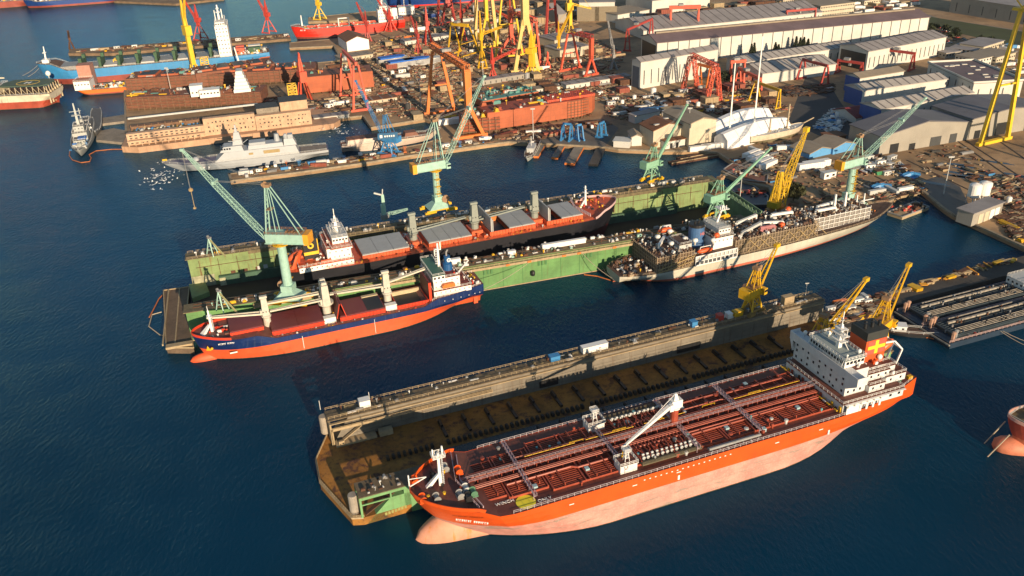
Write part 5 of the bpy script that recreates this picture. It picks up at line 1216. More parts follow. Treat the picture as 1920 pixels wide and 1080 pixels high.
# ---------------------------------------------------------------- gantry cranes
def gantry(label, mat, fa, fb, ta, tb, leg=1.6, gd=3.0, over=(6,6), style='AA', lat=False, cab=True, cat='gantry crane', name='gantry_crane', zb=2.6, trolley=None, group=None, girder_mat=None):
    A = [G(x,y,zb) for x,y in fa]; B = [G(x,y,zb) for x,y in fb]
    ma, mb_ = (A[0]+A[1])/2, (B[0]+B[1])/2
    za = ZT(ma, ta); z_ = ZT(mb_, tb); zt = (za+z_)/2
    d = (mb_-ma); d.z = 0; span = d.length; az = math.atan2(d.y,d.x); u = d.normalized(); n = Vector((-u.y,u.x,0))
    root = thing(name, label, cat, (ma.x,ma.y,zb), az, group); H_ = zt-zb
    wa = abs((A[1]-A[0]).dot(n)); wb = abs((B[1]-B[0]).dot(n)); wa = max(4,min(wa,46)); wb = max(4,min(wb,46))
    for k,(x,wd,st) in enumerate(((0,wa,style[0]),(span,wb,style[1]))):
        m = MB()
        if st == 'A':
            for s in (-1,1):
                if lat: m.lattice((x,s*wd/2,.8),(x,s*wd*.12,H_-gd),leg*1.6,leg*1.6,9,leg*.3)
                else: m.taper((x,s*wd/2,.8),(x,s*wd*.10+s*leg*.4,H_-gd),leg,leg,leg*.8,leg*.8)
            m.beam((x,-wd*.3,H_*.42),(x,wd*.3,H_*.42),leg*.45) if not lat else None
        else:
            m.taper((x,0,H_*.36),(x,0,H_-gd),leg*1.7,leg*1.9,leg*1.9,leg*2.3)
            for s in (-1,1): m.taper((x,s*wd/2,.8),(x,s*leg*.5,H_*.40),leg,leg,leg*1.1,leg*1.1)
        o = m.build('leg_frame', mat, root)
        m = MB(); m.box(x-leg*.6,x+leg*.6,-wd/2-leg*1.2,wd/2+leg*1.2,.05,1.0+leg*.45); m.build('sill_beam', mat, o)
    m = MB(); x0, x1 = -over[0], span+over[1]
    if lat or gd > 3.6:
        m.lattice((x0,0,H_-gd/2),(x1,0,H_-gd/2),gd*.9,gd*.9,int((x1-x0)/(gd*1.1)),gd*.13); m.box(x0,x1,-gd*.45,gd*.45,H_-gd,H_-gd*.8) if not lat else None
    else: m.box(x0,x1,-gd*.4,gd*.4,H_-gd,H_)
    m.build('girder', girder_mat or mat, root)
    if cab:
        tx = span*(trolley if trolley is not None else .35)
        m = MB(); m.box(tx-2.5,tx+2.5,-gd*.8,gd*.8,H_+.01,H_+2.0); m.box(tx+2.6,tx+4.4,-gd*.9,-gd*.9+1.8,H_-gd-2.0,H_-gd-.02); m.build('trolley', STEEL, root)
    return root
RED2 = M('gantry_red', (.42,.055,.045), .55, var=.25, rust=.1)
CRM = M('gantry_cream_yellow', (.72,.47,.16), .55, var=.15)
OR2 = M('gantry_redorange', (.66,.10,.05), .55, var=.2, rust=.12)
gantry('large orange gantry crane straddling the slipway left of the orange red ship hull', ORG, [(804,217),(849,206)], [(857,262),(906,254)], 84, 120, leg=2.5, gd=4.6, over=(14,2), style='AY')
gantry('thin yellow gantry crane with two A shaped legs, behind the large orange gantry', YEL, [(840,94),(864,108)], [(866,94),(891,116)], 36, 50, leg=1.2, gd=3.2, over=(2,2))
gantry('giant cream yellow gantry crane with a very thick forked leg', CRM, [(893,89),(930,82)], [(966,137),(1008,131)], -150, -110, leg=3.4, gd=9, over=(8,8), style='AY')
gantry('tall yellow gantry crane standing left of the giant cream one', YEL2, [(903,92),(926,86)], [(935,113),(974,101)], -70, -30, leg=1.9, gd=6, over=(6,6), style='YA')
gantry('red gantry crane with forked left leg behind the giant cream yellow leg', OR2, [(943,109),(975,94)], [(984,122),(1022,128)], 22, 24, leg=2.2, gd=4.4, over=(4,4), style='YA')
gantry('very tall crimson gantry crane reaching above the picture, behind the yellow cranes', RED2, [(820,49),(853,41)], [(1017,72),(1052,67)], -70, -60, leg=2.4, gd=8, over=(6,6))
gantry('slim red orange gantry crane with lattice girder, left of the white halls', OR2, [(1056,136),(1082,126)], [(1097,144),(1119,140)], 56, 63, leg=1.7, gd=3.8, over=(1,1), style='AY', girder_mat=RED2)
gantry('red gantry crane with cab standing on the open yard behind the great white hall', OR2, [(1244,62),(1268,58)], [(1302,60),(1313,57)], 5, 15, leg=1.8, gd=3.6, over=(2,2))
gantry('small dark red gantry crane at the open end of the great white hall', RED2, [(1168,97),(1184,95)], [(1215,75),(1226,74)], 36, 50, leg=1.3, gd=2.2, over=(1,1))
gantry('low dark red gantry crane between the two long hall roofs', RED2, [(1279,58),(1290,57)], [(1322,50),(1330,49)], 34, 42, leg=1.2, gd=2.2, over=(1,1))
gantry('dark red gantry crane at the right end of the rear hall roof', RED2, [(1466,45),(1480,43)], [(1522,40),(1531,39)], 11, 22, leg=1.3, gd=2.4, over=(1,1))
gantry('orange lattice gantry crane in front of the small white hall with dark stripes', OR2, [(1281,170),(1306,166)], [(1321,191),(1353,192)], 101, 117, leg=1.7, gd=3.2, over=(2,2), lat=True, cab=False)
gantry('smaller solid orange gantry crane standing inside the orange lattice gantry', ORG, [(1302,163),(1316,160)], [(1322,168),(1337,166)], 116, 126, leg=1.1, gd=2.2, over=(2,1), cab=False)
gantry('dark red gantry crane beside the evergreen trees of the great hall', OR2, [(1362,160),(1374,157)], [(1388,157),(1397,156)], 108, 116, leg=1.4, gd=2.6, over=(1,1))
gantry('red gantry crane with long girder behind the yacht masts', OR2, [(1378,162),(1388,160)], [(1417,183),(1427,181)], 128, 143, leg=1.3, gd=2.4, over=(1,1))
gantry('small yellow gantry crane left of the road, behind the white tents', YEL, [(1405,191),(1423,186)], [(1450,203),(1466,207)], 153, 165, leg=1.0, gd=2.0, over=(1,1), cab=False)
gantry('red gantry crane over the dark scrap strip, leftmost of three before the white halls', RED2, [(1493,149),(1511,146)], [(1539,162),(1552,159)], 109, 121, leg=1.4, gd=2.2, over=(1,1))
gantry('red gantry crane at the mouth of the white hall, middle of the row of three', RED2, [(1562,138),(1577,135)], [(1606,144),(1620,142)], 107, 120, leg=1.4, gd=2.2, over=(1,1))
gantry('red gantry crane before the striped white hall wall, rightmost of the three', RED2, [(1652,125),(1666,123)], [(1702,133),(1715,130)], 89, 100, leg=1.4, gd=2.2, over=(1,1))
gantry('giant yellow gantry crane at the right edge, its leg feet on the open yard', YEL2, [(1832,271),(1894,263)], [(2150,370),(2215,360)], 10, 30, leg=2.5, gd=8, over=(6,6), cab=False)
gantry('red lattice legged gantry crane over the middle slipway', OR2, [(641,186),(668,176)], [(664,211),(690,205)], 97, 112, leg=1.7, gd=2.6, over=(2,2), cab=False)
for i,(fx, lab) in enumerate((((1053,264),'light blue portal frame on the jetty apron, leftmost of three'),((1079,266),'light blue portal frame on the jetty apron, middle of three'),((1121,262),'light blue portal frame on the jetty apron, rightmost of three'))):
    x,y = fx; gantry(lab, BLUEC, [(x,y),(x+5,y-6)], [(x+16 if i==0 else x+9,y+2-i*3),(x+20 if i==0 else x+13,y-5-i*3)], y-33, y-34, leg=1.0, gd=1.4, over=(0,0), cab=False, name='travel_lift', cat='travel lift', group='light blue portal frames')

# ---------------------------------------------------------------- smaller tower cranes of the far yards
def portal_crane(label, px, top_y, boom, az, mat, z0=2.6, foot=6, col=1.6, name='portal_crane', basefrac=.38):
    b = G(px[0],px[1],z0); az = R(az); root = thing(name, label, 'crane', (b.x,b.y,z0), az)
    zt = ZT(b, top_y)-z0; zb = zt*basefrac
    m = MB()
    for s in (-1,1):
        for q in (-1,1): m.taper((s*foot,q*foot,0),(s*col,q*col,zb),1.3,1.3,1.0,1.0)
        m.box(-foot,foot,s*foot-.6,s*foot+.6,.2,1.3); m.beam((-foot*.6,s*foot*.6,zb*.5),(foot*.6,s*foot*.6,zb*.5),.8)
    m.build('portal', mat, root)
    m = MB(); m.taper((0,0,zb),(0,0,zt*.78),col*2,col*2,col*1.5,col*1.5); m.box(-col*2.6,col*1.6,-col*1.4,col*1.4,zt*.5,zt*.62); m.taper((0,0,zt*.75),(-.5,0,zt),col*1.4,col*1.4,.8,.8); m.build('tower', mat, root)
    T = TIP(b, az, *boom); tip = Vector(((T-Vector((b.x,b.y,0))).dot(Vector((math.cos(az),math.sin(az),0))),0,T.z-z0))
    a = Vector((col,0,zt*.6)); m = MB(); m.lattice(a,tip,2.0,.9,8,.45); m.build('jib', mat, root)
    m = MB(); m.beam((-.5,0,zt),tip,.2); m.beam((-.5,0,zt),(-col*2.4,0,zt*.62),.3); m.build('stay_ropes', mat, root)
    return root
portal_crane('bright red tower crane on the outer jetty, behind the blue ship hull', (377,74), 8, (346,2), 150, REDC)
portal_crane('bright red tower crane on the jetty between the white bridge and the red tanker', (505,61), 0, (476,-14), 150, REDC)
portal_crane('yellow tower crane at the end of the far jetty, beyond the red tanker', (600,36), -16, (585,-30), 150, YEL2)
portal_crane('salmon red tower crane standing among the brown hull blocks', (572,188), 98, (560,100), 120, OR2, foot=5, col=2.2)
portal_crane('small red tower crane near the white containers at the top', (733,58), 14, (705,-5), 150, REDC, foot=5)
portal_crane('dark red post crane rising left of the orange gantry girder', (803,82), 12, (797,12), 110, REDC, foot=4, col=1.6)
portal_crane('stout yellow crane at the foot of the giant cream gantry leg', (998,141), 56, (1003,64), 60, YEL2, foot=6, col=2.4, basefrac=.2)
portal_crane('yellow mast crane above the slim red orange gantry', (1069,76), -40, (1108,16), 25, YEL2, foot=5, col=1.8, basefrac=.25)
portal_crane('tall yellow crane column rising from beside the blue ship hull', (366,138), -10, (345,-8), 130, YEL2, foot=3, col=2.2, basefrac=.12)
portal_crane('thin dark red crane at the left tip of the outer jetty', (135,92), 57, (128,58), 120, RUSTY, foot=2.5, col=.9)
portal_crane('rose red tower crane in the far left of the crane cluster', (842,46), -20, (838,-24), 100, RED2, foot=9, col=3.0, basefrac=.6)
portal_crane('small orange red tower crane beside the container stacks, centre', (1027,128), 96, (1027,98), 80, OR2, foot=2.4, col=.8)
for px_, ty_, bm_, az_, mt_, lb_ in (((905,128),20,(955,45),40,YEL,'thin yellow crane left of the giant cream gantry, with raised jib'),((868,76),-10,(905,-20),60,REDC,'thin red crane rising behind the thin yellow gantry'),((958,84),0,(930,20),130,OR2,'thin orange crane behind the cream gantry leg'),((1048,108),40,(1075,10),60,YEL,'thin yellow crane between the red gantry and the slim orange one'),
    ((925,150),88,(968,92),40,REDC,'low red crane before the giant gantries'),((785,100),40,(770,30),130,RED2,'dark red crane beside the covered boats yard'),((1150,130),84,(1140,40),100,STEEL,'grey lattice crane right of the slim red orange gantry'),((690,78),20,(668,4),150,RED2,'dark red crane on the quay right of the red tanker')):
    portal_crane(lb_, px_, ty_, bm_, az_, mt_, foot=3, col=.9, basefrac=.3)
for i,(x,y,h) in enumerate(((553,203,38),)):
    b = G(x,y,2.6); root = thing('lattice_tower','yellow lattice access tower in front of the brown hull blocks','tower',(b.x,b.y,2.6),R(15)); zt = ZT(b, y-45)-2.6
    m = MB(); m.lattice((0,0,0),(0,0,zt),7,7,8,.7); m.build('frame', YEL2, root)
    m = MB()
    for q in range(8): m.beam((-3,-3.4,zt*q/8),(3,-3.4,zt*(q+1)/8),.8,.3)
    m.build('stairs', YEL, root)
for x,y,t,lab in ((73*1+154,138,110,'yellow lattice stair tower against the blue hull, near its bow'),(387,132,108,'yellow lattice stair tower against the blue hull, near its bridge')):
    b = G(x,y,2.6); root = thing('lattice_tower',lab,'tower',(b.x,b.y,2.6),R(15)); zt = ZT(b,t)-2.6
    m = MB(); m.lattice((0,0,0),(0,0,zt),8,7,6,.8); m.build('frame', YEL2, root)
# ================================================================ other ships
def simple_ship(name, label, F, xb, xs, yc, B, zdeck, zp, mats, fore=2.0, rake=5, bowl=.2, sternl=.2, transom=.7, cat='ship', zlow=-2, deckmat=None, nst=30, poop=0):
    root = fthing(name, label, cat, F)
    def sheer(t): return zdeck+fore*sstep(.14,.06,t)+poop*sstep(.8,.86,t)
    H = Hull(xb,xs,yc,B,sheer,zp,rake=rake,bowl=bowl,sternl=sternl,transom=transom,zlow=zlow,nst=nst)
    H.hull().build('hull',mats,root); H.deck(.05).build('deck',deckmat or DECKB,root); H.rail(0,.99,h=1.2,step=5,w=.16).build('railing',GREYW,root)
    return root, H
DECKB = M('deck_brownish', (.16,.09,.06), .8, var=.5, scale=.3, fine=.4)
DARKRED = M('dark_red_bottom', (.30,.06,.04), .6, var=.3, scale=.15)
rs = random.Random(99)
WM = [WHITE,CLEANWHITE,GREYW,RUSTY,STEEL,YEL]
# --- long pale blue ship, far left
F = Frame(G(120,162,0), 14.5)
BLU = M('hull_sky_blue', (.045,.27,.58), .45, seam=.1, sw=10, sh=3, runs=.3, runcol=(.2,.3,.4), var=.2, scale=.1, rust=.12, streak=True, rustcol=(.2,.16,.12))
root, H = simple_ship('cargo_ship','long sky blue ship with tall white bridge tower, far left beyond the yard',F,-22,196,16,31,14,6,[BLU,DARKRED],fore=7,bowl=.14,cat='cargo ship',rake=8)
m = MB(); m.box(-16,-10,12,20,21,24); m.taper((-13,16,21),(-12,16,36),1.6,1.6,.7,.7); m.box(-14,-11,14,18,30,30.6); m.build('foremast', CLEANWHITE, root)
DG = M('lash_green', (.05,.12,.06), .7, var=.4)
for k in range(9):
    x = 18+k*17.2
    if 150 < x < 168: continue
    m = MB(); m.box(x,x+2.2,3,29,14,20.5); m.box(x-.4,x+2.6,3,8,20.5,24); m.box(x-.4,x+2.6,24,29,20.5,24); m.build('lashing_bridge', DG, root)
for k in range(8): m = MB(); x = 21.5+k*17.2; m.box(x,x+12.5,5,27,14.0,15.6); m.build('hatch_cover', GREYW if k%2 else STEEL, root)
m = MB(); m.box(-4,14,5,27,14,17.5); m.build('forward_hatch', STEEL, root)
deckhouse('accommodation_block',root,148,160,2,30,14,44,CLEANWHITE,windows=tuple((f,z,(1.0,1.0),2.6) for f in 'sw' for z in (4,8,12,16,20,24,27)),top=GREYW)
deckhouse('wheelhouse',root,149,158,-1,33,44.2,48,CLEANWHITE,windows=(('s',2,(1.4,1.2),2),('w',2,(1.4,1.2),2)),top=GREYW)
m = MB(); m.taper((153,16,48.2),(153,16,62),2,2,1,1); m.box(151,155,12,20,55,55.4); m.box(151.5,154.5,13,19,58.5,58.9); m.beam((150,10,48),(150,10,58),.7); m.beam((156,22,48),(156,22,57),.9); m.build('radar_mast', CLEANWHITE, root)
for x0,y0,l in ((163,8,9),(164,18,8),(176,8,12),(176,20,12)): m = MB(); m.box(x0,x0+l,y0,y0+7,14,19+rs.random()*2); m.build('deck_container', rs.choice((DG,OR2,REDC,GREYW)), root)
scatter_gear(root, WM, 60, (165,192), (4,28), 14.1, rs, smin=1, smax=2.2)
# --- helideck survey ship, left edge
F = Frame(G(0,206,0), 3)
CRM2 = M('hull_off_white', (.62,.56,.42), .6, var=.25, scale=.15, rust=.3, streak=True)
RDH = M('hull_worn_red', (.42,.07,.035), .6, var=.35, scale=.1, rust=.15, streak=True, rustcol=(.4,.2,.12))
root, H = simple_ship('survey_ship','worn red and cream ship with green helicopter deck, cut by the left edge',F,-75,46,15,32,12,6.2,[CRM2,RDH],fore=0,bowl=.12,transom=.95,sternl=.06,cat='ship')
m = MB(); m.prism([(2,6),(38,2),(44,8),(44,22),(38,29),(6,30),(0,20)],18.2,19.0); hd = m.build('helideck', M('helideck_green',(.07,.11,.075),.7,var=.2), root)
m = MB()
for k in range(32):
    a, b_ = k*math.pi/16, (k+1)*math.pi/16; m.beam((23+9.5*math.cos(a),16+8.5*math.sin(a),19.06),(23+9.5*math.cos(b_),16+8.5*math.sin(b_),19.06),.8,.1)
m.build('landing_circle', YEL2, hd)
m = MB(); m.box(20.5,21.7,13,19,19.01,19.1); m.box(24.3,25.5,13,19,19.01,19.1); m.box(21.71,24.29,15.4,16.6,19.01,19.1); m.build('landing_mark', CLEANWHITE, hd)
m = MB()
for k in range(9): x = 2+k*5; m.beam((x,1.2,12),(x,2.5,18.2),.5); m.beam((x,1.2,18),(x+4,1.2,12.5),.3)
for k in range(6): y = 2+k*5; m.beam((45,y,6),(44,y,18.2),.6); m.box(44.2,45.4,y,y+.6,3,14)
m.build('deck_supports', M('support_cream',(.55,.46,.30),.6,var=.3,rust=.3), root)
deckhouse('side_house',root,-70,0,4,28,12,18,CRM2,windows=(('s',3.5,(1.4,1.2),5),),top=GREYW)
scatter_gear(root, WM+[CRM2,CRM2], 70, (-70,-1), (4,28), 18.2, rs, smin=1, smax=2.4)
for x,y,z in ((-18,14,18),(-30,20,18),(-8,6,18)): m = MB(); m.beam((x,y,z),(x+3,y,z+9),1); m.beam((x+3,y,z+9),(x+16,y+2,z+8),1); m.beam((x+8,y,z),(x+11,y,z+8),.7); m.build('deck_crane', CRM2, root)
m = MB(); m.lathe((36,30,19),[(.4,0),(.4,2),(2,3),(2.3,4.6),(1.4,6.2),(.1,6.8)],10); m.build('radome', CLEANWHITE, root, smooth=True)
m = MB(); m.box(-60,-48,-1.1,-.9,9.5,11.5); m.build('orange_lockers', ORG, root)
# --- orange and white offshore vessel
F = Frame(G(141,181,0), 9)
OV = M('hull_vivid_orange', (.80,.16,.02), .5, var=.15)
root, H = simple_ship('offshore_vessel','orange offshore vessel with pinkish white forward house, beside the helicopter deck ship',F,0,58,9,18,5,1.5,[OV,DARKRED],fore=0,bowl=.1,cat='ship',transom=.9)
deckhouse('deck_house',root,1,15,1,17,5,13,CLEANWHITE,windows=(('s',5,(1.2,1.0),2.2),),top=M('salmon_roof',(.42,.2,.15),.8,var=.3))
deckhouse('upper_house',root,2,14,17.2,30,5,24,M('salmon_wall',(.50,.25,.19),.8,var=.3),top=MATS['salmon_roof'],rail=False)
scatter_gear(root, WM+[OV], 34, (16,50), (2,16), 5.1, rs, smin=1, smax=2.2)
F = Frame(G(376,147,0), 9)
root, H = simple_ship('tug_boat','small orange and white tug lying against the blue hull near its bridge',F,0,52,7,13,4.5,1.2,[OV,DARKRED],fore=1,bowl=.15,cat='boat')
deckhouse('deck_house',root,36,48,2,12,5,11,CLEANWHITE,windows=(('s',3,(1,1),2),),top=GREYW)
m = MB(); m.taper((38,7,11),(36,7,26),1.6,1.6,.8,.8); m.build('mast', CLEANWHITE, root)
# --- grey warship seen bow on
F = frame_px((152,300),(168,215)); 
NG = M('navy_grey', (.40,.42,.40), .55, var=.15); ND = M('navy_deck', (.12,.12,.12), .7, var=.3)
root, H = simple_ship('warship','old grey warship with blue tarpaulin on deck, its bow pointing to the viewer, left',F,0,96,0,15,6,.6,[NG,BLACK],fore=1.5,rake=9,bowl=.4,deckmat=ND,cat='warship')
for a in ((18,28,-4,4,6,9.5),(30,50,-5,5,6,12),(34,44,-3.6,3.6,12.01,16),(52,70,-4.6,4.6,6,10),(72,86,-4,4,6,9)):
    deckhouse('superstructure',root,*a,NG,windows=(('w',2.2,(.8,.7),1.6),),top=ND)
m = MB(); m.taper((40,0,16),(41,0,32),2,2,.8,.8); m.box(38,42,-3,3,23,23.4); m.beam((40,-4,26),(40,4,26),.4); m.box(58,62,-1.5,1.5,10,15); m.taper((66,0,10),(66,0,22),1,1,.5,.5); m.build('mast', NG, root)
m = MB(); m.lathe((13,0,6.6),[(2,0),(2,1.8),(1.2,2.4)],10); m.beam((13,0,7.8),(7,0,9),.4); m.build('gun_turret', NG, root)
m = MB(); m.box(20,27,-5,1,9.66,10.5); m.box(17,19,1,5,6.2,8); m.build('blue_tarpaulin', M('tarp_blue',(.02,.16,.52),.6,var=.3), root)
scatter_gear(root, [NG,WHITE,STEEL,NG,BLUEC], 60, (6,90), (-6,6), 6.1, rs, smin=.6, smax=1.4)
# --- long low dark hull beside it
F = frame_px((182,262),(184,205)); root, H = simple_ship('warship','dark grey low hull moored right alongside the old grey warship',F,0,80,0,9,5,.5,[ND,BLACK],fore=1,rake=6,bowl=.4,deckmat=ND,cat='warship')
# --- stealthy grey frigate
F = Frame(G(330,330,0), 13.5)
FG = M('frigate_grey', (.37,.40,.43), .5, var=.1, scale=.2); FD = M('frigate_deck', (.16,.15,.22), .75, var=.2)
root, H = simple_ship('frigate','smooth light grey frigate with enclosed mast moored at the long jetty',F,-8,104,8,15.5,6.2,.5,[FG,BLACK],fore=1.5,rake=13,bowl=.38,deckmat=FD,cat='warship',transom=.85)
def prismx(mb, x0, x1, y0, y1, z0, z1, tx0, tx1, ty):
    mb.add([(x0,y0,z0),(x1,y0,z0),(x1,y1,z0),(x0,y1,z0),(x0+tx0,y0+ty,z1),(x1-tx1,y0+ty,z1),(x1-tx1,y1-ty,z1),(x0+tx0,y1-ty,z1)],[(3,2,1,0),(4,5,6,7),(0,1,5,4),(1,2,6,5),(2,3,7,6),(3,0,4,7)])
m = MB(); prismx(m,27,84,.7,15.3,6.2,12.0,7,2,1.0); prismx(m,31,47,2,14,12.01,15.5,3,1,.9); prismx(m,50,74,2.6,13.4,12.01,14.6,.5,.5,.8); prismx(m,74.2,83,3,13,12.01,16.5,.5,2,1.2); ss = m.build('superstructure', FG, root)
m = MB(); prismx(m,40,47,5,11,15.51,24,2,1.5,1.6); m.taper((43.6,8,24),(43.6,8,29),2,2,1,1); m.box(41,46,5,11,19,19.3); m.beam((47,3,17),(51,1,20),.4); m.beam((42,2.5,19),(38,1,20),.4); m.build('mast', FG, root)
m = MB()
for k in range(4): m.box(31.4+.9+k*1.7,32.6+.9+k*1.7,2.35,2.5,13.6,14.7)
for k in range(3): m.box(31.5,31.9,4+k*3,6+k*3,13.2,14.3)
m.build('windows', GLASS, ss)
m = MB(); m.box(60,71,1.0,1.35,8.6,10.8); m.box(50,53,1.0,1.3,8.8,10.2); m.build('tan_panels', M('tan_panel',(.38,.28,.13),.7), ss)
m = MB(); m.box(51,62,4,12,14.61,16.2); m.lathe((76,6,16.5),[(1.4,0),(1.6,2),(.9,3.2)],10); m.lathe((70,9,14.6),[(2,0),(1.6,5)],10); m.box(77.5,81,5,10,16.51,19); m.build('weapon_mounts', FG, root)
m = MB(); m.lathe((14,8,6.9),[(2.2,0),(2.0,1.6),(1.0,2.4)],8); m.beam((14,8,8.4),(7,8,9.4),.4); m.build('gun_turret', FG, root)
m = MB(); m.box(85,103,1.5,14.5,6.25,6.4); m.build('flight_deck', M('flight_deck',(.24,.20,.17),.8,var=.3), root)
name_marks(root,4,2.2,CLEANWHITE,(16,.9,1.8),R(-5))
m = MB(); m.box(-7.8,-4.6,7.9,8.1,9,10.2); m.build('flag', YEL, root)
# --- pale pink hull
F = Frame(G(649,290,0), 17)
PK = M('hull_primer_pink', (.62,.50,.42), .6, var=.2, scale=.2, rust=.15)
root, H = simple_ship('naval_hull','unfinished pale pink hull with sharp bow, at the inner side of the long jetty',F,72,-2,8,12,5.5,.4,[PK,PK],fore=2.4,rake=9,bowl=.4,deckmat=M('primer_brown',(.22,.10,.07),.8,var=.3),cat='warship')
m = MB(); prismx(m,2,40,2.4,13.4,5.5,9.0,1,3,.8); m.build('superstructure', PK, root)
m = MB(); prismx(m,2.3,39,2.6+.7,12.4,9.01,9.4,1,3,.6); prismx(m,44,55,3,12,6.0,9,1,2,1); m.build('roof', MATS['primer_brown'], root)
# --- small patrol boat by the finger piers
F = frame_px((988,307),(1006,270)); root, H = simple_ship('patrol_boat','slim grey and cream boat moored beside the finger piers',F,0,46,0,8,3,.3,[NG,BLACK],fore=1,rake=4,bowl=.4,deckmat=DECKB,cat='boat')
deckhouse('deck_house',root,14,26,-2.4,2.4,3.2,6.2,GREYW,top=GREYW,rail=False); m = MB(); m.beam((20,0,6),(20,0,13),.5); m.build('mast', GREYW, root); scatter_gear(root, [WHITE,RUSTY,NG], 16, (6,40), (-2.5,2.5), 3.1, rs, smin=.4, smax=1)
for i,(a,b_,lab) in enumerate((((1005,293),(1021,266),'narrow floating finger pier with orange edge, first from the moored boat'),((1040,295),(1058,266),'floating finger pier with tan deck, second from the moored boat'),((1068,306),(1090,268),'broad floating finger pier with grey deck, third from the moored boat'),((1112,308),(1130,270),'dark floating finger pier, farthest from the moored boat'))):
    f = frame_px(a,b_,1.5); root = fthing('finger_pier',lab,'pier',f,'finger piers at the apron'); wd = (3.5,4.5,7,6.5)[i]
    m = MB(); m.box(0,f.len,-wd/2,wd/2,.1,1.5); m.build('pontoon', ORG if i<3 else BLACK, root); m = MB(); m.box(.2,f.len,-wd/2+.2,wd/2-.2,1.503,1.62); m.build('deck', CONC if i<3 else PIERM, root)
# --- red tanker far
F = Frame(G(556,76,0), 14)
RH = M('hull_bright_red', (.72,.03,.015), .45, var=.1); root, H = simple_ship('tanker_ship','small bright red tanker with white bridge moored at the far jetty',F,-4,128,10,20,11,2.5,[RH,DARKRED],fore=3.5,rake=5,bowl=.16,cat='tanker ship',deckmat=M('deck_rosy',(.34,.12,.09),.7,var=.3),poop=2)
deckhouse('accommodation_block',root,97,113,2,18,12,26,CLEANWHITE,windows=tuple(('s',z,(1,1),2.4) for z in (3,6.5,10)),top=GREYW)
deckhouse('wheelhouse',root,99,108,1,19,26.2,30,CLEANWHITE,windows=(('s',2,(1.4,1.2),2),('w',2,(1.4,1.2),2)),top=GREYW)
m = MB(); m.taper((103,10,30),(103,10,40),1.6,1.6,.7,.7); m.box(101,105,7,13,35,35.4); m.build('radar_mast', CLEANWHITE, root); m = MB(); m.box(114,120,6,14,14,26); m.build('funnel', CLEANWHITE, root)
m = MB(); m.taper((9,10,14),(9,10,26),1.5,1.5,.8,.8); m.box(50,51,4,5,11,20); m.box(62,63,4,5,11,20); m.beam((50,4.5,20),(63,4.5,20),1); m.build('deck_masts', CLEANWHITE, root)
m = MB()
for y in (6,9,12,14): m.tube((14,y,12.6),(94,y,12.6),.6,6)
m.build('deck_pipes', OR2, root); scatter_gear(root, WM+[RH,RH], 70, (12,95), (3,17), 11.1, rs, smin=.8, smax=1.8)
name_marks(root,5,1.6,CLEANWHITE,(6,2.2,9.6),R(-18))
# --- ships cut by the top edge
for a, deg, ln, hull, lab in (((35,24),14,120,DARKRED,'dark red hull at the top left corner of the photo'),((44,18),15,150,M('hull_ultramarine',(.01,.05,.22),.4,var=.2),'blue ship hull with red bottom at the top left edge')):
    F = Frame(G(a[0],a[1],0) if ln==150 else G(-60,20,0), deg); root, H = simple_ship('cargo_ship',lab,F,0,ln if ln==150 else 90,12,24,9,3,[hull,DARKRED],fore=3,cat='cargo ship')
    scatter_gear(root, WM, 30, (10,80), (3,20), 9.1, rs, smin=1, smax=2)
F = Frame(G(808,10,2.6), 14); root, H = simple_ship('cargo_ship','dark blue ship with white bridge beyond the crane cluster at the top edge',F,-60,230,16,34,20,4,[MATS['hull_ultramarine'],RH],fore=3,cat='cargo ship')
scatter_gear(root, WM, 60, (-40,220), (3,28), 20.1, rs, smin=1.5, smax=3)
F = Frame(G(741,44,0), 14); root, H = simple_ship('cargo_ship','small dark blue ship with cream bridge at the top, right of the red tanker',F,0,60,7,15,8,2,[MATS['hull_ultramarine'],DARKRED],fore=2,cat='cargo ship')
deckhouse('accommodation_block',root,6,26,2,13,9,18,CLEANWHITE,windows=(('s',3,(1.2,1),2.4),),top=GREYW); m = MB(); m.beam((14,7,18),(14,7,28),1); m.build('mast', CLEANWHITE, root)
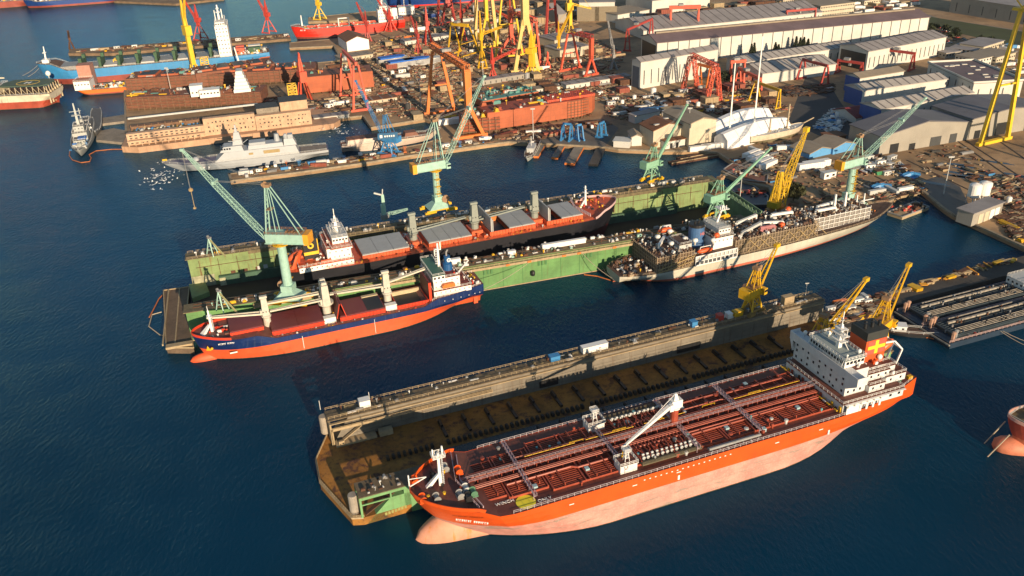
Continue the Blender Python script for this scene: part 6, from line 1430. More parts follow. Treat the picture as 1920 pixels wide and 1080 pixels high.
# --- dark product barges on the right
BK = M('barge_blueblack', (.02,.04,.07), .45, var=.3, scale=.2, rust=.15); BD = M('barge_deck', (.035,.055,.07), .6, var=.4, scale=.2)
def barge(label, a, deg, ln, B):
    F = Frame(G(a[0],a[1],2.5), deg); root = fthing('barge', label, 'barge', F, 'dark barges on the right'); z = 2.6
    m = MB(); m.prism([(0,0),(ln,0),(ln,B),(0,B)],-1.5,z); m.build('hull', BK, root)
    m = MB(); m.box(5,ln-8,2,B-2,z,z+1.4)
    for k in range(9): y = 2.6+(B-5.2)*k/8; m.box(6,ln-9,y-.12,y+.12,z+1.4,z+1.75)
    m.build('tank_trunk', BD, root)
    m = MB(); m.box(9,ln*.60,B*.66,B*.66+.9,z+1.76,z+2.5); m.box(12,ln*.5,B*.84,B*.84+.5,z+1.76,z+2.3)
    for k in range(4): m.tube((8,B*.2+k*1.0,z+2.1),(ln-12,B*.2+k*1.0,z+2.1),.16,5)
    m.build('pipe_walkway', M('walkway_cream',(.40,.36,.30),.7,var=.6,scale=.6,rust=.3), root)
    for k in range(46): x = 8+rs.random()*(ln-24); y = 3+rs.random()*(B-6); q = MB(); q.lathe((x,y,z+1.4),[(.3,0),(.3,1.2),(.5,1.3),(.1,1.6)],6); q.box(x-.5,x+.5,y-.2,y+.2,z+1.5,z+2.0); q.build('tank_valve', rs.choice((BLACK,STEEL,RUSTY,BK)), root)
    m = MB()
    for y in (.5,B-.5): railing(m,[(0,y,z),(ln,y,z)],w=.2,step=2.4,h=1.1)
    m.build('railing', M('railing_pinkish',(.45,.32,.30),.7,var=.3), root)
    m = MB(); m.box(-.9,-.2,-.2,B+.2,z-1.0,z-.5); m.tube((-.6,0,z-.6),(-.6,B,z-.6),.3,6); m.build('end_fender', MATS['walkway_cream'], root)
    for x, y in ((2.2,1.2),(4.6,2.2),(2.5,B-2.4),(5,B-1.6)): m = MB(); m.obox((x,y,z+1.9),(1.6,.9,3.8),R(20)); m.lathe((x,y,z+3.4),[(.9,0),(1.0,.8),(.5,1.2)],8); m.build('mooring_post', M('post_salmon',(.45,.27,.19),.7,var=.2) if x < 4 or y > 9 else STEEL, root)
    scatter_gear(root, [RUSTY,WHITE,STEEL,REDC,BLACK], 50, (1,ln-2), (.8,B-.8), z+.1, rs, smin=.3, smax=.9)
    deckhouse('aft_house',root,ln*.64,ln-8,B*.3,B*.9,z+1.5,z+5,CLEANWHITE,windows=(('s',1.8,(1.0,.9),2.0),('w',1.8,(1,.9),2)),top=GREYW)
    m = MB(); m.box(ln*.66,ln*.68,2,4,z+1.5,z+4); m.build('blue_locker', BLUEC, root); return root
barge('dark blue tank barge alongside the pier, the one nearer the pier', (1729,612), 20, 98, 15.5)
barge('dark blue tank barge moored outside the other barge, nearer the viewer', (1782,645), 20, 98, 16)
# --- bow of a ship at the right edge
F = Frame(G(1890,842,0), -15)
SAL = M('bulb_salmon', (.60,.20,.11), .6, var=.3, rust=.25); root, H = simple_ship('cargo_ship','salmon red bow of a ship with bulbous nose, cut by the right edge',F,-3,120,0,18,11,6.5,[M('hull_rose',(.42,.07,.045),.5,var=.3,rust=.2),SAL],fore=2.6,rake=6.5,bowl=.16,cat='cargo ship',deckmat=M('deck_olive_rust',(.16,.12,.06),.7,var=.4))
m = MB(); m.lathe((0,0,0),[(.2,-6),(2.4,-5),(3.4,-3),(3.8,0),(3.4,6)],14); o = m.build('bulbous_bow', SAL, root, smooth=True); o.rotation_euler=(0,R(90),0); o.location=(.5,0,1.4)
H.bulwark(0,.16,1.2).build('bulwark', M('bulwark_pink',(.62,.36,.30),.6,var=.2), root); scatter_gear(root, [ORG,YEL,BLACK,RUSTY,GREYW], 30, (2,26), (-6,6), 15, rs, smin=.5, smax=1.2)
for (a, b_, za) in (((1885,790),(1845,832),9),((1893,815),(1851,857),9)):
    p, q = G(a[0],a[1],za), G(b_[0],b_[1],-.2); o = MB().tube(p,q,.22,5).build('mooring_rope', ROPE); tag(o,'mooring line from the salmon red bow down into the water, %s one' % ('upper' if a[1]<800 else 'lower'),'mooring line','mooring lines of the red bow')
# --- small launch under the tanker's stern
F = Frame(G(1655,622,0), -14); root, H = simple_ship('work_boat','small dark launch with white cabin behind the stern of the orange tanker',F,-2,22,0,6,1.6,.3,[BLACK,BLACK],fore=.6,rake=1.5,bowl=.3,deckmat=DECKB,cat='boat')
deckhouse('cabin',root,3,9,-2,2,1.8,4.2,CLEANWHITE,windows=(('s',1.4,(1.0,.8),1.8),('w',1.4,(1,.8),1.4)),top=CLEANWHITE,rail=False)
# --- peach floating dock, left
F = Frame(G(246,286,0), 17); PCH = M('dock_peach', (.55,.33,.20), .7, seam=.15, sw=7, sh=2, runs=.35, var=.3, scale=.12, rust=.2, streak=True); PCH2 = M('dock_peach_light', (.60,.40,.26), .7, seam=.18, sw=6, sh=2.2, runs=.35, var=.3, scale=.2, rust=.12)
root = fthing('floating_dock','peach coloured floating dock with rows of small square openings, left','floating dock',F)
m = MB(); m.prism([(-6,3),(6,-4),(150,-4),(156,4),(150,44),(-4,44)],-2,4.5); m.build('pontoon', PCH, root)
m = MB(); m.box(-1,54,3,8,4.5,13); m.box(54.01,92,4,9,4.5,17.5); m.box(92.01,134,2,8,4.5,15.5); m.build('wing_wall', PCH2, root)
m = MB(); m.box(0,134,30,36,4.5,11)
for k in range(27): m.box(k*5,k*5+.5,29.3,29.9,4.5,12.5)
m.build('rear_wall', M('rear_wall_brown',(.26,.15,.09),.85,var=.5,scale=.3,rust=.3,seam=.3,sw=5,sh=2), root)
m = MB()
for k in range(30): x = 2+k*3; m.box(x,x+1.2,10,28,8.05,8.6+rs.random()*1.5)
m.build('deck_frames', M('frames_olive',(.16,.15,.08),.85,var=.5,scale=.4,rust=.3), root)
m = MB()
for r_ in range(3):
    for k in range(12):
        if rs.random() < .75: x = 57+k*2.9+rs.uniform(-.3,.3); m.box(x,x+rs.uniform(.6,1.2),3.94,4.0,7+r_*3.4,7+r_*3.4+rs.uniform(.7,1.5))
for r_ in range(3):
    for k in range(13):
        if rs.random() < .7: x = 95+k*2.9+rs.uniform(-.4,.4); m.box(x,x+rs.uniform(.6,1.4),1.94,2.0,6.4+r_*3.0,6.4+r_*3.0+rs.uniform(.6,1.3))
for r_ in range(4):
    for k in range(14): x = 1+k*3.6; m.box(x,x+1.8,2.9,3.0,5.3+r_*1.9,6.1+r_*1.9)
m.build('openings', DARK, root)
m = MB()
for k in range(12): m.beam((0+k*4.6,-1,4.5),(0+k*4.6,-1,8.4),.5)
m.beam((-1,-1,8.4),(54,-1,8.4),.6); m.box(0,54,-.6,2.8,8.3,8.6); m.build('gallery', PCH2, root)
m = MB(); m.box(0,92,9.5,29,4.6,8); m.build('inner_deck', M('deck_green_grey',(.14,.17,.10),.8,var=.4,fine=.4), root)
m = MB(); m.beam((0,27,18.5),(96,27,18.5),1.8,1.2); m.build('long_beam', GREYW, root)
deckhouse('dark_shed',root,94,111,10,26,8,19,CONC,top=M('roof_charcoal',(.05,.055,.06),.7),rail=False); deckhouse('tall_shed',root,112,133,10,27,8,22,PCH2,top=MATS['roof_charcoal'],rail=False)
scatter_gear(root, [WHITE,RUSTY,BLUEC,YEL,GREYW,MATS['dock_tan']], 110, (2,130), (9,29), 8, rs, smin=.8, smax=2.2, long=1.5)
# --- brown hull blocks and slipway hulls
BRN = M('primer_brown_hull', (.25,.095,.055), .75, seam=.3, sw=7, sh=2.5, runs=.4, var=.35, scale=.12, rust=.2); BR2 = M('primer_orange_hull', (.46,.12,.05), .7, seam=.25, sw=8, sh=4, runs=.35, runcol=(.2,.07,.04), var=.25, scale=.1, rust=.12, streak=True); SCB = M('scaffold_brown', (.26,.15,.09), .8, var=.4)
def hull_block(name, label, a, b, hgt, dep, mat, top_mat, scaff=True, cells=0, gear=30, cat='ship under construction', bow=None):
    f = frame_px(a,b,2.6); root = fthing(name, label, cat, f); L = f.len; z0 = 4.2
    m = MB(); P = [(0,0),(L,0),(L,dep),(0,dep)]
    if bow: P = [(0,dep*.1),(L*.8,0),(L*.93,dep*.2),(L,dep*.5),(L*.93,dep*.8),(L*.8,dep),(0,dep*.9)]
    m.prism(P, z0, z0+hgt); m.build('hull', mat, root)
    m = MB()
    for k in range(int(L/7)): m.box(k*7+1,k*7+3,1,dep-1,2.6,z0-.01)
    m.build('keel_blocks', RUSTY, root)
    for k in range(cells):
        w_ = L*.8/cells; x = L*.06+k*L*.85/cells; m = MB(); m.box(x,x+w_*.8,dep*.16,dep*.84,z0+hgt+.01,z0+hgt+1.6); o = m.build('hatch_coaming', top_mat, root); m = MB(); m.box(x+.8,x+w_*.8-.8,dep*.2,dep*.8,z0+hgt+1.61,z0+hgt+1.7); m.build('opening', DARK, o)
    if not cells: m = MB(); P2 = [(p[0]*.99+.3,p[1]*.96+.3) for p in P]; m.prism(P2, z0+hgt+.01, z0+hgt+.3); m.build('upper_deck', top_mat, root)
    if scaff:
        m = MB()
        for k in range(int(L/5)+1): m.beam((k*5,-1.6,2.6),(k*5,-1.6,z0+hgt+1),.35)
        for q in range(4): z = 4+q*(hgt)/3.4; m.box(0,L,-1.9,-.4,z,z+.25)
        m.build('scaffolding', SCB, root)
    scatter_gear(root, [RUSTY,mat,top_mat,GREYW,YEL,STEEL,M('primer_teal',(.10,.28,.26),.7)], gear, (2,L-3), (1.5,dep-1.5), z0+hgt+.3, rs, smin=.8, smax=2.0, long=1.6)
    return root, f
hull_block('ship_hull','long brown ship hull with square hatch openings behind the peach dock',(240,172),(592,152),10,30,BRN,BR2,cells=7,gear=70)
hull_block('ship_hull','scaffolded brown hull section between the peach dock and the yard road',(240,207),(492,196),9,26,M('scaffold_hull_brown',(.21,.085,.05),.85,var=.5,scale=.3,rust=.3),BRN,gear=70)
hull_block('ship_hull','smooth orange brown hull block with rounded end on the middle slipway',(572,179),(702,166),14,26,BR2,BRN,scaff=False,gear=16)
hull_block('ship_hull','brown hull block with rectangular hatches beside the orange tug',(372,166),(520,146),12,30,BRN,BR2,scaff=False,cells=4,gear=20)
r_, f = hull_block('ship_hull','orange red ship hull on the slipway right of the large orange gantry',(918,250),(1130,215),13,26,BR2,M('deck_red_grid',(.34,.07,.04),.7,var=.4),scaff=False,gear=50,bow=True)
m = MB()
for k in range(24): x = f.len*(.52+.018*k); m.box(x,x+.8,4,20,17.6,19.4)
for k in range(5): y = 4+k*3.8; m.box(f.len*.52,f.len*.95,y,y+.6,17.6,19.2)
m.build('deck_frames', OR2, r_)
m = MB()
for q in range(6): m.box(f.len*.68,f.len*.86,-.9,-.1,6+q*2.2,6.2+q*2.2)
for k in range(7): x = f.len*(.68+.03*k); m.beam((x,-.9,2.6),(x,-.9,17),.25)
m.build('scaffolding', SCB, r_)
hull_block('hull_section','scaffolded orange hull section under the right leg of the large orange gantry',(868,252),(938,246),9,22,M('scaffold_hull_orange',(.36,.10,.05),.85,var=.5,scale=.3),BRN,gear=26)
hull_block('hull_section','red and teal open hull section behind the orange red ship hull',(905,205),(1010,186),5,24,BR2,MATS['primer_teal'],scaff=False,gear=60)
for x,y,l,lab in ((378,178,0,'white funnel block lying on the brown hull near its middle'),(455,170,1,'white ribbed bridge tower standing on the brown hull'),(395,180,2,'low white cabin block with windows on the brown hull')):
    b = G(x,y,14.5); root = thing('bridge_block',lab,'ship part',(b.x,b.y,14.5),R(14))
    if l == 1:
        for k in range(6): deckhouse('deck_tier',root,-7+k*.8,7-k*.9,-6,6,k*3,k*3+2.4,CLEANWHITE,rail=False); m = MB(); m.box(-6.5+k*.8,6.5-k*.9,-5.5,5.5,k*3+2.41,k*3+2.99); m.build('deck_gap', GREYW, root)
    else: deckhouse('cabin',root,-8,8 if l else 2,-5,5,0,6 if l else 9,CLEANWHITE,windows=(('s',3.5,(1.4,1.1),2.4),),top=CLEANWHITE,rail=False)
# --- white covered yachts, schooner on cradle, floating platforms
def tent(label, a, b, hgt, dep, bulge=0):
    f = frame_px(a,b,2.6); root = fthing('yacht_cover', label, 'covered yacht', f); L = f.len; n = 18; m = MB(); rows = []
    for i in range(n+1):
        t = i/n; w_ = dep*(.8+.2*math.sin(math.pi*min(1,t*1.1+.1))); h = hgt*(.66+.34*math.sin(math.pi*min(1,.05+t*.8))); rows.append([(t*L,dep/2-w_/2,2.6),(t*L,dep/2-w_/2+.6,2.6+h*.62),(t*L,dep/2-w_*.12,2.6+h),(t*L,dep/2+w_*.12,2.6+h),(t*L,dep/2+w_/2-.6,2.6+h*.62),(t*L,dep/2+w_/2,2.6)])
    vs = [p for r in rows for p in r]; fs = [(i*6+k,(i+1)*6+k,(i+1)*6+k+1,i*6+k+1) for i in range(n) for k in range(5)]+[tuple(range(5,-1,-1)),tuple(range(n*6,n*6+6))]
    m.add(vs,fs); m.build('shrink_wrap', M('shrink_white',(.80,.80,.80),.55,var=.06), root)
    m = MB(); 
    for i in range(0,n,3): 
        for p, q in zip(rows[i],rows[i][1:]): m.beam(p,q,.3)
    m.build('wrap_seams', M('seam_grey',(.6,.62,.66),.6), root); return root
tent('large white wrapped yacht hull beside the cream shed, the rear one of two',(1345,268),(1452,240),16,18)
tent('white wrapped yacht with slanted top in front, behind the wooden schooner',(1366,281),(1485,252),13,16)
for px_,py_,ty,lab in ((1366,226,118,'shorter white yacht mast rising from the wrapped yacht'),(1411,222,68,'tallest white yacht mast rising from the wrapped yacht')):
    b = G(px_,py_+40,2.6); o = MB().taper((0,0,0),(0,0,ZT(b,ty)-2.6),1.1,1.1,.6,.6); o = o.build('yacht_mast', CLEANWHITE, None, (b.x,b.y,2.6)); tag(o,lab,'mast')
f = frame_px((1412,274),(1506,254),2.6); root = fthing('schooner','old wooden cream hulled schooner propped on a cradle before the white tents','sailing ship',f)
H = Hull(f.len+4,0,5,9,lambda t: 8.6+1.5*sstep(.3,0,t),4.6,rake=7,bowl=.35,sternl=.3,transom=.5,zlow=1.2); H.hull().build('hull',[M('schooner_cream',(.60,.52,.40),.6,var=.3,rust=.2),M('schooner_olive',(.16,.14,.08),.8,var=.3)],root); H.deck(.4).build('deck',GREYW,root)
m = MB(); m.beam((f.len+2,5,9.4),(f.len+13,5,12.4),.6); m.beam((18,5,8),(18,5,18),.7); m.beam((f.len*.75,5,8),(f.len*.75,5,26),.8)
for q in range(4): m.box(f.len*.75-.8,f.len*.75+.8,4.2,5.8,14+q*3,14.4+q*3)
m.build('masts', M('mast_tan',(.45,.36,.24),.7), root); m = MB()
for k in range(9): m.beam((4+k*4,1-2,1-.4),(6+k*4,2,4),.35); m.beam((4+k*4,11,.6),(6+k*4,8,4),.35)
m.build('cradle', RUSTY, root); scatter_gear(root,[WHITE,MATS['mast_tan'],STEEL],26,(4,f.len-5),(3,7),8.2,rs,smin=.4,smax=1)
for pts,z,lab,mt in (([(1368,352),(1398,338),(1440,368),(1438,384),(1404,384)],1.6,'dark floating platform with tangled scrap in the basin beside the green dock gate',BK),([(1356,318),(1374,306),(1440,326),(1438,342),(1398,338)],3.4,'rust brown platform with small red boat at the basin corner',M('platform_rust',(.22,.10,.07),.85,var=.4,scale=.2)),([(1664,398),(1716,378),(1742,388),(1692,407)],1.8,'small tan work barge loaded with timber beside the quay corner',MATS['dock_tan'])):
    P = [G(x,y,z) for x,y in pts]; c = P[0]; m = MB(); m.prism([(p.x-c.x,p.y-c.y) for p in P],-1.5-0,z); root = thing('work_platform',lab,'barge',(c.x,c.y,0)); m.build('pontoon',mt,root)
    m = MB()
    for a, b_ in zip(P,P[1:]+P[:1]): m.beam((a.x-c.x,a.y-c.y,z+.2),(b_.x-c.x,b_.y-c.y,z+.2),.6,.5)
    m.build('kerb', STEEL, root); xs = [p.x-c.x for p in P]; ys = [p.y-c.y for p in P]; cx, cy = sum(xs)/len(xs), sum(ys)/len(ys)
    scatter_gear(root,[RUSTY,STEEL,BLACK,MATS['dock_tan'],REDC],26,(cx-9,cx+9),(cy-5,cy+5),z,rs,smin=.5,smax=1.6,long=1.6)
# timber raft pier by the sheds
for k,(a,b_,lab) in enumerate((((1256,305),(1352,288),'long brown rusty pontoon lying off the cream sheds, nearer one'),((1272,297),(1345,283),'long brown rusty pontoon lying off the cream sheds, farther one'))):
    f = frame_px(a,b_,1.2); root = fthing('pontoon',lab,'pontoon',f,'rusty pontoons off the sheds'); m = MB(); m.box(0,f.len,-2.5,2.5,-1,1.3); m.build('deck',RUSTY,root); m = MB(); m.box(0,f.len,-2.6,-2.2,1.31,1.8); m.build('edge_beam',MATS['dock_tan'],root)
# ================================================================ halls and sheds
WALLW = M('cladding_white', (.60,.60,.56), .6, seam=.07, sw=9, sh=30, runs=.18, runcol=(.38,.33,.27), var=.18, scale=.06, rust=.04, streak=True)
WALLC = M('cladding_cream', (.56,.50,.38), .65, seam=.1, sw=5, sh=20, runs=.22, runcol=(.3,.22,.14), var=.2, scale=.1)
WALLG = M('cladding_grey', (.33,.31,.27), .65, seam=.1, sw=6, sh=40, runs=.2, runcol=(.22,.19,.16), var=.2, scale=.06)
WALLB = M('cladding_blue', (.02,.10,.36), .55, var=.15)
WALLLB = M('cladding_light_blue', (.10,.32,.62), .6, var=.15)
ROOFG = M('roof_grey', (.31,.29,.29), .75, seam=.16, sw=4.5, sh=60, var=.25, scale=.08, rust=.12, rustcol=(.12,.07,.06))
ROOFP = M('roof_plum', (.18,.13,.14), .7, seam=.16, sw=4.5, sh=60, var=.3, scale=.05, rust=.2, rustcol=(.10,.045,.04))
ROOFT = M('roof_tan', (.30,.25,.19), .8, seam=.16, sw=4.5, sh=60, var=.2, scale=.2)
ROOFL = M('roof_ribbed_light', (.42,.39,.36), .7, var=.15, scale=.2)
ROOFN = M('roof_brown', (.20,.085,.04), .8, seam=.16, sw=4.5, sh=60, var=.25, scale=.2)
ROOFS = M('roof_slate_blue', (.155,.15,.17), .6, seam=.16, sw=4.5, sh=60, var=.25, scale=.05)
TRIM = M('trim_dark', (.05,.055,.06), .7, var=.2)
def hall(name, label, A, B, C, eave, wall, roof, style='x', rise=.16, ribs=0, slits=0, doors=(), end='plain', endmat=None, ribsroof=0, cat='industrial hall', skylights=0, zb=2.6, group=None, ridge_vent=False, parapet=False, windows=0, height=None):
    """A front-left, B front-right, C back-left ground corners (pixels); eave = pixel row of the eave above A"""
    a, b, c = G(*A,zb), G(*B,zb), G(*C,zb); d = b-a; L = d.length; az = math.atan2(d.y,d.x); u = d.normalized(); n = Vector((-u.y,u.x,0)); D = abs((c-a).dot(n))
    H_ = height or ZT(a, eave)-zb; root = thing(name, label, cat, (a.x,a.y,zb), az, group)
    m = MB(); 
    if style == 'x':
        R_ = D*rise; m.add([(0,0,0),(L,0,0),(L,D,0),(0,D,0),(0,0,H_),(L,0,H_),(L,D,H_),(0,D,H_),(0,D/2,H_+R_),(L,D/2,H_+R_)],[(0,1,5,4),(2,3,7,6),(1,2,6,9,5),(3,0,4,8,7)])
    elif style == 'y':
        R_ = L*rise; m.add([(0,0,0),(L,0,0),(L,D,0),(0,D,0),(0,0,H_),(L,0,H_),(L,D,H_),(0,D,H_),(L/2,0,H_+R_),(L/2,D,H_+R_)],[(0,1,5,8,4),(2,3,7,9,6),(1,2,6,5),(3,0,4,7)])
    else: R_ = 0; m.box(0,L,0,D,0,H_)
    m.build('wall', wall, root)
    t = .5; o_ = .7; m = MB()
    if style == 'x':
        m.add([(-o_,-o_,H_-.1),(L+o_,-o_,H_-.1),(L+o_,D/2,H_+R_+.35),(-o_,D/2,H_+R_+.35),(L+o_,D+o_,H_-.1),(-o_,D+o_,H_-.1),(-o_,-o_,H_+t),(L+o_,-o_,H_+t),(L+o_,D/2,H_+R_+t+.5),(-o_,D/2,H_+R_+t+.5),(L+o_,D+o_,H_+t),(-o_,D+o_,H_+t)],
              [(6,7,8,9),(9,8,10,11),(0,1,7,6),(4,5,11,10),(0,6,9,3),(3,9,11,5),(1,2,8,7),(2,4,10,8)])
    elif style == 'y':
        m.add([(-o_,-o_,H_-.1),(-o_,D+o_,H_-.1),(L/2,D+o_,H_+R_+.35),(L/2,-o_,H_+R_+.35),(L+o_,D+o_,H_-.1),(L+o_,-o_,H_-.1),(-o_,-o_,H_+t),(-o_,D+o_,H_+t),(L/2,D+o_,H_+R_+t+.5),(L/2,-o_,H_+R_+t+.5),(L+o_,D+o_,H_+t),(L+o_,-o_,H_+t)],
              [(9,8,7,6),(11,10,8,9),(6,7,1,0),(5,4,10,11),(3,9,6,0),(5,11,9,3),(1,7,8,2),(2,8,10,4)])
    else: m.box(-o_,L+o_,-o_,D+o_,H_+.003,H_+t)
    ro = m.build('roof', roof, root)
    if parapet:
        m = MB(); 
        for a_,b_ in (((-o_,-o_),(L+o_,-o_)),((L+o_,-o_),(L+o_,D+o_)),((L+o_,D+o_),(-o_,D+o_)),((-o_,D+o_),(-o_,-o_))): m.beam((*a_,H_+t+.7),(*b_,H_+t+.7),.6,1.4)
        m.build('parapet', wall, ro)
    if ridge_vent and style == 'x': m = MB(); m.box(L*.02,L*.98,D/2-2,D/2+2,H_+R_+.9,H_+R_+2.4); m.build('ridge_vent', ROOFT, ro)
    if ribsroof:
        m = MB(); k = int(L/ribsroof) if style != 'y' else int(D/ribsroof)
        for i in range(k):
            if style == 'x': x = (i+.5)*L/k; m.beam((x,-.4,H_+t+.15),(x,D/2,H_+R_+t+.65),.9,.3); m.beam((x,D/2,H_+R_+t+.65),(x,D+.4,H_+t+.15),.9,.3)
            elif style == 'y': y = (i+.5)*D/k; m.beam((-.4,y,H_+t+.15),(L/2,y,H_+R_+t+.65),1.4,.3); m.beam((L/2,y,H_+R_+t+.65),(L+.4,y,H_+t+.15),1.4,.3)
            else: x = (i+.5)*L/k; m.box(x-.6,x+.6,0,D,H_+t+.003,H_+t+.2)
        m.build('roof_strips', M('roof_strip_dark',(.19,.175,.175),.7,var=.2), ro)
    if skylights:
        m = MB()
        for i in range(skylights):
            x = L*(.15+.7*rs.random()); y = D*(.15+.7*rs.random())
            if style == 'x': zz = H_+R_*(1-abs(y-D/2)/(D/2))+t+.5
            elif style == 'y': zz = H_+R_*(1-abs(x-L/2)/(L/2))+t+.4
            else: zz = H_+t
            m.box(x-2.2,x+2.2,y-1,y+1,zz,zz+.5)
        m.build('skylights', M('skylight_pale',(.6,.58,.52),.4), ro)
    if ribs:
        m = MB(); k = int(L/ribs)
        for i in range(k+1): x = i*L/k; m.box(x-.28,x+.28,-.35,-.002,0,H_-.12)
        m.build('wall_ribs', TRIM, root)
    if slits:
        m = MB(); k = int(L/slits)
        for i in range(k): x = (i+.5)*L/k; m.box(x-.45,x+.45,-.14,-.002,H_*.14,H_*.68)
        m.build('slit_windows', TRIM, root)
        m = MB(); k = int(D/slits)
        for i in range(k): y = (i+.5)*D/k; m.box(-.14,-.002,y-.5,y+.5,H_*.2,H_*.8)
        if end == 'slits': m.build('slit_windows', TRIM, root)
    if windows:
        m = MB(); k = int(L/3.4)
        for f_ in range(windows):
            for i in range(k): x = (i+.5)*L/k; z = (f_+.55)*H_/windows; m.box(x-.9,x+.9,-.08,-.002,z-.7,z+.7)
        k = int(D/3.6)
        for f_ in range(windows):
            for i in range(k): y = (i+.5)*D/k; z = (f_+.55)*H_/windows; m.box(-.08,-.002,y-.9,y+.9,z-.7,z+.7)
        m.build('windows', GLASS, root)
    for fx, wd, hf, mt in doors:
        m = MB(); x = L*fx; m.box(x-wd/2,x+wd/2,-.22,-.003,0,H_*hf); m.build('door', mt, root)
    if end == 'open': m = MB(); m.box(-.25,-.003,D*.06,D*.94,0,H_*.86); m.build('open_end', DARK, root)
    elif end == 'door': m = MB(); m.box(-.25,-.003,D*.12,D*.88,0,H_*.8); m.build('end_door', M('door_slate',(.10,.13,.17),.7,var=.15), root)
    if endmat: m = MB(); m.box(-.3,-.02,.05,D-.05,.05,H_-.2); m.build('end_wall', endmat, root)
    return root
DG_ = M('shutter_tan',(.24,.20,.14),.8,var=.15)
hall('industrial_hall','great white hall with dark wall stripes and plum roof, longest building of the yard',(1230,121),(1736,70),(1183,108),81,WALLW,ROOFP,ribs=11,end='open',ridge_vent=True,rise=.12,skylights=0)
hall('industrial_hall','small white hall with dark slits and slate end door, behind the orange lattice gantry',(1200,167),(1343,141),(1184,161),117,WALLW,ROOFG,slits=7.5,end='door',ribsroof=9,rise=.18)
hall('industrial_hall','rear white hall with grey ribbed roof behind the great white hall',(1206,74),(1540,38),(1160,52),58,WALLW,ROOFG,slits=9,ribsroof=10,rise=.10)
hall('industrial_hall','low white hall with grey ribbed roof in front of the evergreens',(1428,158),(1565,139),(1392,138),139,WALLW,ROOFL,ribsroof=7,rise=.10)
hall('industrial_hall','narrow pale hall with ribbed roof between evergreens and low white hall',(1392,141),(1600,108),(1380,128),118,WALLW,ROOFL,ribsroof=7,slits=8,rise=.10)
hall('industrial_hall','white striped hall with dark open end, behind the row of three red gantries',(1623,133),(1768,104),(1577,119),97,WALLW,ROOFG,slits=6,end='open',ribsroof=9,rise=.10)
hall('industrial_hall','big white hall with flat maroon roof and parapet, right side',(1819,191),(1910,186),(1707,152),157,WALLW,ROOFP,style='flat',slits=9,end='slits',skylights=16,parapet=True)
hall('industrial_hall','long white workshop with blue end wall and ribbed grey roof, front one of three',(1647,241),(1818,208),(1602,229),206,WALLW,ROOFL,ribsroof=8,slits=6,endmat=WALLB,rise=.12)
hall('industrial_hall','white workshop with blue end wall and ribbed grey roof, middle one of three',(1613,201),(1770,178),(1577,190),171,WALLW,ROOFL,ribsroof=8,endmat=WALLB,rise=.12)
hall('industrial_hall','short workshop with blue end wall and plain tan roof, rear one of three',(1608,177),(1690,163),(1575,170),147,WALLW,ROOFT,endmat=WALLB,rise=.12)
hall('industrial_hall','wide grey hall with slate blue roof and gabled front on the open yard',(1647,291),(1814,262),(1594,266),257,WALLG,ROOFS,style='y',rise=.07,doors=((.16,7,.5,DARK),(.36,5,.35,DARK),(.62,9,.5,TRIM),(.82,6,.5,TRIM)))
hall('industrial_hall','lower grey slate roofed hall right of the gabled one, behind the giant yellow gantry',(1815,262),(1960,238),(1752,234),224,WALLG,ROOFS,style='y',rise=.05,doors=((.1,5,.4,DARK),(.4,9,.6,DARK),(.75,6,.5,TRIM)))
hall('industrial_hall','huge grey hall with black slits at the top right corner',(1779,23),(1960,53),(1790,4),-6,WALLG,ROOFG,style='flat',slits=15)
hall('shed','shed with rust brown gabled roof at the waterfront, left of the cream shed',(1224,278),(1282,268),(1187,266),246,WALLC,ROOFN,style='y',rise=.14,skylights=2,doors=((.5,7,.7,TRIM),),cat='shed')
hall('shed','tall cream shed with tan gabled roof at the waterfront beside the wrapped yachts',(1291,276),(1340,267),(1250,250),233,WALLC,ROOFT,style='y',rise=.12,cat='shed')
hall('shed','white annex with brown lean roof before the tall cream shed',(1247,280),(1284,274),(1240,274),266,WALLW,ROOFN,style='flat',doors=((.3,2,.7,DARK),(.6,2,.7,DARK)),cat='shed')
hall('shed','little white house with tan gable roof at the waterfront corner',(1184,274),(1203,273),(1170,263),258,WALLW,ROOFT,style='y',rise=.2,cat='shed')
hall('shed','low white box shed on the quay left of the rust brown roof',(1150,276),(1180,278),(1152,268),265,WALLW,WALLW,style='flat',cat='shed')
hall('shed','small flat white storehouse behind the rust brown shed',(1190,232),(1237,222),(1185,226),218,WALLW,ROOFG,style='flat',cat='shed')
hall('shed','blue shed with tan gabled roof and white fascia, left one of two',(1517,298),(1560,288),(1500,280),289,WALLLB,ROOFT,style='y',rise=.12,cat='shed')
hall('shed','blue shed with tan gabled roof and white fascia, right one of two',(1561,290),(1603,280),(1543,272),279,WALLLB,ROOFT,style='y',rise=.12,cat='shed')
hall('shed','brown roofed hut behind the two blue sheds',(1556,266),(1585,262),(1545,257),258,ROOFN,ROOFN,style='flat',cat='shed')
hall('shed','white house with dark red roof against the blue workshop end wall',(1560,216),(1604,232),(1574,205),206,WALLW,M('roof_wine',(.20,.03,.035),.7,var=.2),style='y',rise=.15,cat='shed')
hall('shed','grey quay building with pale window panels beside the white silos',(1820,425),(1876,403),(1797,413),401,WALLG,ROOFG,style='flat',doors=((.28,4,.75,WALLC),(.48,4,.75,WALLC),(.66,4,.75,CLEANWHITE),(.83,4,.75,CLEANWHITE)),cat='shed')
hall('industrial_hall','white hall with two big tan shutters at the top, right of the crane cluster',(1086,40),(1152,39),(1078,20),5,WALLW,ROOFG,style='flat',doors=((.25,26,.78,DG_),(.75,26,.78,DG_)))
hall('industrial_hall','low white hall with arched openings at the top centre',(1158,44),(1217,34),(1150,30),28,WALLW,ROOFT,style='flat',slits=14)
hall('industrial_hall','pale grey hall between the crimson gantry and the shuttered white hall',(1047,45),(1062,43),(1026,30),28,WALLG,ROOFG,style='x')
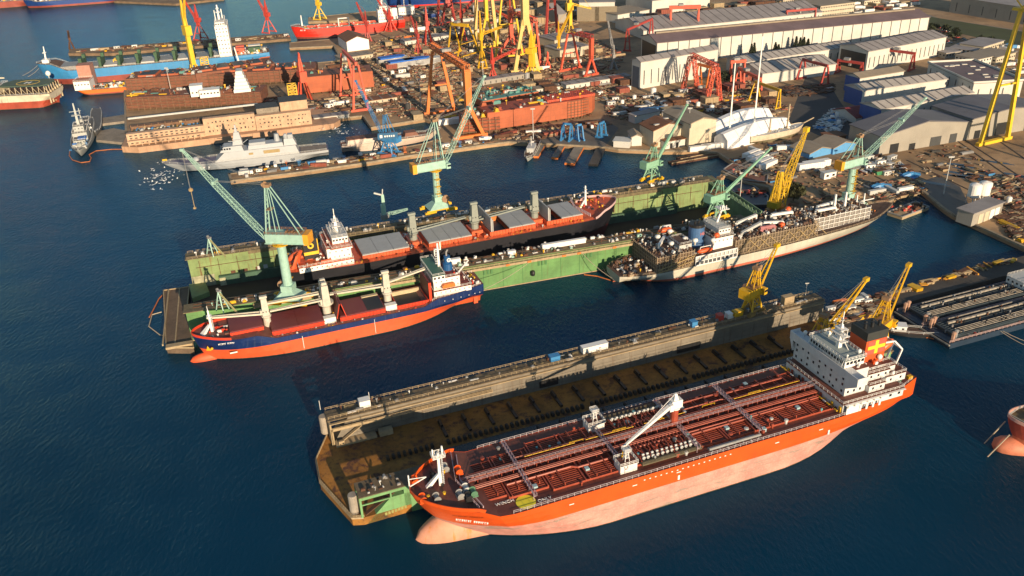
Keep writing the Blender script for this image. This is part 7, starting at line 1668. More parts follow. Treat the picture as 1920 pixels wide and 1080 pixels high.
hall('shed','white shed with curved brown roof by the far basin',(652,97),(693,92),(640,84),79,CLEANWHITE,ROOFN,style='y',rise=.18,cat='shed')
hall('industrial_hall','pale hall with chimneys at the very top right of centre',(1222,28),(1330,14),(1215,10),2,WALLW,ROOFG,style='flat')
for i,(A,B,C,e,lab,wm_,st) in enumerate((((1536,34),(1600,26),(1508,20),12,'beige office block with rows of windows at the top',WALLC,3),((1778,98),(1826,104),(1770,84),90,'two storey white workshop on the street right of the halls, left one',WALLW,2),((1830,128),(1857,122),(1804,116),112,'small white house with dark windows on the street',WALLW,2),
    ((1842,100),(1880,88),(1815,88),88,'flat roofed pale building with garage openings',WALLC,1),((1866,122),(1902,112),(1850,104),108,'pale garage with dark opening, right of the small white house',WALLC,1),((1772,110),(1800,106),(1770,100),100,'low grey annexe beside the striped white hall',WALLG,1),
    ((1468,6),(1560,-8),(1455,-6),-6,'pale building cut by the top edge',WALLC,3),((1620,10),(1650,6),(1610,2),2,'low cream building near the top road',WALLC,1),((480,135),(515,130),(478,126),123,'white shed with tan roof below the blue ship',CLEANWHITE,0),((1662,170),(1702,164),(1655,163),165,'low brown roofed annexe between the white halls',WALLG,0))):
    hall('building',lab,A,B,C,e,wm_,ROOFT if i%2==0 else ROOFG,style='flat',windows=st,cat='building')
for A,B,C,e,lab,wm_,rf_ in (((1062,169),(1182,151),(1058,163),160,'long white and grey store shed behind the orange red hull',WALLW,ROOFG),((955,181),(1050,169),(952,176),174,'long low white store shed left of the white and grey one',WALLW,ROOFT),((905,160),(985,147),(902,155),152,'narrow grey shed below the giant cream gantry',WALLG,ROOFG),((760,85),(850,72),(757,80),78,'low white shed row left of the thin yellow gantry',WALLW,ROOFG),((858,68),(905,60),(855,63),61,'low white shed row between the two yellow gantries',WALLW,ROOFT),
    ((640,117),(700,108),(636,110),110,'small flat concrete shed at the far basin corner',WALLC,ROOFT),((1050,112),(1105,102),(1040,100),95,'brown grey block shed between the red gantries, right one',WALLC,ROOFG),((1040,92),(1085,84),(1030,80),76,'brown grey block shed between the red gantries, rear one',WALLC,ROOFG),((690,196),(745,188),(687,190),190,'low tan workshop beside the red lattice gantry',WALLC,ROOFN),((590,228),(655,220),(588,223),222,'row of low white huts along the middle basin quay',WALLW,ROOFG)):
    hall('shed',lab,A,B,C,e,wm_,rf_,style='flat',slits=5,ribsroof=8,cat='shed')
# silos
for i,(x,y,lab) in enumerate(((1822,383,'white silo on legs at the quay, left one'),(1840,379,'white silo on legs at the quay, right one'))):
    b = G(x,y,2.6); root = thing('silo',lab,'silo',(b.x,b.y,2.6),R(15)); m = MB(); m.lathe((0,0,3.4),[(.8,0),(3.4,1.6),(3.4,8.2),(2.6,8.9),(.3,9.6)],18); m.build('tank', CLEANWHITE, root); m = MB()
    for sx in (-1,1):
        for sy in (-1,1): m.beam((sx*2.4,sy*2.4,0),(sx*2.4,sy*2.4,5.2),.4)
    m.build('legs', GREYW, root); m = MB(); m.beam((-3.4,0,9),(3.4,0,9.8),.3); m.beam((3.5,0,3),(3.5,0,12.5),.25); m.build('pipework', STEEL, root)
# roads, grass, car parks as thin sheets
def sheet(name, pts, z, mat, kind='structure'):
    P = [G(x,y,z) for x,y in pts]; m = MB(); m.prism([(p.x,p.y) for p in P], z-.5, z, bottom=False); o = m.build(name, mat); o['kind'] = kind; return o
ASP = M('asphalt', (.055,.058,.062), .85, var=.3, scale=.03, rust=.1, rustcol=(.10,.085,.065))
sheet('road',[(1478,228),(1512,140),(1560,165),(1575,190),(1604,232),(1590,262),(1540,256)],2.63,ASP)
sheet('road',[(1440,30),(1720,20),(1760,34),(1960,64),(1960,78),(1740,44),(1600,52),(1500,60)],2.64,M('road_pale',(.22,.20,.17),.9,var=.3,scale=.03))
sheet('pavement',[(1690,352),(1722,352),(1765,388),(1785,402),(1838,428),(1800,350),(1760,330)],2.66,M('wet_slab',(.07,.07,.07),.5,var=.4,scale=.1))
GR = M('field_green', (.055,.075,.02), .95, var=.5, scale=.03, fine=.4)
sheet('grass',[(1716,26),(1760,34),(1960,66),(1960,98),(1900,86),(1745,50)],2.67,GR)
sheet('quay_apron',[(905,262),(1035,268),(1135,274),(1160,240),(1130,222),(1020,236),(930,256)],2.65,M('apron_grey',(.16,.14,.12),.9,var=.35,scale=.05))
# puddles and dark track lines on the open yard
PUD = M('puddle', (.02,.035,.06), .08, var=.2)
rp = random.Random(31); 
for k in range(15):
    x, y = rp.choice([(1790,300),(1850,310),(1880,325),(1830,335),(1760,330),(1810,318)]); x += rp.uniform(-40,40); y += rp.uniform(-14,14); c = G(x,y,2.68); m = MB(); n = 14; a0 = R(-35); pts = []
    for i in range(n):
        a = 2*math.pi*i/n; rr_ = rp.uniform(.7,1.2); ex, ey = rp.uniform(1,1)*9*rr_*math.cos(a), 2.0*rr_*math.sin(a); pts.append((ex*math.cos(a0)-ey*math.sin(a0), ex*math.sin(a0)+ey*math.cos(a0)))
    m.prism(pts,-.02,.0,bottom=False); o = m.build('puddle', PUD, None, (c.x,c.y,2.68)); o['kind'] = 'structure'
m = MB()
for a,b in (((1792,262),(1960,380)),((1808,262),(1975,372)),((1700,300),(1850,372)),((1640,330),(1740,378)),((1870,262),(1990,345)),((1610,345),(1690,378))): m.beam(G(*a,2.66),G(*b,2.66),1.1,.12)
struct(m,'crane_rail',M('rail_dark',(.04,.035,.03),.8,var=.3))

# ================================================================ trees
def crown(m, rnd, h, r, n, s, shape='round'):
    for k in range(n):
        if shape == 'cone': t = rnd.random()**.8; z = h*(.08+.92*t); rr = r*(1-t)*rnd.uniform(.5,1.05)
        else:
            t = rnd.random(); z = h*(.35+.62*t); rr = r*math.sin(math.pi*min(1,.12+t*.9))**.6*rnd.uniform(.35,1.05)
        a = rnd.uniform(0,6.283); c = Vector((rr*math.cos(a),rr*math.sin(a),z)); q = s*rnd.uniform(.6,1.3)
        e = Vector((rnd.uniform(-1,1),rnd.uniform(-1,1),rnd.uniform(-.6,.6))).normalized()*q; f = Vector((rnd.uniform(-1,1),rnd.uniform(-1,1),rnd.uniform(-.2,1))).normalized()*q
        m.add([c-e,c+f,c+e,c-f*.6],[(0,1,2,3)])
LEAF = M('leaf_dark', (.028,.042,.014), .8, var=.5, scale=.8); LEAF2 = M('leaf_olive', (.06,.065,.02), .8, var=.5, scale=.8); BARK = M('bark', (.07,.05,.035), .9)
def tree(label, px, top, r, shape, group, leaf=LEAF, n=420, name='tree'):
    b = G(px[0],px[1],2.6); h = max(4,ZT(b,top)-2.6); rnd = random.Random(int(px[0]*7+px[1])); root = thing(name,label,'tree',(b.x,b.y,2.6),0,group)
    m = MB(); m.tube((0,0,-.2),(0,0,h*.75),.35,6,.12); 
    for q in range(5): a = q*1.3; m.tube((0,0,h*(.3+.07*q)),(r*.6*math.cos(a),r*.6*math.sin(a),h*(.55+.07*q)),.14,4,.05)
    m.build('trunk', BARK, root); m = MB(); crown(m,rnd,h,r,n,max(.5,r*.26),shape); m.build('crown', leaf, root)
for i,(x,y,t,lab) in enumerate(((1407,112,86,'slim dark cypress before the great white hall, left of a close pair'),(1412,112,84,'slim dark cypress before the great white hall, right of a close pair'),(1452,105,83,'tallest cypress of the pair below the middle of the great hall'),(1458,106,87,'shorter cypress of the pair below the middle of the great hall'),(1490,100,72,'cypress before the great hall, first of four in a row'),(1498,99,74,'cypress before the great hall, second of four in a row'),(1505,98,73,'cypress before the great hall, third of four in a row'),(1513,96,76,'cypress before the great hall, last of four in a row'))):
    tree(lab,(x,y),t-3,3.6,'cone','cypresses before the great hall',name='cypress_tree',n=460)
tree('round bushy tree behind the dark red gantry, before the great hall',(1356,158),135,7,'round',None)
tree('olive tree with yellowish leaves beside the yellow lattice crane',(1487,378),345,6,'round',None,leaf=LEAF2,n=600)
for i in range(14):
    x = 1738+rp.uniform(0,120); y = 56+(x-1738)*.22+rp.uniform(-4,5); tree('small roadside tree by the green field at the top right, number among many', (x,y), y-rp.uniform(9,16), rp.uniform(3,5.5), 'round', 'roadside trees by the field', n=160)

# ================================================================ yard clutter
class Proto:
    cache = {}
def proto(kind, col):
    """one root with parts; later copies share mesh data"""
    key = (kind, col)
    if key in Proto.cache: return Proto.cache[key]
    mt = PAL[col]; P = []
    if kind == 'container':
        m = MB(); m.box(-6,6,-1.2,1.2,0,2.55); P.append(('body',m,mt)); m = MB()
        for q in range(12): m.box(-5.6+q*1.0,-5.3+q*1.0,-1.28,-1.201,.2,2.4)
        m.box(-6.05,-6.001,-1.1,1.1,.15,2.4); P.append(('door',m,mt))
    elif kind == 'site_hut':
        m = MB(); m.box(-3,3,-1.3,1.3,.2,2.8); P.append(('wall',m,mt)); m = MB(); m.box(-3.2,3.2,-1.5,1.5,2.803,3.0); P.append(('roof',m,GREYW)); m = MB(); m.box(-2,-.8,-1.36,-1.301,1.2,2.1); m.box(1,2.2,-1.36,-1.301,1.2,2.1); P.append(('windows',m,GLASS))
    elif kind == 'steel_block':
        m = MB(); m.box(-5,5,-3.5,3.5,.5,.9); 
        for q in range(6): m.box(-5+q*1.96,-4.8+q*1.96,-3.5,3.5,.9,4.2)
        m.box(-5,5,-3.5,-3.3,.9,4.6); P.append(('plating',m,mt)); m = MB(); m.box(-5.2,5.2,-3.7,3.7,4.21,4.5); P.append(('deck_plate',m,mt))
    elif kind == 'pipe_bundle':
        m = MB()
        for q in range(4): m.tube((-5,-1.2+q*.8,.4),(5,-1.2+q*.8,.4),.38,7)
        for q in range(3): m.tube((-5,-.8+q*.8,1.05),(5,-.8+q*.8,1.05),.38,7)
        P.append(('pipes',m,mt)); m = MB(); m.box(-3,-2.7,-1.8,1.8,0,.1); m.box(2.7,3,-1.8,1.8,0,.1); P.append(('timber',m,RUSTY))
    elif kind == 'plate_stack':
        m = MB()
        for q in range(5): m.obox((q*.1,0,.25+q*.3),(7,2.6,.2),q*.04)
        P.append(('plates',m,mt)); m = MB(); m.box(-2,-1.6,-1.5,1.5,0,.14); m.box(1.6,2,-1.5,1.5,0,.14); P.append(('timber',m,MATS['dock_tan']))
    elif kind == 'skip':
        m = MB(); m.add([(-2,-1.1,0),(2,-1.1,0),(2,1.1,0),(-2,1.1,0),(-2.8,-1.4,1.6),(2.8,-1.4,1.6),(2.8,1.4,1.6),(-2.8,1.4,1.6)],[(3,2,1,0),(0,1,5,4),(1,2,6,5),(2,3,7,6),(3,0,4,7)]); P.append(('bin',m,mt)); m = MB(); m.box(-2.5,2.5,-1.2,1.2,1.3,1.75); P.append(('scrap',m,RUSTY))
    elif kind == 'tank':
        m = MB(); m.lathe((0,0,0),[(1.9,0),(1.9,3.6),(1.4,4.2),(.1,4.5)],14); P.append(('shell',m,mt)); m = MB(); m.beam((2,0,0),(2,0,4.4),.3); m.tube((0,0,4.4),(0,0,5),.3,6); P.append(('fittings',m,STEEL))
    elif kind == 'car':
        m = MB(); m.add([(-2.2,-.9,.35),(2.2,-.9,.35),(2.2,.9,.35),(-2.2,.9,.35),(-2.2,-.9,.9),(2.2,-.9,.85),(2.2,.9,.85),(-2.2,.9,.9)],[(3,2,1,0),(4,5,6,7),(0,1,5,4),(1,2,6,5),(2,3,7,6),(3,0,4,7)])
        m.add([(-1.5,-.85,.9),(1.1,-.85,.88),(1.1,.85,.88),(-1.5,.85,.9),(-1.0,-.7,1.45),(.5,-.7,1.45),(.5,.7,1.45),(-1.0,.7,1.45)],[(4,5,6,7)]); P.append(('body',m,mt))
        m = MB(); m.add([(-1.5,-.85,.9),(1.1,-.85,.88),(1.1,.85,.88),(-1.5,.85,.9),(-1.0,-.7,1.45),(.5,-.7,1.45),(.5,.7,1.45),(-1.0,.7,1.45)],[(0,1,5,4),(1,2,6,5),(2,3,7,6),(3,0,4,7)]); P.append(('windows',m,GLASS))
        for sx in (-1.4,1.4):
            for sy in (-.85,.85): m = MB(); m.tube((sx,sy-.1,.33),(sx,sy+.1,.33),.33,10); P.append(('wheel',m,BLACK))
    elif kind == 'truck':
        m = MB(); m.box(-5,2.6,-1.2,1.2,.9,3.4); P.append(('cargo_box',m,mt)); m = MB(); m.box(2.9,5,-1.15,1.15,.6,2.9); P.append(('cab',m,CLEANWHITE)); m = MB(); m.box(5.001,5.05,-1,1,1.7,2.6); P.append(('windscreen',m,GLASS))
        for sx in (-3.6,-2.4,3.8):
            for sy in (-1.05,1.05): m = MB(); m.tube((sx,sy-.15,.5),(sx,sy+.15,.5),.5,10); P.append(('wheel',m,BLACK))
    elif kind == 'tarp_heap':
        m = MB(); n = 10; m.lathe((0,0,0),[(4.2,0),(3.6,.9),(2.4,1.7),(1.0,2.3),(.1,2.4)],n); v = m.v; rnd = random.Random(hash(col)&255); m.v = [(x*(1+.35*math.sin(i*2.1)),y*(.7+.25*math.cos(i*1.7)),z*(.75+.35*math.sin(i*3.3)**2)) for i,(x,y,z) in enumerate(v)]; P.append(('sheet',m,mt)); m = MB(); m.box(-1,1,-.8,.8,2.2,2.6); P.append(('weights',m,RUSTY))
    elif kind == 'light_mast':
        m = MB(); m.tube((0,0,0),(0,0,24),.38,8,.2); P.append(('pole',m,mt)); m = MB(); m.box(-1.6,1.6,-.4,.4,23.6,24.0); 
        for q in range(4): m.obox((-1.3+q*.87,-.5,24.4),(.7,.4,.7))
        P.append(('lamp_head',m,GREYW))
    elif kind == 'scissor_lift':
        m = MB(); m.box(-1.4,1.4,-.8,.8,.3,1.1); P.append(('chassis',m,mt)); m = MB()
        for q in range(3): m.beam((-1.1,0,1.1+q*1.2),(1.1,0,2.3+q*1.2),.15); m.beam((1.1,0,1.1+q*1.2),(-1.1,0,2.3+q*1.2),.15)
        P.append(('lift_arm',m,mt)); m = MB(); railing(m,[(-1.4,-.8,4.7),(1.4,-.8,4.7),(1.4,.8,4.7),(-1.4,.8,4.7)],closed=True,w=.1,step=1.4); m.box(-1.4,1.4,-.8,.8,4.6,4.72); P.append(('platform',m,mt))
    root = bpy.data.objects.new(kind, None); COL.objects.link(root); kids = []
    for nm, mb, mt_ in P: kids.append(mb.build(nm, mt_, root))
    Proto.cache[key] = (root, kids, [False]); return Proto.cache[key]
PAL = {'white':CLEANWHITE,'grey':GREYW,'rust brown':RUSTY,'orange':ORG,'blue':BLUEC,'yellow':YEL,'red':REDC,'dark':MATS['gear_dark'],'tan':MATS['dock_tan'],'brick red':M('primer_brick',(.30,.08,.05),.75,var=.3,rust=.2),'green':M('clutter_green',(.05,.26,.12),.6,var=.3),'teal':MATS['primer_teal'],'grey steel':STEEL,'silver':M('silver_paint',(.45,.46,.47),.35,.3)}
KN = {'container':'shipping container','site_hut':'site hut','steel_block':'hull steel block','pipe_bundle':'pipe bundle','plate_stack':'steel plate stack','skip':'scrap skip','tank':'storage tank','car':'parked car','truck':'box truck','tarp_heap':'tarpaulin covered heap','light_mast':'lighting mast','scissor_lift':'scissor lift'}
PLACED = []
def put(kind, col, x, y, where, rz, s=1.0, z=2.6, P=None):
    root, kids, used = proto(kind, col)
    if used[0]:
        r = root.copy(); COL.objects.link(r)
        for k in kids: c = k.copy(); COL.objects.link(c); c.parent = r
    else: r = root; used[0] = True
    p = P if P is not None else G(x,y,z); r.location = (p[0],p[1],z); r.rotation_euler = (0,0,rz); r.scale = (s,s,s)
    r['category'] = KN[kind]; PLACED.append((x if P is None else PX((p[0],p[1],z))[0], f'{col} {KN[kind]} {where}', KN[kind], where, r)); return r
def inpoly(x, y, poly):
    c = False; j = len(poly)-1
    for i in range(len(poly)):
        xi, yi = poly[i]; xj, yj = poly[j]
        if (yi > y) != (yj > y) and x < (xj-xi)*(y-yi)/(yj-yi)+xi: c = not c
        j = i
    return c
def region(poly, where, n, kinds, cols, z=2.6, ang=17, smin=.8, smax=1.25, stuff=0, stuff_cols=None, seed=1, sscale=1.0):
    rnd = random.Random(seed); xs = [p[0] for p in poly]; ys = [p[1] for p in poly]; W = [G(x,y,z) for x,y in poly]; wp = [(p.x,p.y) for p in W]
    wx = [p[0] for p in wp]; wy = [p[1] for p in wp]; spots = []
    def pick():
        for _ in range(400):
            x, y = rnd.uniform(min(wx),max(wx)), rnd.uniform(min(wy),max(wy))
            if inpoly(x,y,wp): return x, y
        return wp[0]
    for _ in range(n):
        for _t in range(12):
            x, y = pick()
            if all((x-a)**2+(y-b)**2 > 60 for a,b in spots): break
        spots.append((x,y)); kd = rnd.choice(kinds); cl = rnd.choice(cols[kd] if isinstance(cols,dict) else cols)
        put(kd, cl, 0, 0, where, R(ang+rnd.choice((0,0,0,90,rnd.uniform(-25,25)))), rnd.uniform(smin,smax), z, P=(x,y))
    if stuff:
        m = MB(); mats = stuff_cols or [RUSTY,CONC,MATS['dock_tan'],MATS['scaffold_brown'],MATS['scaffold_tan'],RUSTY,BRN,MATS['dock_olive_deck'],MATS['dock_tan'],MATS['scaffold_brown'],PAL['brick red'],CONC,MATS['dock_tan']]
        for _ in range(stuff):
            x, y = pick(); k = rnd.randrange(len(mats)); m.mat(k); a = R(ang)+rnd.choice((0,0,math.pi/2,rnd.uniform(-1,1))); q = rnd.random(); s = sscale*rnd.uniform(.6,1.5)
            if q < .45: m.obox((x,y,z+.5*s),(rnd.uniform(1,4)*s,rnd.uniform(.6,2)*s,rnd.uniform(.5,1.6)*s),a)
            elif q < .8: l = rnd.uniform(3,9)*s; e = Vector((math.cos(a),math.sin(a),0))*l/2; m.beam(Vector((x,y,z+.4*s))-e,Vector((x,y,z+rnd.uniform(.3,1.2)*s))+e,rnd.uniform(.3,.8)*s)
            else: m.obox((x,y,z+rnd.uniform(.3,1)*s),(rnd.uniform(2,6)*s,rnd.uniform(2,4)*s,.25),a,rnd.uniform(-.15,.15))
        o = m.build('scrap_and_timber', mats); tag(o,'loose scrap steel, timber and small gear '+where,'scrap',None,'stuff')
YK = ['container','site_hut','steel_block','pipe_bundle','plate_stack','skip','tank','steel_block','container']
YC = {'container':['white','rust brown','tan','rust brown','rust brown','grey','brick red'],'site_hut':['white','grey','white'],'steel_block':['brick red','rust brown','tan','rust brown','tan','brick red'],'pipe_bundle':['rust brown','grey steel','orange','yellow'],'plate_stack':['rust brown','tan','dark','grey steel'],'skip':['tan','rust brown','yellow','rust brown'],'tank':['white','rust brown','silver'],'car':['white','silver','dark','white','red','grey steel'],'truck':['white','blue','grey'],'tarp_heap':['blue','tan','white'],'light_mast':['grey'],'scissor_lift':['blue','orange']}
DC = dict(YC); DC.update({'container':['white','grey','rust brown','white'],'pipe_bundle':['rust brown','grey steel','tan'],'plate_stack':['rust brown','tan','dark','grey steel'],'skip':['rust brown','blue','tan','dark']})
region([(640,122),(720,100),(860,120),(910,160),(905,215),(780,225),(700,215),(620,180)],'in the yard left of the orange gantry',46,YK,YC,stuff=2200,seed=2,sscale=.75)
region([(520,205),(640,180),(690,205),(600,222),(520,232)],'along the middle basin quay',26,['container','site_hut','container','skip','plate_stack'],YC,stuff=400,seed=3)
region([(700,75),(840,55),(900,100),(880,150),(760,140),(700,118)],'below the thin yellow gantry',34,YK,YC,stuff=2000,seed=4,sscale=.8)
region([(880,60),(1050,40),(1170,100),(1150,165),(1000,160),(900,150)],'around the feet of the giant gantries',44,YK,YC,stuff=2000,seed=5,sscale=.85)
region([(760,25),(1050,5),(1100,45),(900,60),(770,60)],'behind the gantry cluster at the top',40,['steel_block','container','tank','steel_block'],YC,stuff=700,seed=6,sscale=1.5,smin=1.2,smax=1.9)
region([(900,172),(1180,148),(1180,170),(1140,190),(1000,186),(905,190)],'behind the orange red ship hull',30,YK,YC,stuff=1300,seed=7,sscale=.75)
region([(1135,190),(1270,168),(1345,195),(1350,215),(1260,205),(1240,225),(1190,228),(1140,218)],'below the small white hall',36,YK,YC,stuff=1300,seed=8,sscale=.8)
region([(1270,170),(1400,150),(1480,205),(1450,220),(1350,220)],'under the orange lattice gantry',40,['steel_block','pipe_bundle','plate_stack','tank','skip'],YC,stuff=1100,seed=9)
region([(1460,165),(1560,160),(1560,172),(1480,182)],'in front of the low white hall',8,['skip','plate_stack'],YC,stuff=700,seed=10,stuff_cols=[RUSTY,MATS['gear_dark'],BARK,RUSTY])
region([(920,252),(1030,240),(1120,228),(1140,235),(1100,240),(1010,262),(910,262)],'on the apron behind the finger piers',26,['skip','container','car','tarp_heap','plate_stack'],YC,stuff=260,seed=11)
region([(1190,224),(1245,206),(1250,236),(1210,232)],'beside the white waterfront storehouse',12,['container','skip','tank'],YC,stuff=240,seed=12)
region([(1370,300),(1480,262),(1500,285),(1450,345),(1400,330)],'between the schooner and the yellow lattice crane',14,['container','skip','plate_stack','pipe_bundle'],DC,stuff=500,seed=13,sscale=.7)
region([(1455,345),(1500,300),(1620,300),(1640,380),(1560,418),(1460,395)],'around the yellow lattice crane on the quay',12,['pipe_bundle','plate_stack','skip'],DC,stuff=260,seed=14,sscale=.65,smin=.6,smax=1)
region([(1610,290),(1660,295),(1700,310),(1690,330),(1620,325)],'beside the grey gabled hall front corner',10,['container','skip','site_hut','plate_stack'],YC,stuff=300,seed=15,sscale=.8,stuff_cols=[WHITE,MATS['dock_tan'],RUSTY,GREYW])
region([(1620,345),(1720,335),(1740,360),(1650,382)],'on the quay right of the turquoise column crane',12,['pipe_bundle','skip','plate_stack','container'],DC,stuff=200,seed=16,sscale=.65,smin=.6,smax=1)
region([(1700,280),(1800,270),(1860,320),(1850,345),(1740,335)],'out on the open brown yard',10,['pipe_bundle','plate_stack','skip'],DC,stuff=90,seed=17,sscale=.6,smin=.6,smax=1)
region([(1850,330),(1960,330),(1960,400),(1880,395),(1840,360)],'by the silos at the right edge',16,['plate_stack','pipe_bundle','tank','skip'],DC,stuff=420,seed=18,sscale=.7,smin=.6,smax=1.1)
region([(1870,400),(1960,395),(1960,470),(1900,445)],'on the right edge quay',6,['pipe_bundle'],YC,stuff=900,seed=19,stuff_cols=[RUSTY,MATS['scaffold_brown'],MATS['dock_tan'],RUSTY])
region([(610,120),(650,112),(760,140),(740,150),(640,150)],'beside the silver and blue covered boats',8,['tank','container'],YC,stuff=200,seed=20)
region([(432,334),(470,318),(800,279),(920,262),(920,268),(680,302)],'along the long jetty',42,['car','skip','site_hut','container','truck','plate_stack','scissor_lift'],YC,stuff=160,seed=21,smin=.6,smax=.95)
region([(1560,205),(1590,215),(1570,250),(1530,240)],'on the dark boat park by the blue workshops',22,['car','tank','tarp_heap'],{'car':['silver','white','blue'],'tank':['silver','white'],'tarp_heap':['white','blue','grey steel']} if False else ['silver','white','blue'],stuff=420,seed=22,stuff_cols=[PAL['silver'],M('net_teal',(.12,.22,.25),.7),WHITE,PAL['silver']])
region([(1740,48),(1800,60),(1790,84),(1742,74)],'in the car park beside the green field',46,['car'],YC,seed=23,smin=1,smax=1.2)
region([(1800,72),(1900,90),(1905,100),(1830,90)],'in the lane right of the halls',22,['car','truck','car'],YC,seed=24,smin=1,smax=1.2)
region([(1600,8),(1720,4),(1720,18),(1640,24),(1600,30)],'beside the top road',26,['car','container','truck'],YC,seed=25,smin=1,smax=1.2)
region([(1850,128),(1915,115),(1920,140),(1880,142)],'on the yard behind the maroon roofed hall',16,['car','truck','car'],YC,seed=26,smin=1,smax=1.2)
region([(1215,30),(1500,-4),(1500,2),(1230,44)],'behind the rear white hall',26,['container','steel_block','skip'],YC,stuff=260,seed=27,smin=1.1,smax=1.6)
region([(500,226),(515,205),(520,180),(500,190)],'behind the peach dock',6,['container','skip'],YC,stuff=120,seed=28)
region([(130,98),(205,91),(345,80),(540,66),(545,70),(350,84),(210,96)],'on the far outer jetty',22,['container','skip','plate_stack','site_hut'],YC,z=2.8,stuff=200,seed=29,smin=.8,smax=1.1)
region([(1545,585),(1570,565),(1660,550),(1675,560),(1660,590),(1560,612)],'on the pier head behind the tanker bridge',18,['skip','plate_stack','site_hut','pipe_bundle','tarp_heap'],YC,stuff=260,seed=30,smin=.6,smax=.9,sscale=.7)
region([(1672,548),(1850,495),(1905,485),(1905,490),(1850,502),(1672,556)],'along the outer edge of the pier',18,['pipe_bundle','plate_stack','skip','light_mast'] if False else ['pipe_bundle','plate_stack','skip'],['tan','rust brown','yellow'],stuff=160,seed=33,smin=.6,smax=.9,sscale=.6,stuff_cols=[MATS['dock_tan'],OCW,RUSTY])
# individually placed objects that stand out
for kd,cl,x,y,wh,a,s in (('container','white',960,205,'end to end before the orange gantry foot',15,1.3),('container','white',1000,199,'end to end before the orange gantry foot',15,1.3),('container','white',870,228,'on the quay edge left of the orange gantry',14,1.6),('container','white',845,232,'on the quay edge left of the orange gantry',14,1.6),
    ('tarp_heap','blue',1706,330,'alone on the open yard',10,1.5),('tarp_heap','blue',1650,352,'near the quay gear piles',10,1.6),('site_hut','white',1552,334,'alone on the yard behind the yellow lattice crane',20,1.5),('container','white',1530,312,'in front of the blue sheds',16,1.6),('container','white',1520,316,'in front of the blue sheds',16,1.6),
    ('container','white',1312,282,'at the foot of the tall cream shed',12,1.3),('container','white',1335,278,'at the foot of the tall cream shed',12,1.3),('container','white',1352,276,'at the foot of the tall cream shed',12,.8),
    ('skip','green',1650,326,'beside the pale sacks on the yard',15,1.6),('tank','dark',765,205,'beside the white containers left of the gantry',15,1.2),('container','blue',1208,215,'stacked by the waterfront storehouse',12,1.7),('container','blue',1222,212,'stacked by the waterfront storehouse',12,1.7)):
    put(kd,cl,x,y,wh,R(a),s)
for i in range(5):
    put('container','white',1408+i*8,293+i*5,'in the slanted row of white units by the basin',R(40),1.35)
for k,(x,y) in enumerate(((730,128),(758,124),(782,122),(712,121))):   # boats under blue sheets
    f = Frame(G(x,y,2.6), 25); root = fthing('covered_boat',('widest silver boat under a bright blue sheet, left of the pair','silver boat under a bright blue sheet, right of the pair','grey boat without sheet, farthest right of the laid up boats','small silver boat behind the bright blue sheets')[k],'boat',f)
    H = Hull(30,-2,0,12,lambda t: 8,4,rake=4,bowl=.4,sternl=.2,zlow=2.8); H.hull().build('hull',[PAL['silver'],GREYW],root); m = MB(); m.prism([(0,-5),(22,-5),(27,0),(22,5),(0,5)],8.0,9.2 if k<2 or k==3 else 8.3); m.build('cover', M('sheet_blue',(.01,.14,.60),.6,var=.2) if k in (0,1,3) else GREYW, root)
    m = MB(); m.box(2,5,-3,3,2.6-2.6,2.79); m.box(18,21,-3,3,0,2.79); m.build('keel_blocks', RUSTY, root)
for i,(x,y,lab) in enumerate(((1769,364,'slim lighting mast on the quay above the dark wet slab'),(1385,395,'slim lighting mast at the basin behind the cream ship'),(907,165,'lighting mast behind the orange red hull'),(1000,262,'lighting mast at the apron quay edge'),(322,175,'lighting mast beside the long brown hull'),(790,200,'lighting mast left of the orange gantry'),(1232,158,'lighting mast by the small white hall end door'),(1290,262,'lighting mast by the waterfront sheds'),(1507,575,'lighting mast at the right end of the grey dock wall'))):
    b = G(x,y,2.6); put('light_mast','grey',x,y,'',0,(.95 if i!=8 else .5)); PLACED.pop(); o = [q for q in COL.objects if q.name.startswith('light_mast')][-1]
    o = bpy.context.scene.objects.get(o.name); 
    LM = Proto.cache[('light_mast','grey')]
    r = sorted([q for q in COL.objects if q.name.split('.')[0]=='light_mast'], key=lambda q: q.name)[i]; tag(r,lab,'lighting mast','lighting masts of the yards')
for i,(x,y,lab) in enumerate(((1662,330,'timber edged light brown pallet platform on the quay'),)):
    pass
# small boats, seagulls, floating booms, mooring lines
GULL = M('gull_white', (.85,.85,.83), .7, var=.03)
gm = MB(); gm.add([(-.2,0,0),(.9,0,.05),(.3,.1,.1),(-.1,1.6,.5),(.35,1.5,.5),(-.1,-1.6,.5),(.35,-1.5,.5),(1.2,0,.1)],[(0,7,3),(7,4,3),(0,5,7),(7,5,6)]); gm.lathe((.3,0,-.15),[(.05,0),(.35,.15),(.3,.35),(.05,.5)],6)
rg = random.Random(4); gull0 = None
for k in range(110):
    if k < 78: x, y, z = 299+rg.gauss(0,18), 333+rg.gauss(0,11), rg.uniform(.4,5)
    else: x, y, z = 645+rg.gauss(0,16), 245+rg.gauss(0,5), rg.uniform(.4,5)
    p = G(x,y,z)
    if gull0 is None: gull0 = gm.build('seagull', GULL); o = gull0
    else: o = gull0.copy(); COL.objects.link(o)
    o.location = p; o.rotation_euler = (rg.uniform(-.3,.3),0,rg.uniform(0,6.28)); s = rg.uniform(.45,.85); o.scale = (s,s,s); fl = k < 78
    o['label'] = 'white gull in the flock on the water at the grey frigate bow' if fl else 'white gull over the basin behind the blue portal crane'; o['category'] = 'bird'; o['group'] = 'gulls at the frigate bow' if fl else 'gulls over the middle basin'
def boom(label, pts, r=.35, mat=None, z=.15, name='floating_boom', cat='floating boom'):
    m = MB(); P = [G(x,y,z) if len(q_)==0 else G(x,y,q_[0]) for x,y,*q_ in pts]
    for a,b in zip(P,P[1:]): m.tube(a,b,r,6)
    o = m.build(name, mat or BUOY); tag(o,label,cat)
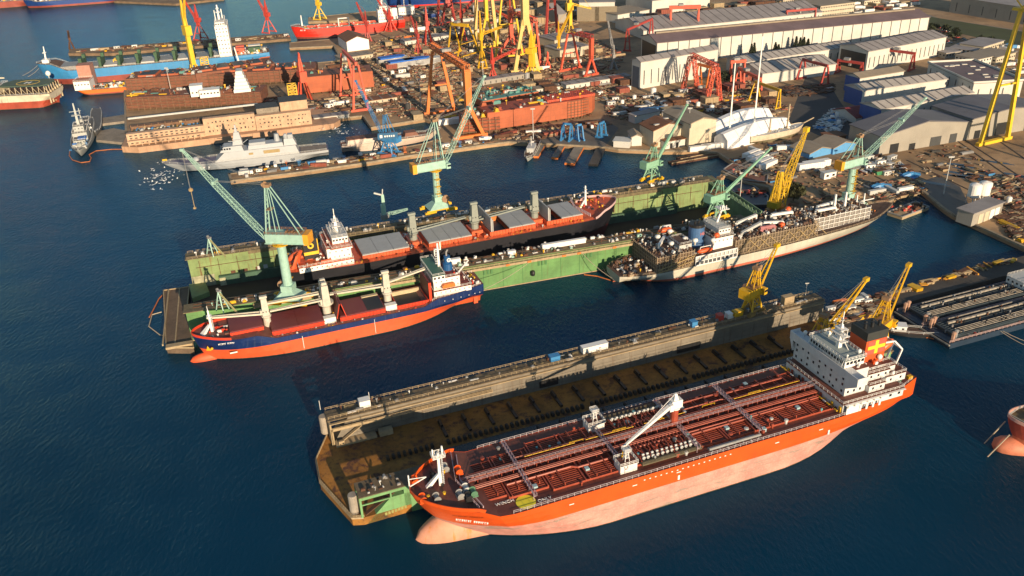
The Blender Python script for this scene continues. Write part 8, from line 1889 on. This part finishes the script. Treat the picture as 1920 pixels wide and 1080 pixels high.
boom('orange floating boom curling round the bow of the old grey warship',[(131,283),(130,292),(136,300),(152,305),(168,303),(171,296),(167,290),(180,283),(210,280),(240,280)])
boom('orange floating boom looped in the water left of the dock platform',[(280,595),(298,560),(306,552)],.3)
boom('pale floating boom looped below left of the dock platform',[(303,585),(285,590),(279,612),(300,628),(312,630)],.25,ROPE)
boom('orange floating boom between the barges and the tanker stern',[(1658,622,.5),(1700,627,.2),(1745,634,.2),(1780,642,.3)],.35)
boom('striped floating boom between the green dock and the cream ship stern',[(1095,515),(1120,518),(1146,526)],.3)
for a,b,lab in (((1148,522,5),(1085,468,14),'mooring line from the cream ship stern up to the green dock wall, upper one'),((1150,524,5),(1128,497,2),'mooring line from the cream ship stern to the foot of the green dock wall'),((908,542,11),(1000,486,13),'long pale mooring line from the blue ship stern along the green wall'),((1868,613,2.6),(1960,650,.5),'pale mooring line running right from the outer barge, upper one'),((1868,615,2.6),(1960,662,.2),'pale mooring line running right from the outer barge, lower one'),((75,118,14),(42,142,3),'mooring line from the sky blue ship bow, upper one'),((78,122,12),(52,144,3),'mooring line from the sky blue ship bow, lower one')):
    m = MB(); P, Q = G(*a), G(*b); pv = P
    for q in range(1,7):
        t = q/6; p = P.lerp(Q,t); p.z -= 4*t*(1-t)*1.2; m.tube(pv,p,.13,5); pv = p
    o = m.build('mooring_line', ROPE); tag(o,lab,'mooring line')
# tyre fenders along the long jetty
fm = MB(); 
for k in range(17):
    t = k/16; x = 440+(915-440)*t; y = 341-(341-272)*t; p = G(x,y,1.4); m = MB(); m.tube(p+Vector((0,.3,0)),p+Vector((0,-.5,0)),.9,10); o = m.build('tyre_fender', BLACK); tag(o,'black tyre fender hanging on the outer face of the long jetty','fender','tyre fenders of the long jetty')
# dock top gear of the grey dock
FA = Frame((-65.8,251.5), 20.35); top = fthing('deck_house_unit','white cabin with aerial on the grey wing wall top, left end','cabin',Frame(FA.W(12,3.4),20.35))
m = MB(); m.box(-2,2,-1.6,1.6,13.36,16.2); m.build('wall', CLEANWHITE, top); m = MB(); m.beam((2.2,1,13.4),(2.2,1,18),.2); m.build('aerial', GREYW, top)
for x,l,h,cl,lab in ((100,11,2.6,CLEANWHITE,'long white cabin on the grey wing wall top'),(86,4,2,BLUEC,'blue grey crate pair on the grey wing wall top'),(150,2.6,2.4,BLUEC,'bright blue locker on the grey wing wall top'),(163,2.4,2.4,REDC,'red locker on the grey wing wall top'),(167.5,2.2,2.2,CLEANWHITE,'small white locker next to the red one on the grey wing wall'),(171,4,2.2,YEL,'yellow crate on the grey wing wall top'),(196,5,3.5,MATS['dock_tan'],'tan shed roof piece on the grey wing wall top')):
    f = Frame(FA.W(x,3.2),20.35); t = fthing('wall_locker' if l<6 else 'wall_cabin',lab,'locker' if l<6 else 'cabin',f); m = MB(); m.box(0,l,-1.3,1.3,13.36,13.36+h); m.build('body', cl, t); m = MB(); m.box(-.15,l+.15,-1.45,1.45,13.37+h,13.55+h); m.build('lid', cl, t)
rq = random.Random(77)
dk = [o for o in ALL if o.name=='floating_dock'][0]
scatter_gear(dk,[STEEL,RUSTY,GREYW,MATS['dock_olive_deck'],MATS['gear_dark'],WHITE],130,(2,212),(.6,5.8),13.36,rq,smin=.25,smax=.75,long=2)
scatter_gear(dk,[STEEL,RUSTY,GREYW,BLACK],20,(1,14),(-42.6,-36.6),11.61,rq,smin=.3,smax=.7)
m = MB(); railing(m,[(-2,6.3,13.36),(214,6.3,13.36)],w=.12,step=2.2); railing(m,[(-2,0,13.36),(214,0,13.36)],w=.12,step=2.2); m.build('railing', MATS['dock_tan'], dk)

# ================================================================ labels for the many: ordinals from left to right where nothing else tells them apart
from collections import defaultdict
by = defaultdict(list)
for rec in PLACED: by[rec[1]].append(rec)
ORDN = ['first','second','third','fourth','fifth','sixth','seventh','eighth','ninth','tenth','eleventh','twelfth','thirteenth','fourteenth','fifteenth','sixteenth']
for lab, recs in by.items():
    recs.sort(key=lambda r: r[0])
    for i, (x, l, kn, wh, o) in enumerate(recs):
        o['label'] = l if len(recs) == 1 else f'{l}, {ORDN[min(i,15)]} from left'
        o['group'] = f'{kn}s {wh}'
tb = sorted([o for o in ALL if o.get('group')=='roadside trees by the field'], key=lambda o: PX(o.location)[0])
for i,o in enumerate(tb): o['label'] = f'small roadside tree by the green field at top right, {ORDN[i]} from left'

# ================================================================ thin air haze over the whole place
hz = bpy.data.materials.new('haze'); hz.use_nodes = True; t_ = hz.node_tree; t_.nodes.remove(t_.nodes['Principled BSDF'])
pv = t_.nodes.new('ShaderNodeVolumePrincipled'); pv.inputs['Density'].default_value = 0.00002; pv.inputs['Color'].default_value = (.92,.93,.96,1); pv.inputs['Anisotropy'].default_value = 0.2
t_.links.new(pv.outputs[0], t_.nodes['Material Output'].inputs['Volume'])
hm = MB(); hm.box(-2500,2500,-300,3600,-7.5,206); o = hm.build('haze', hz); o['kind'] = 'stuff'; o['label'] = 'thin pale air haze over the harbour'
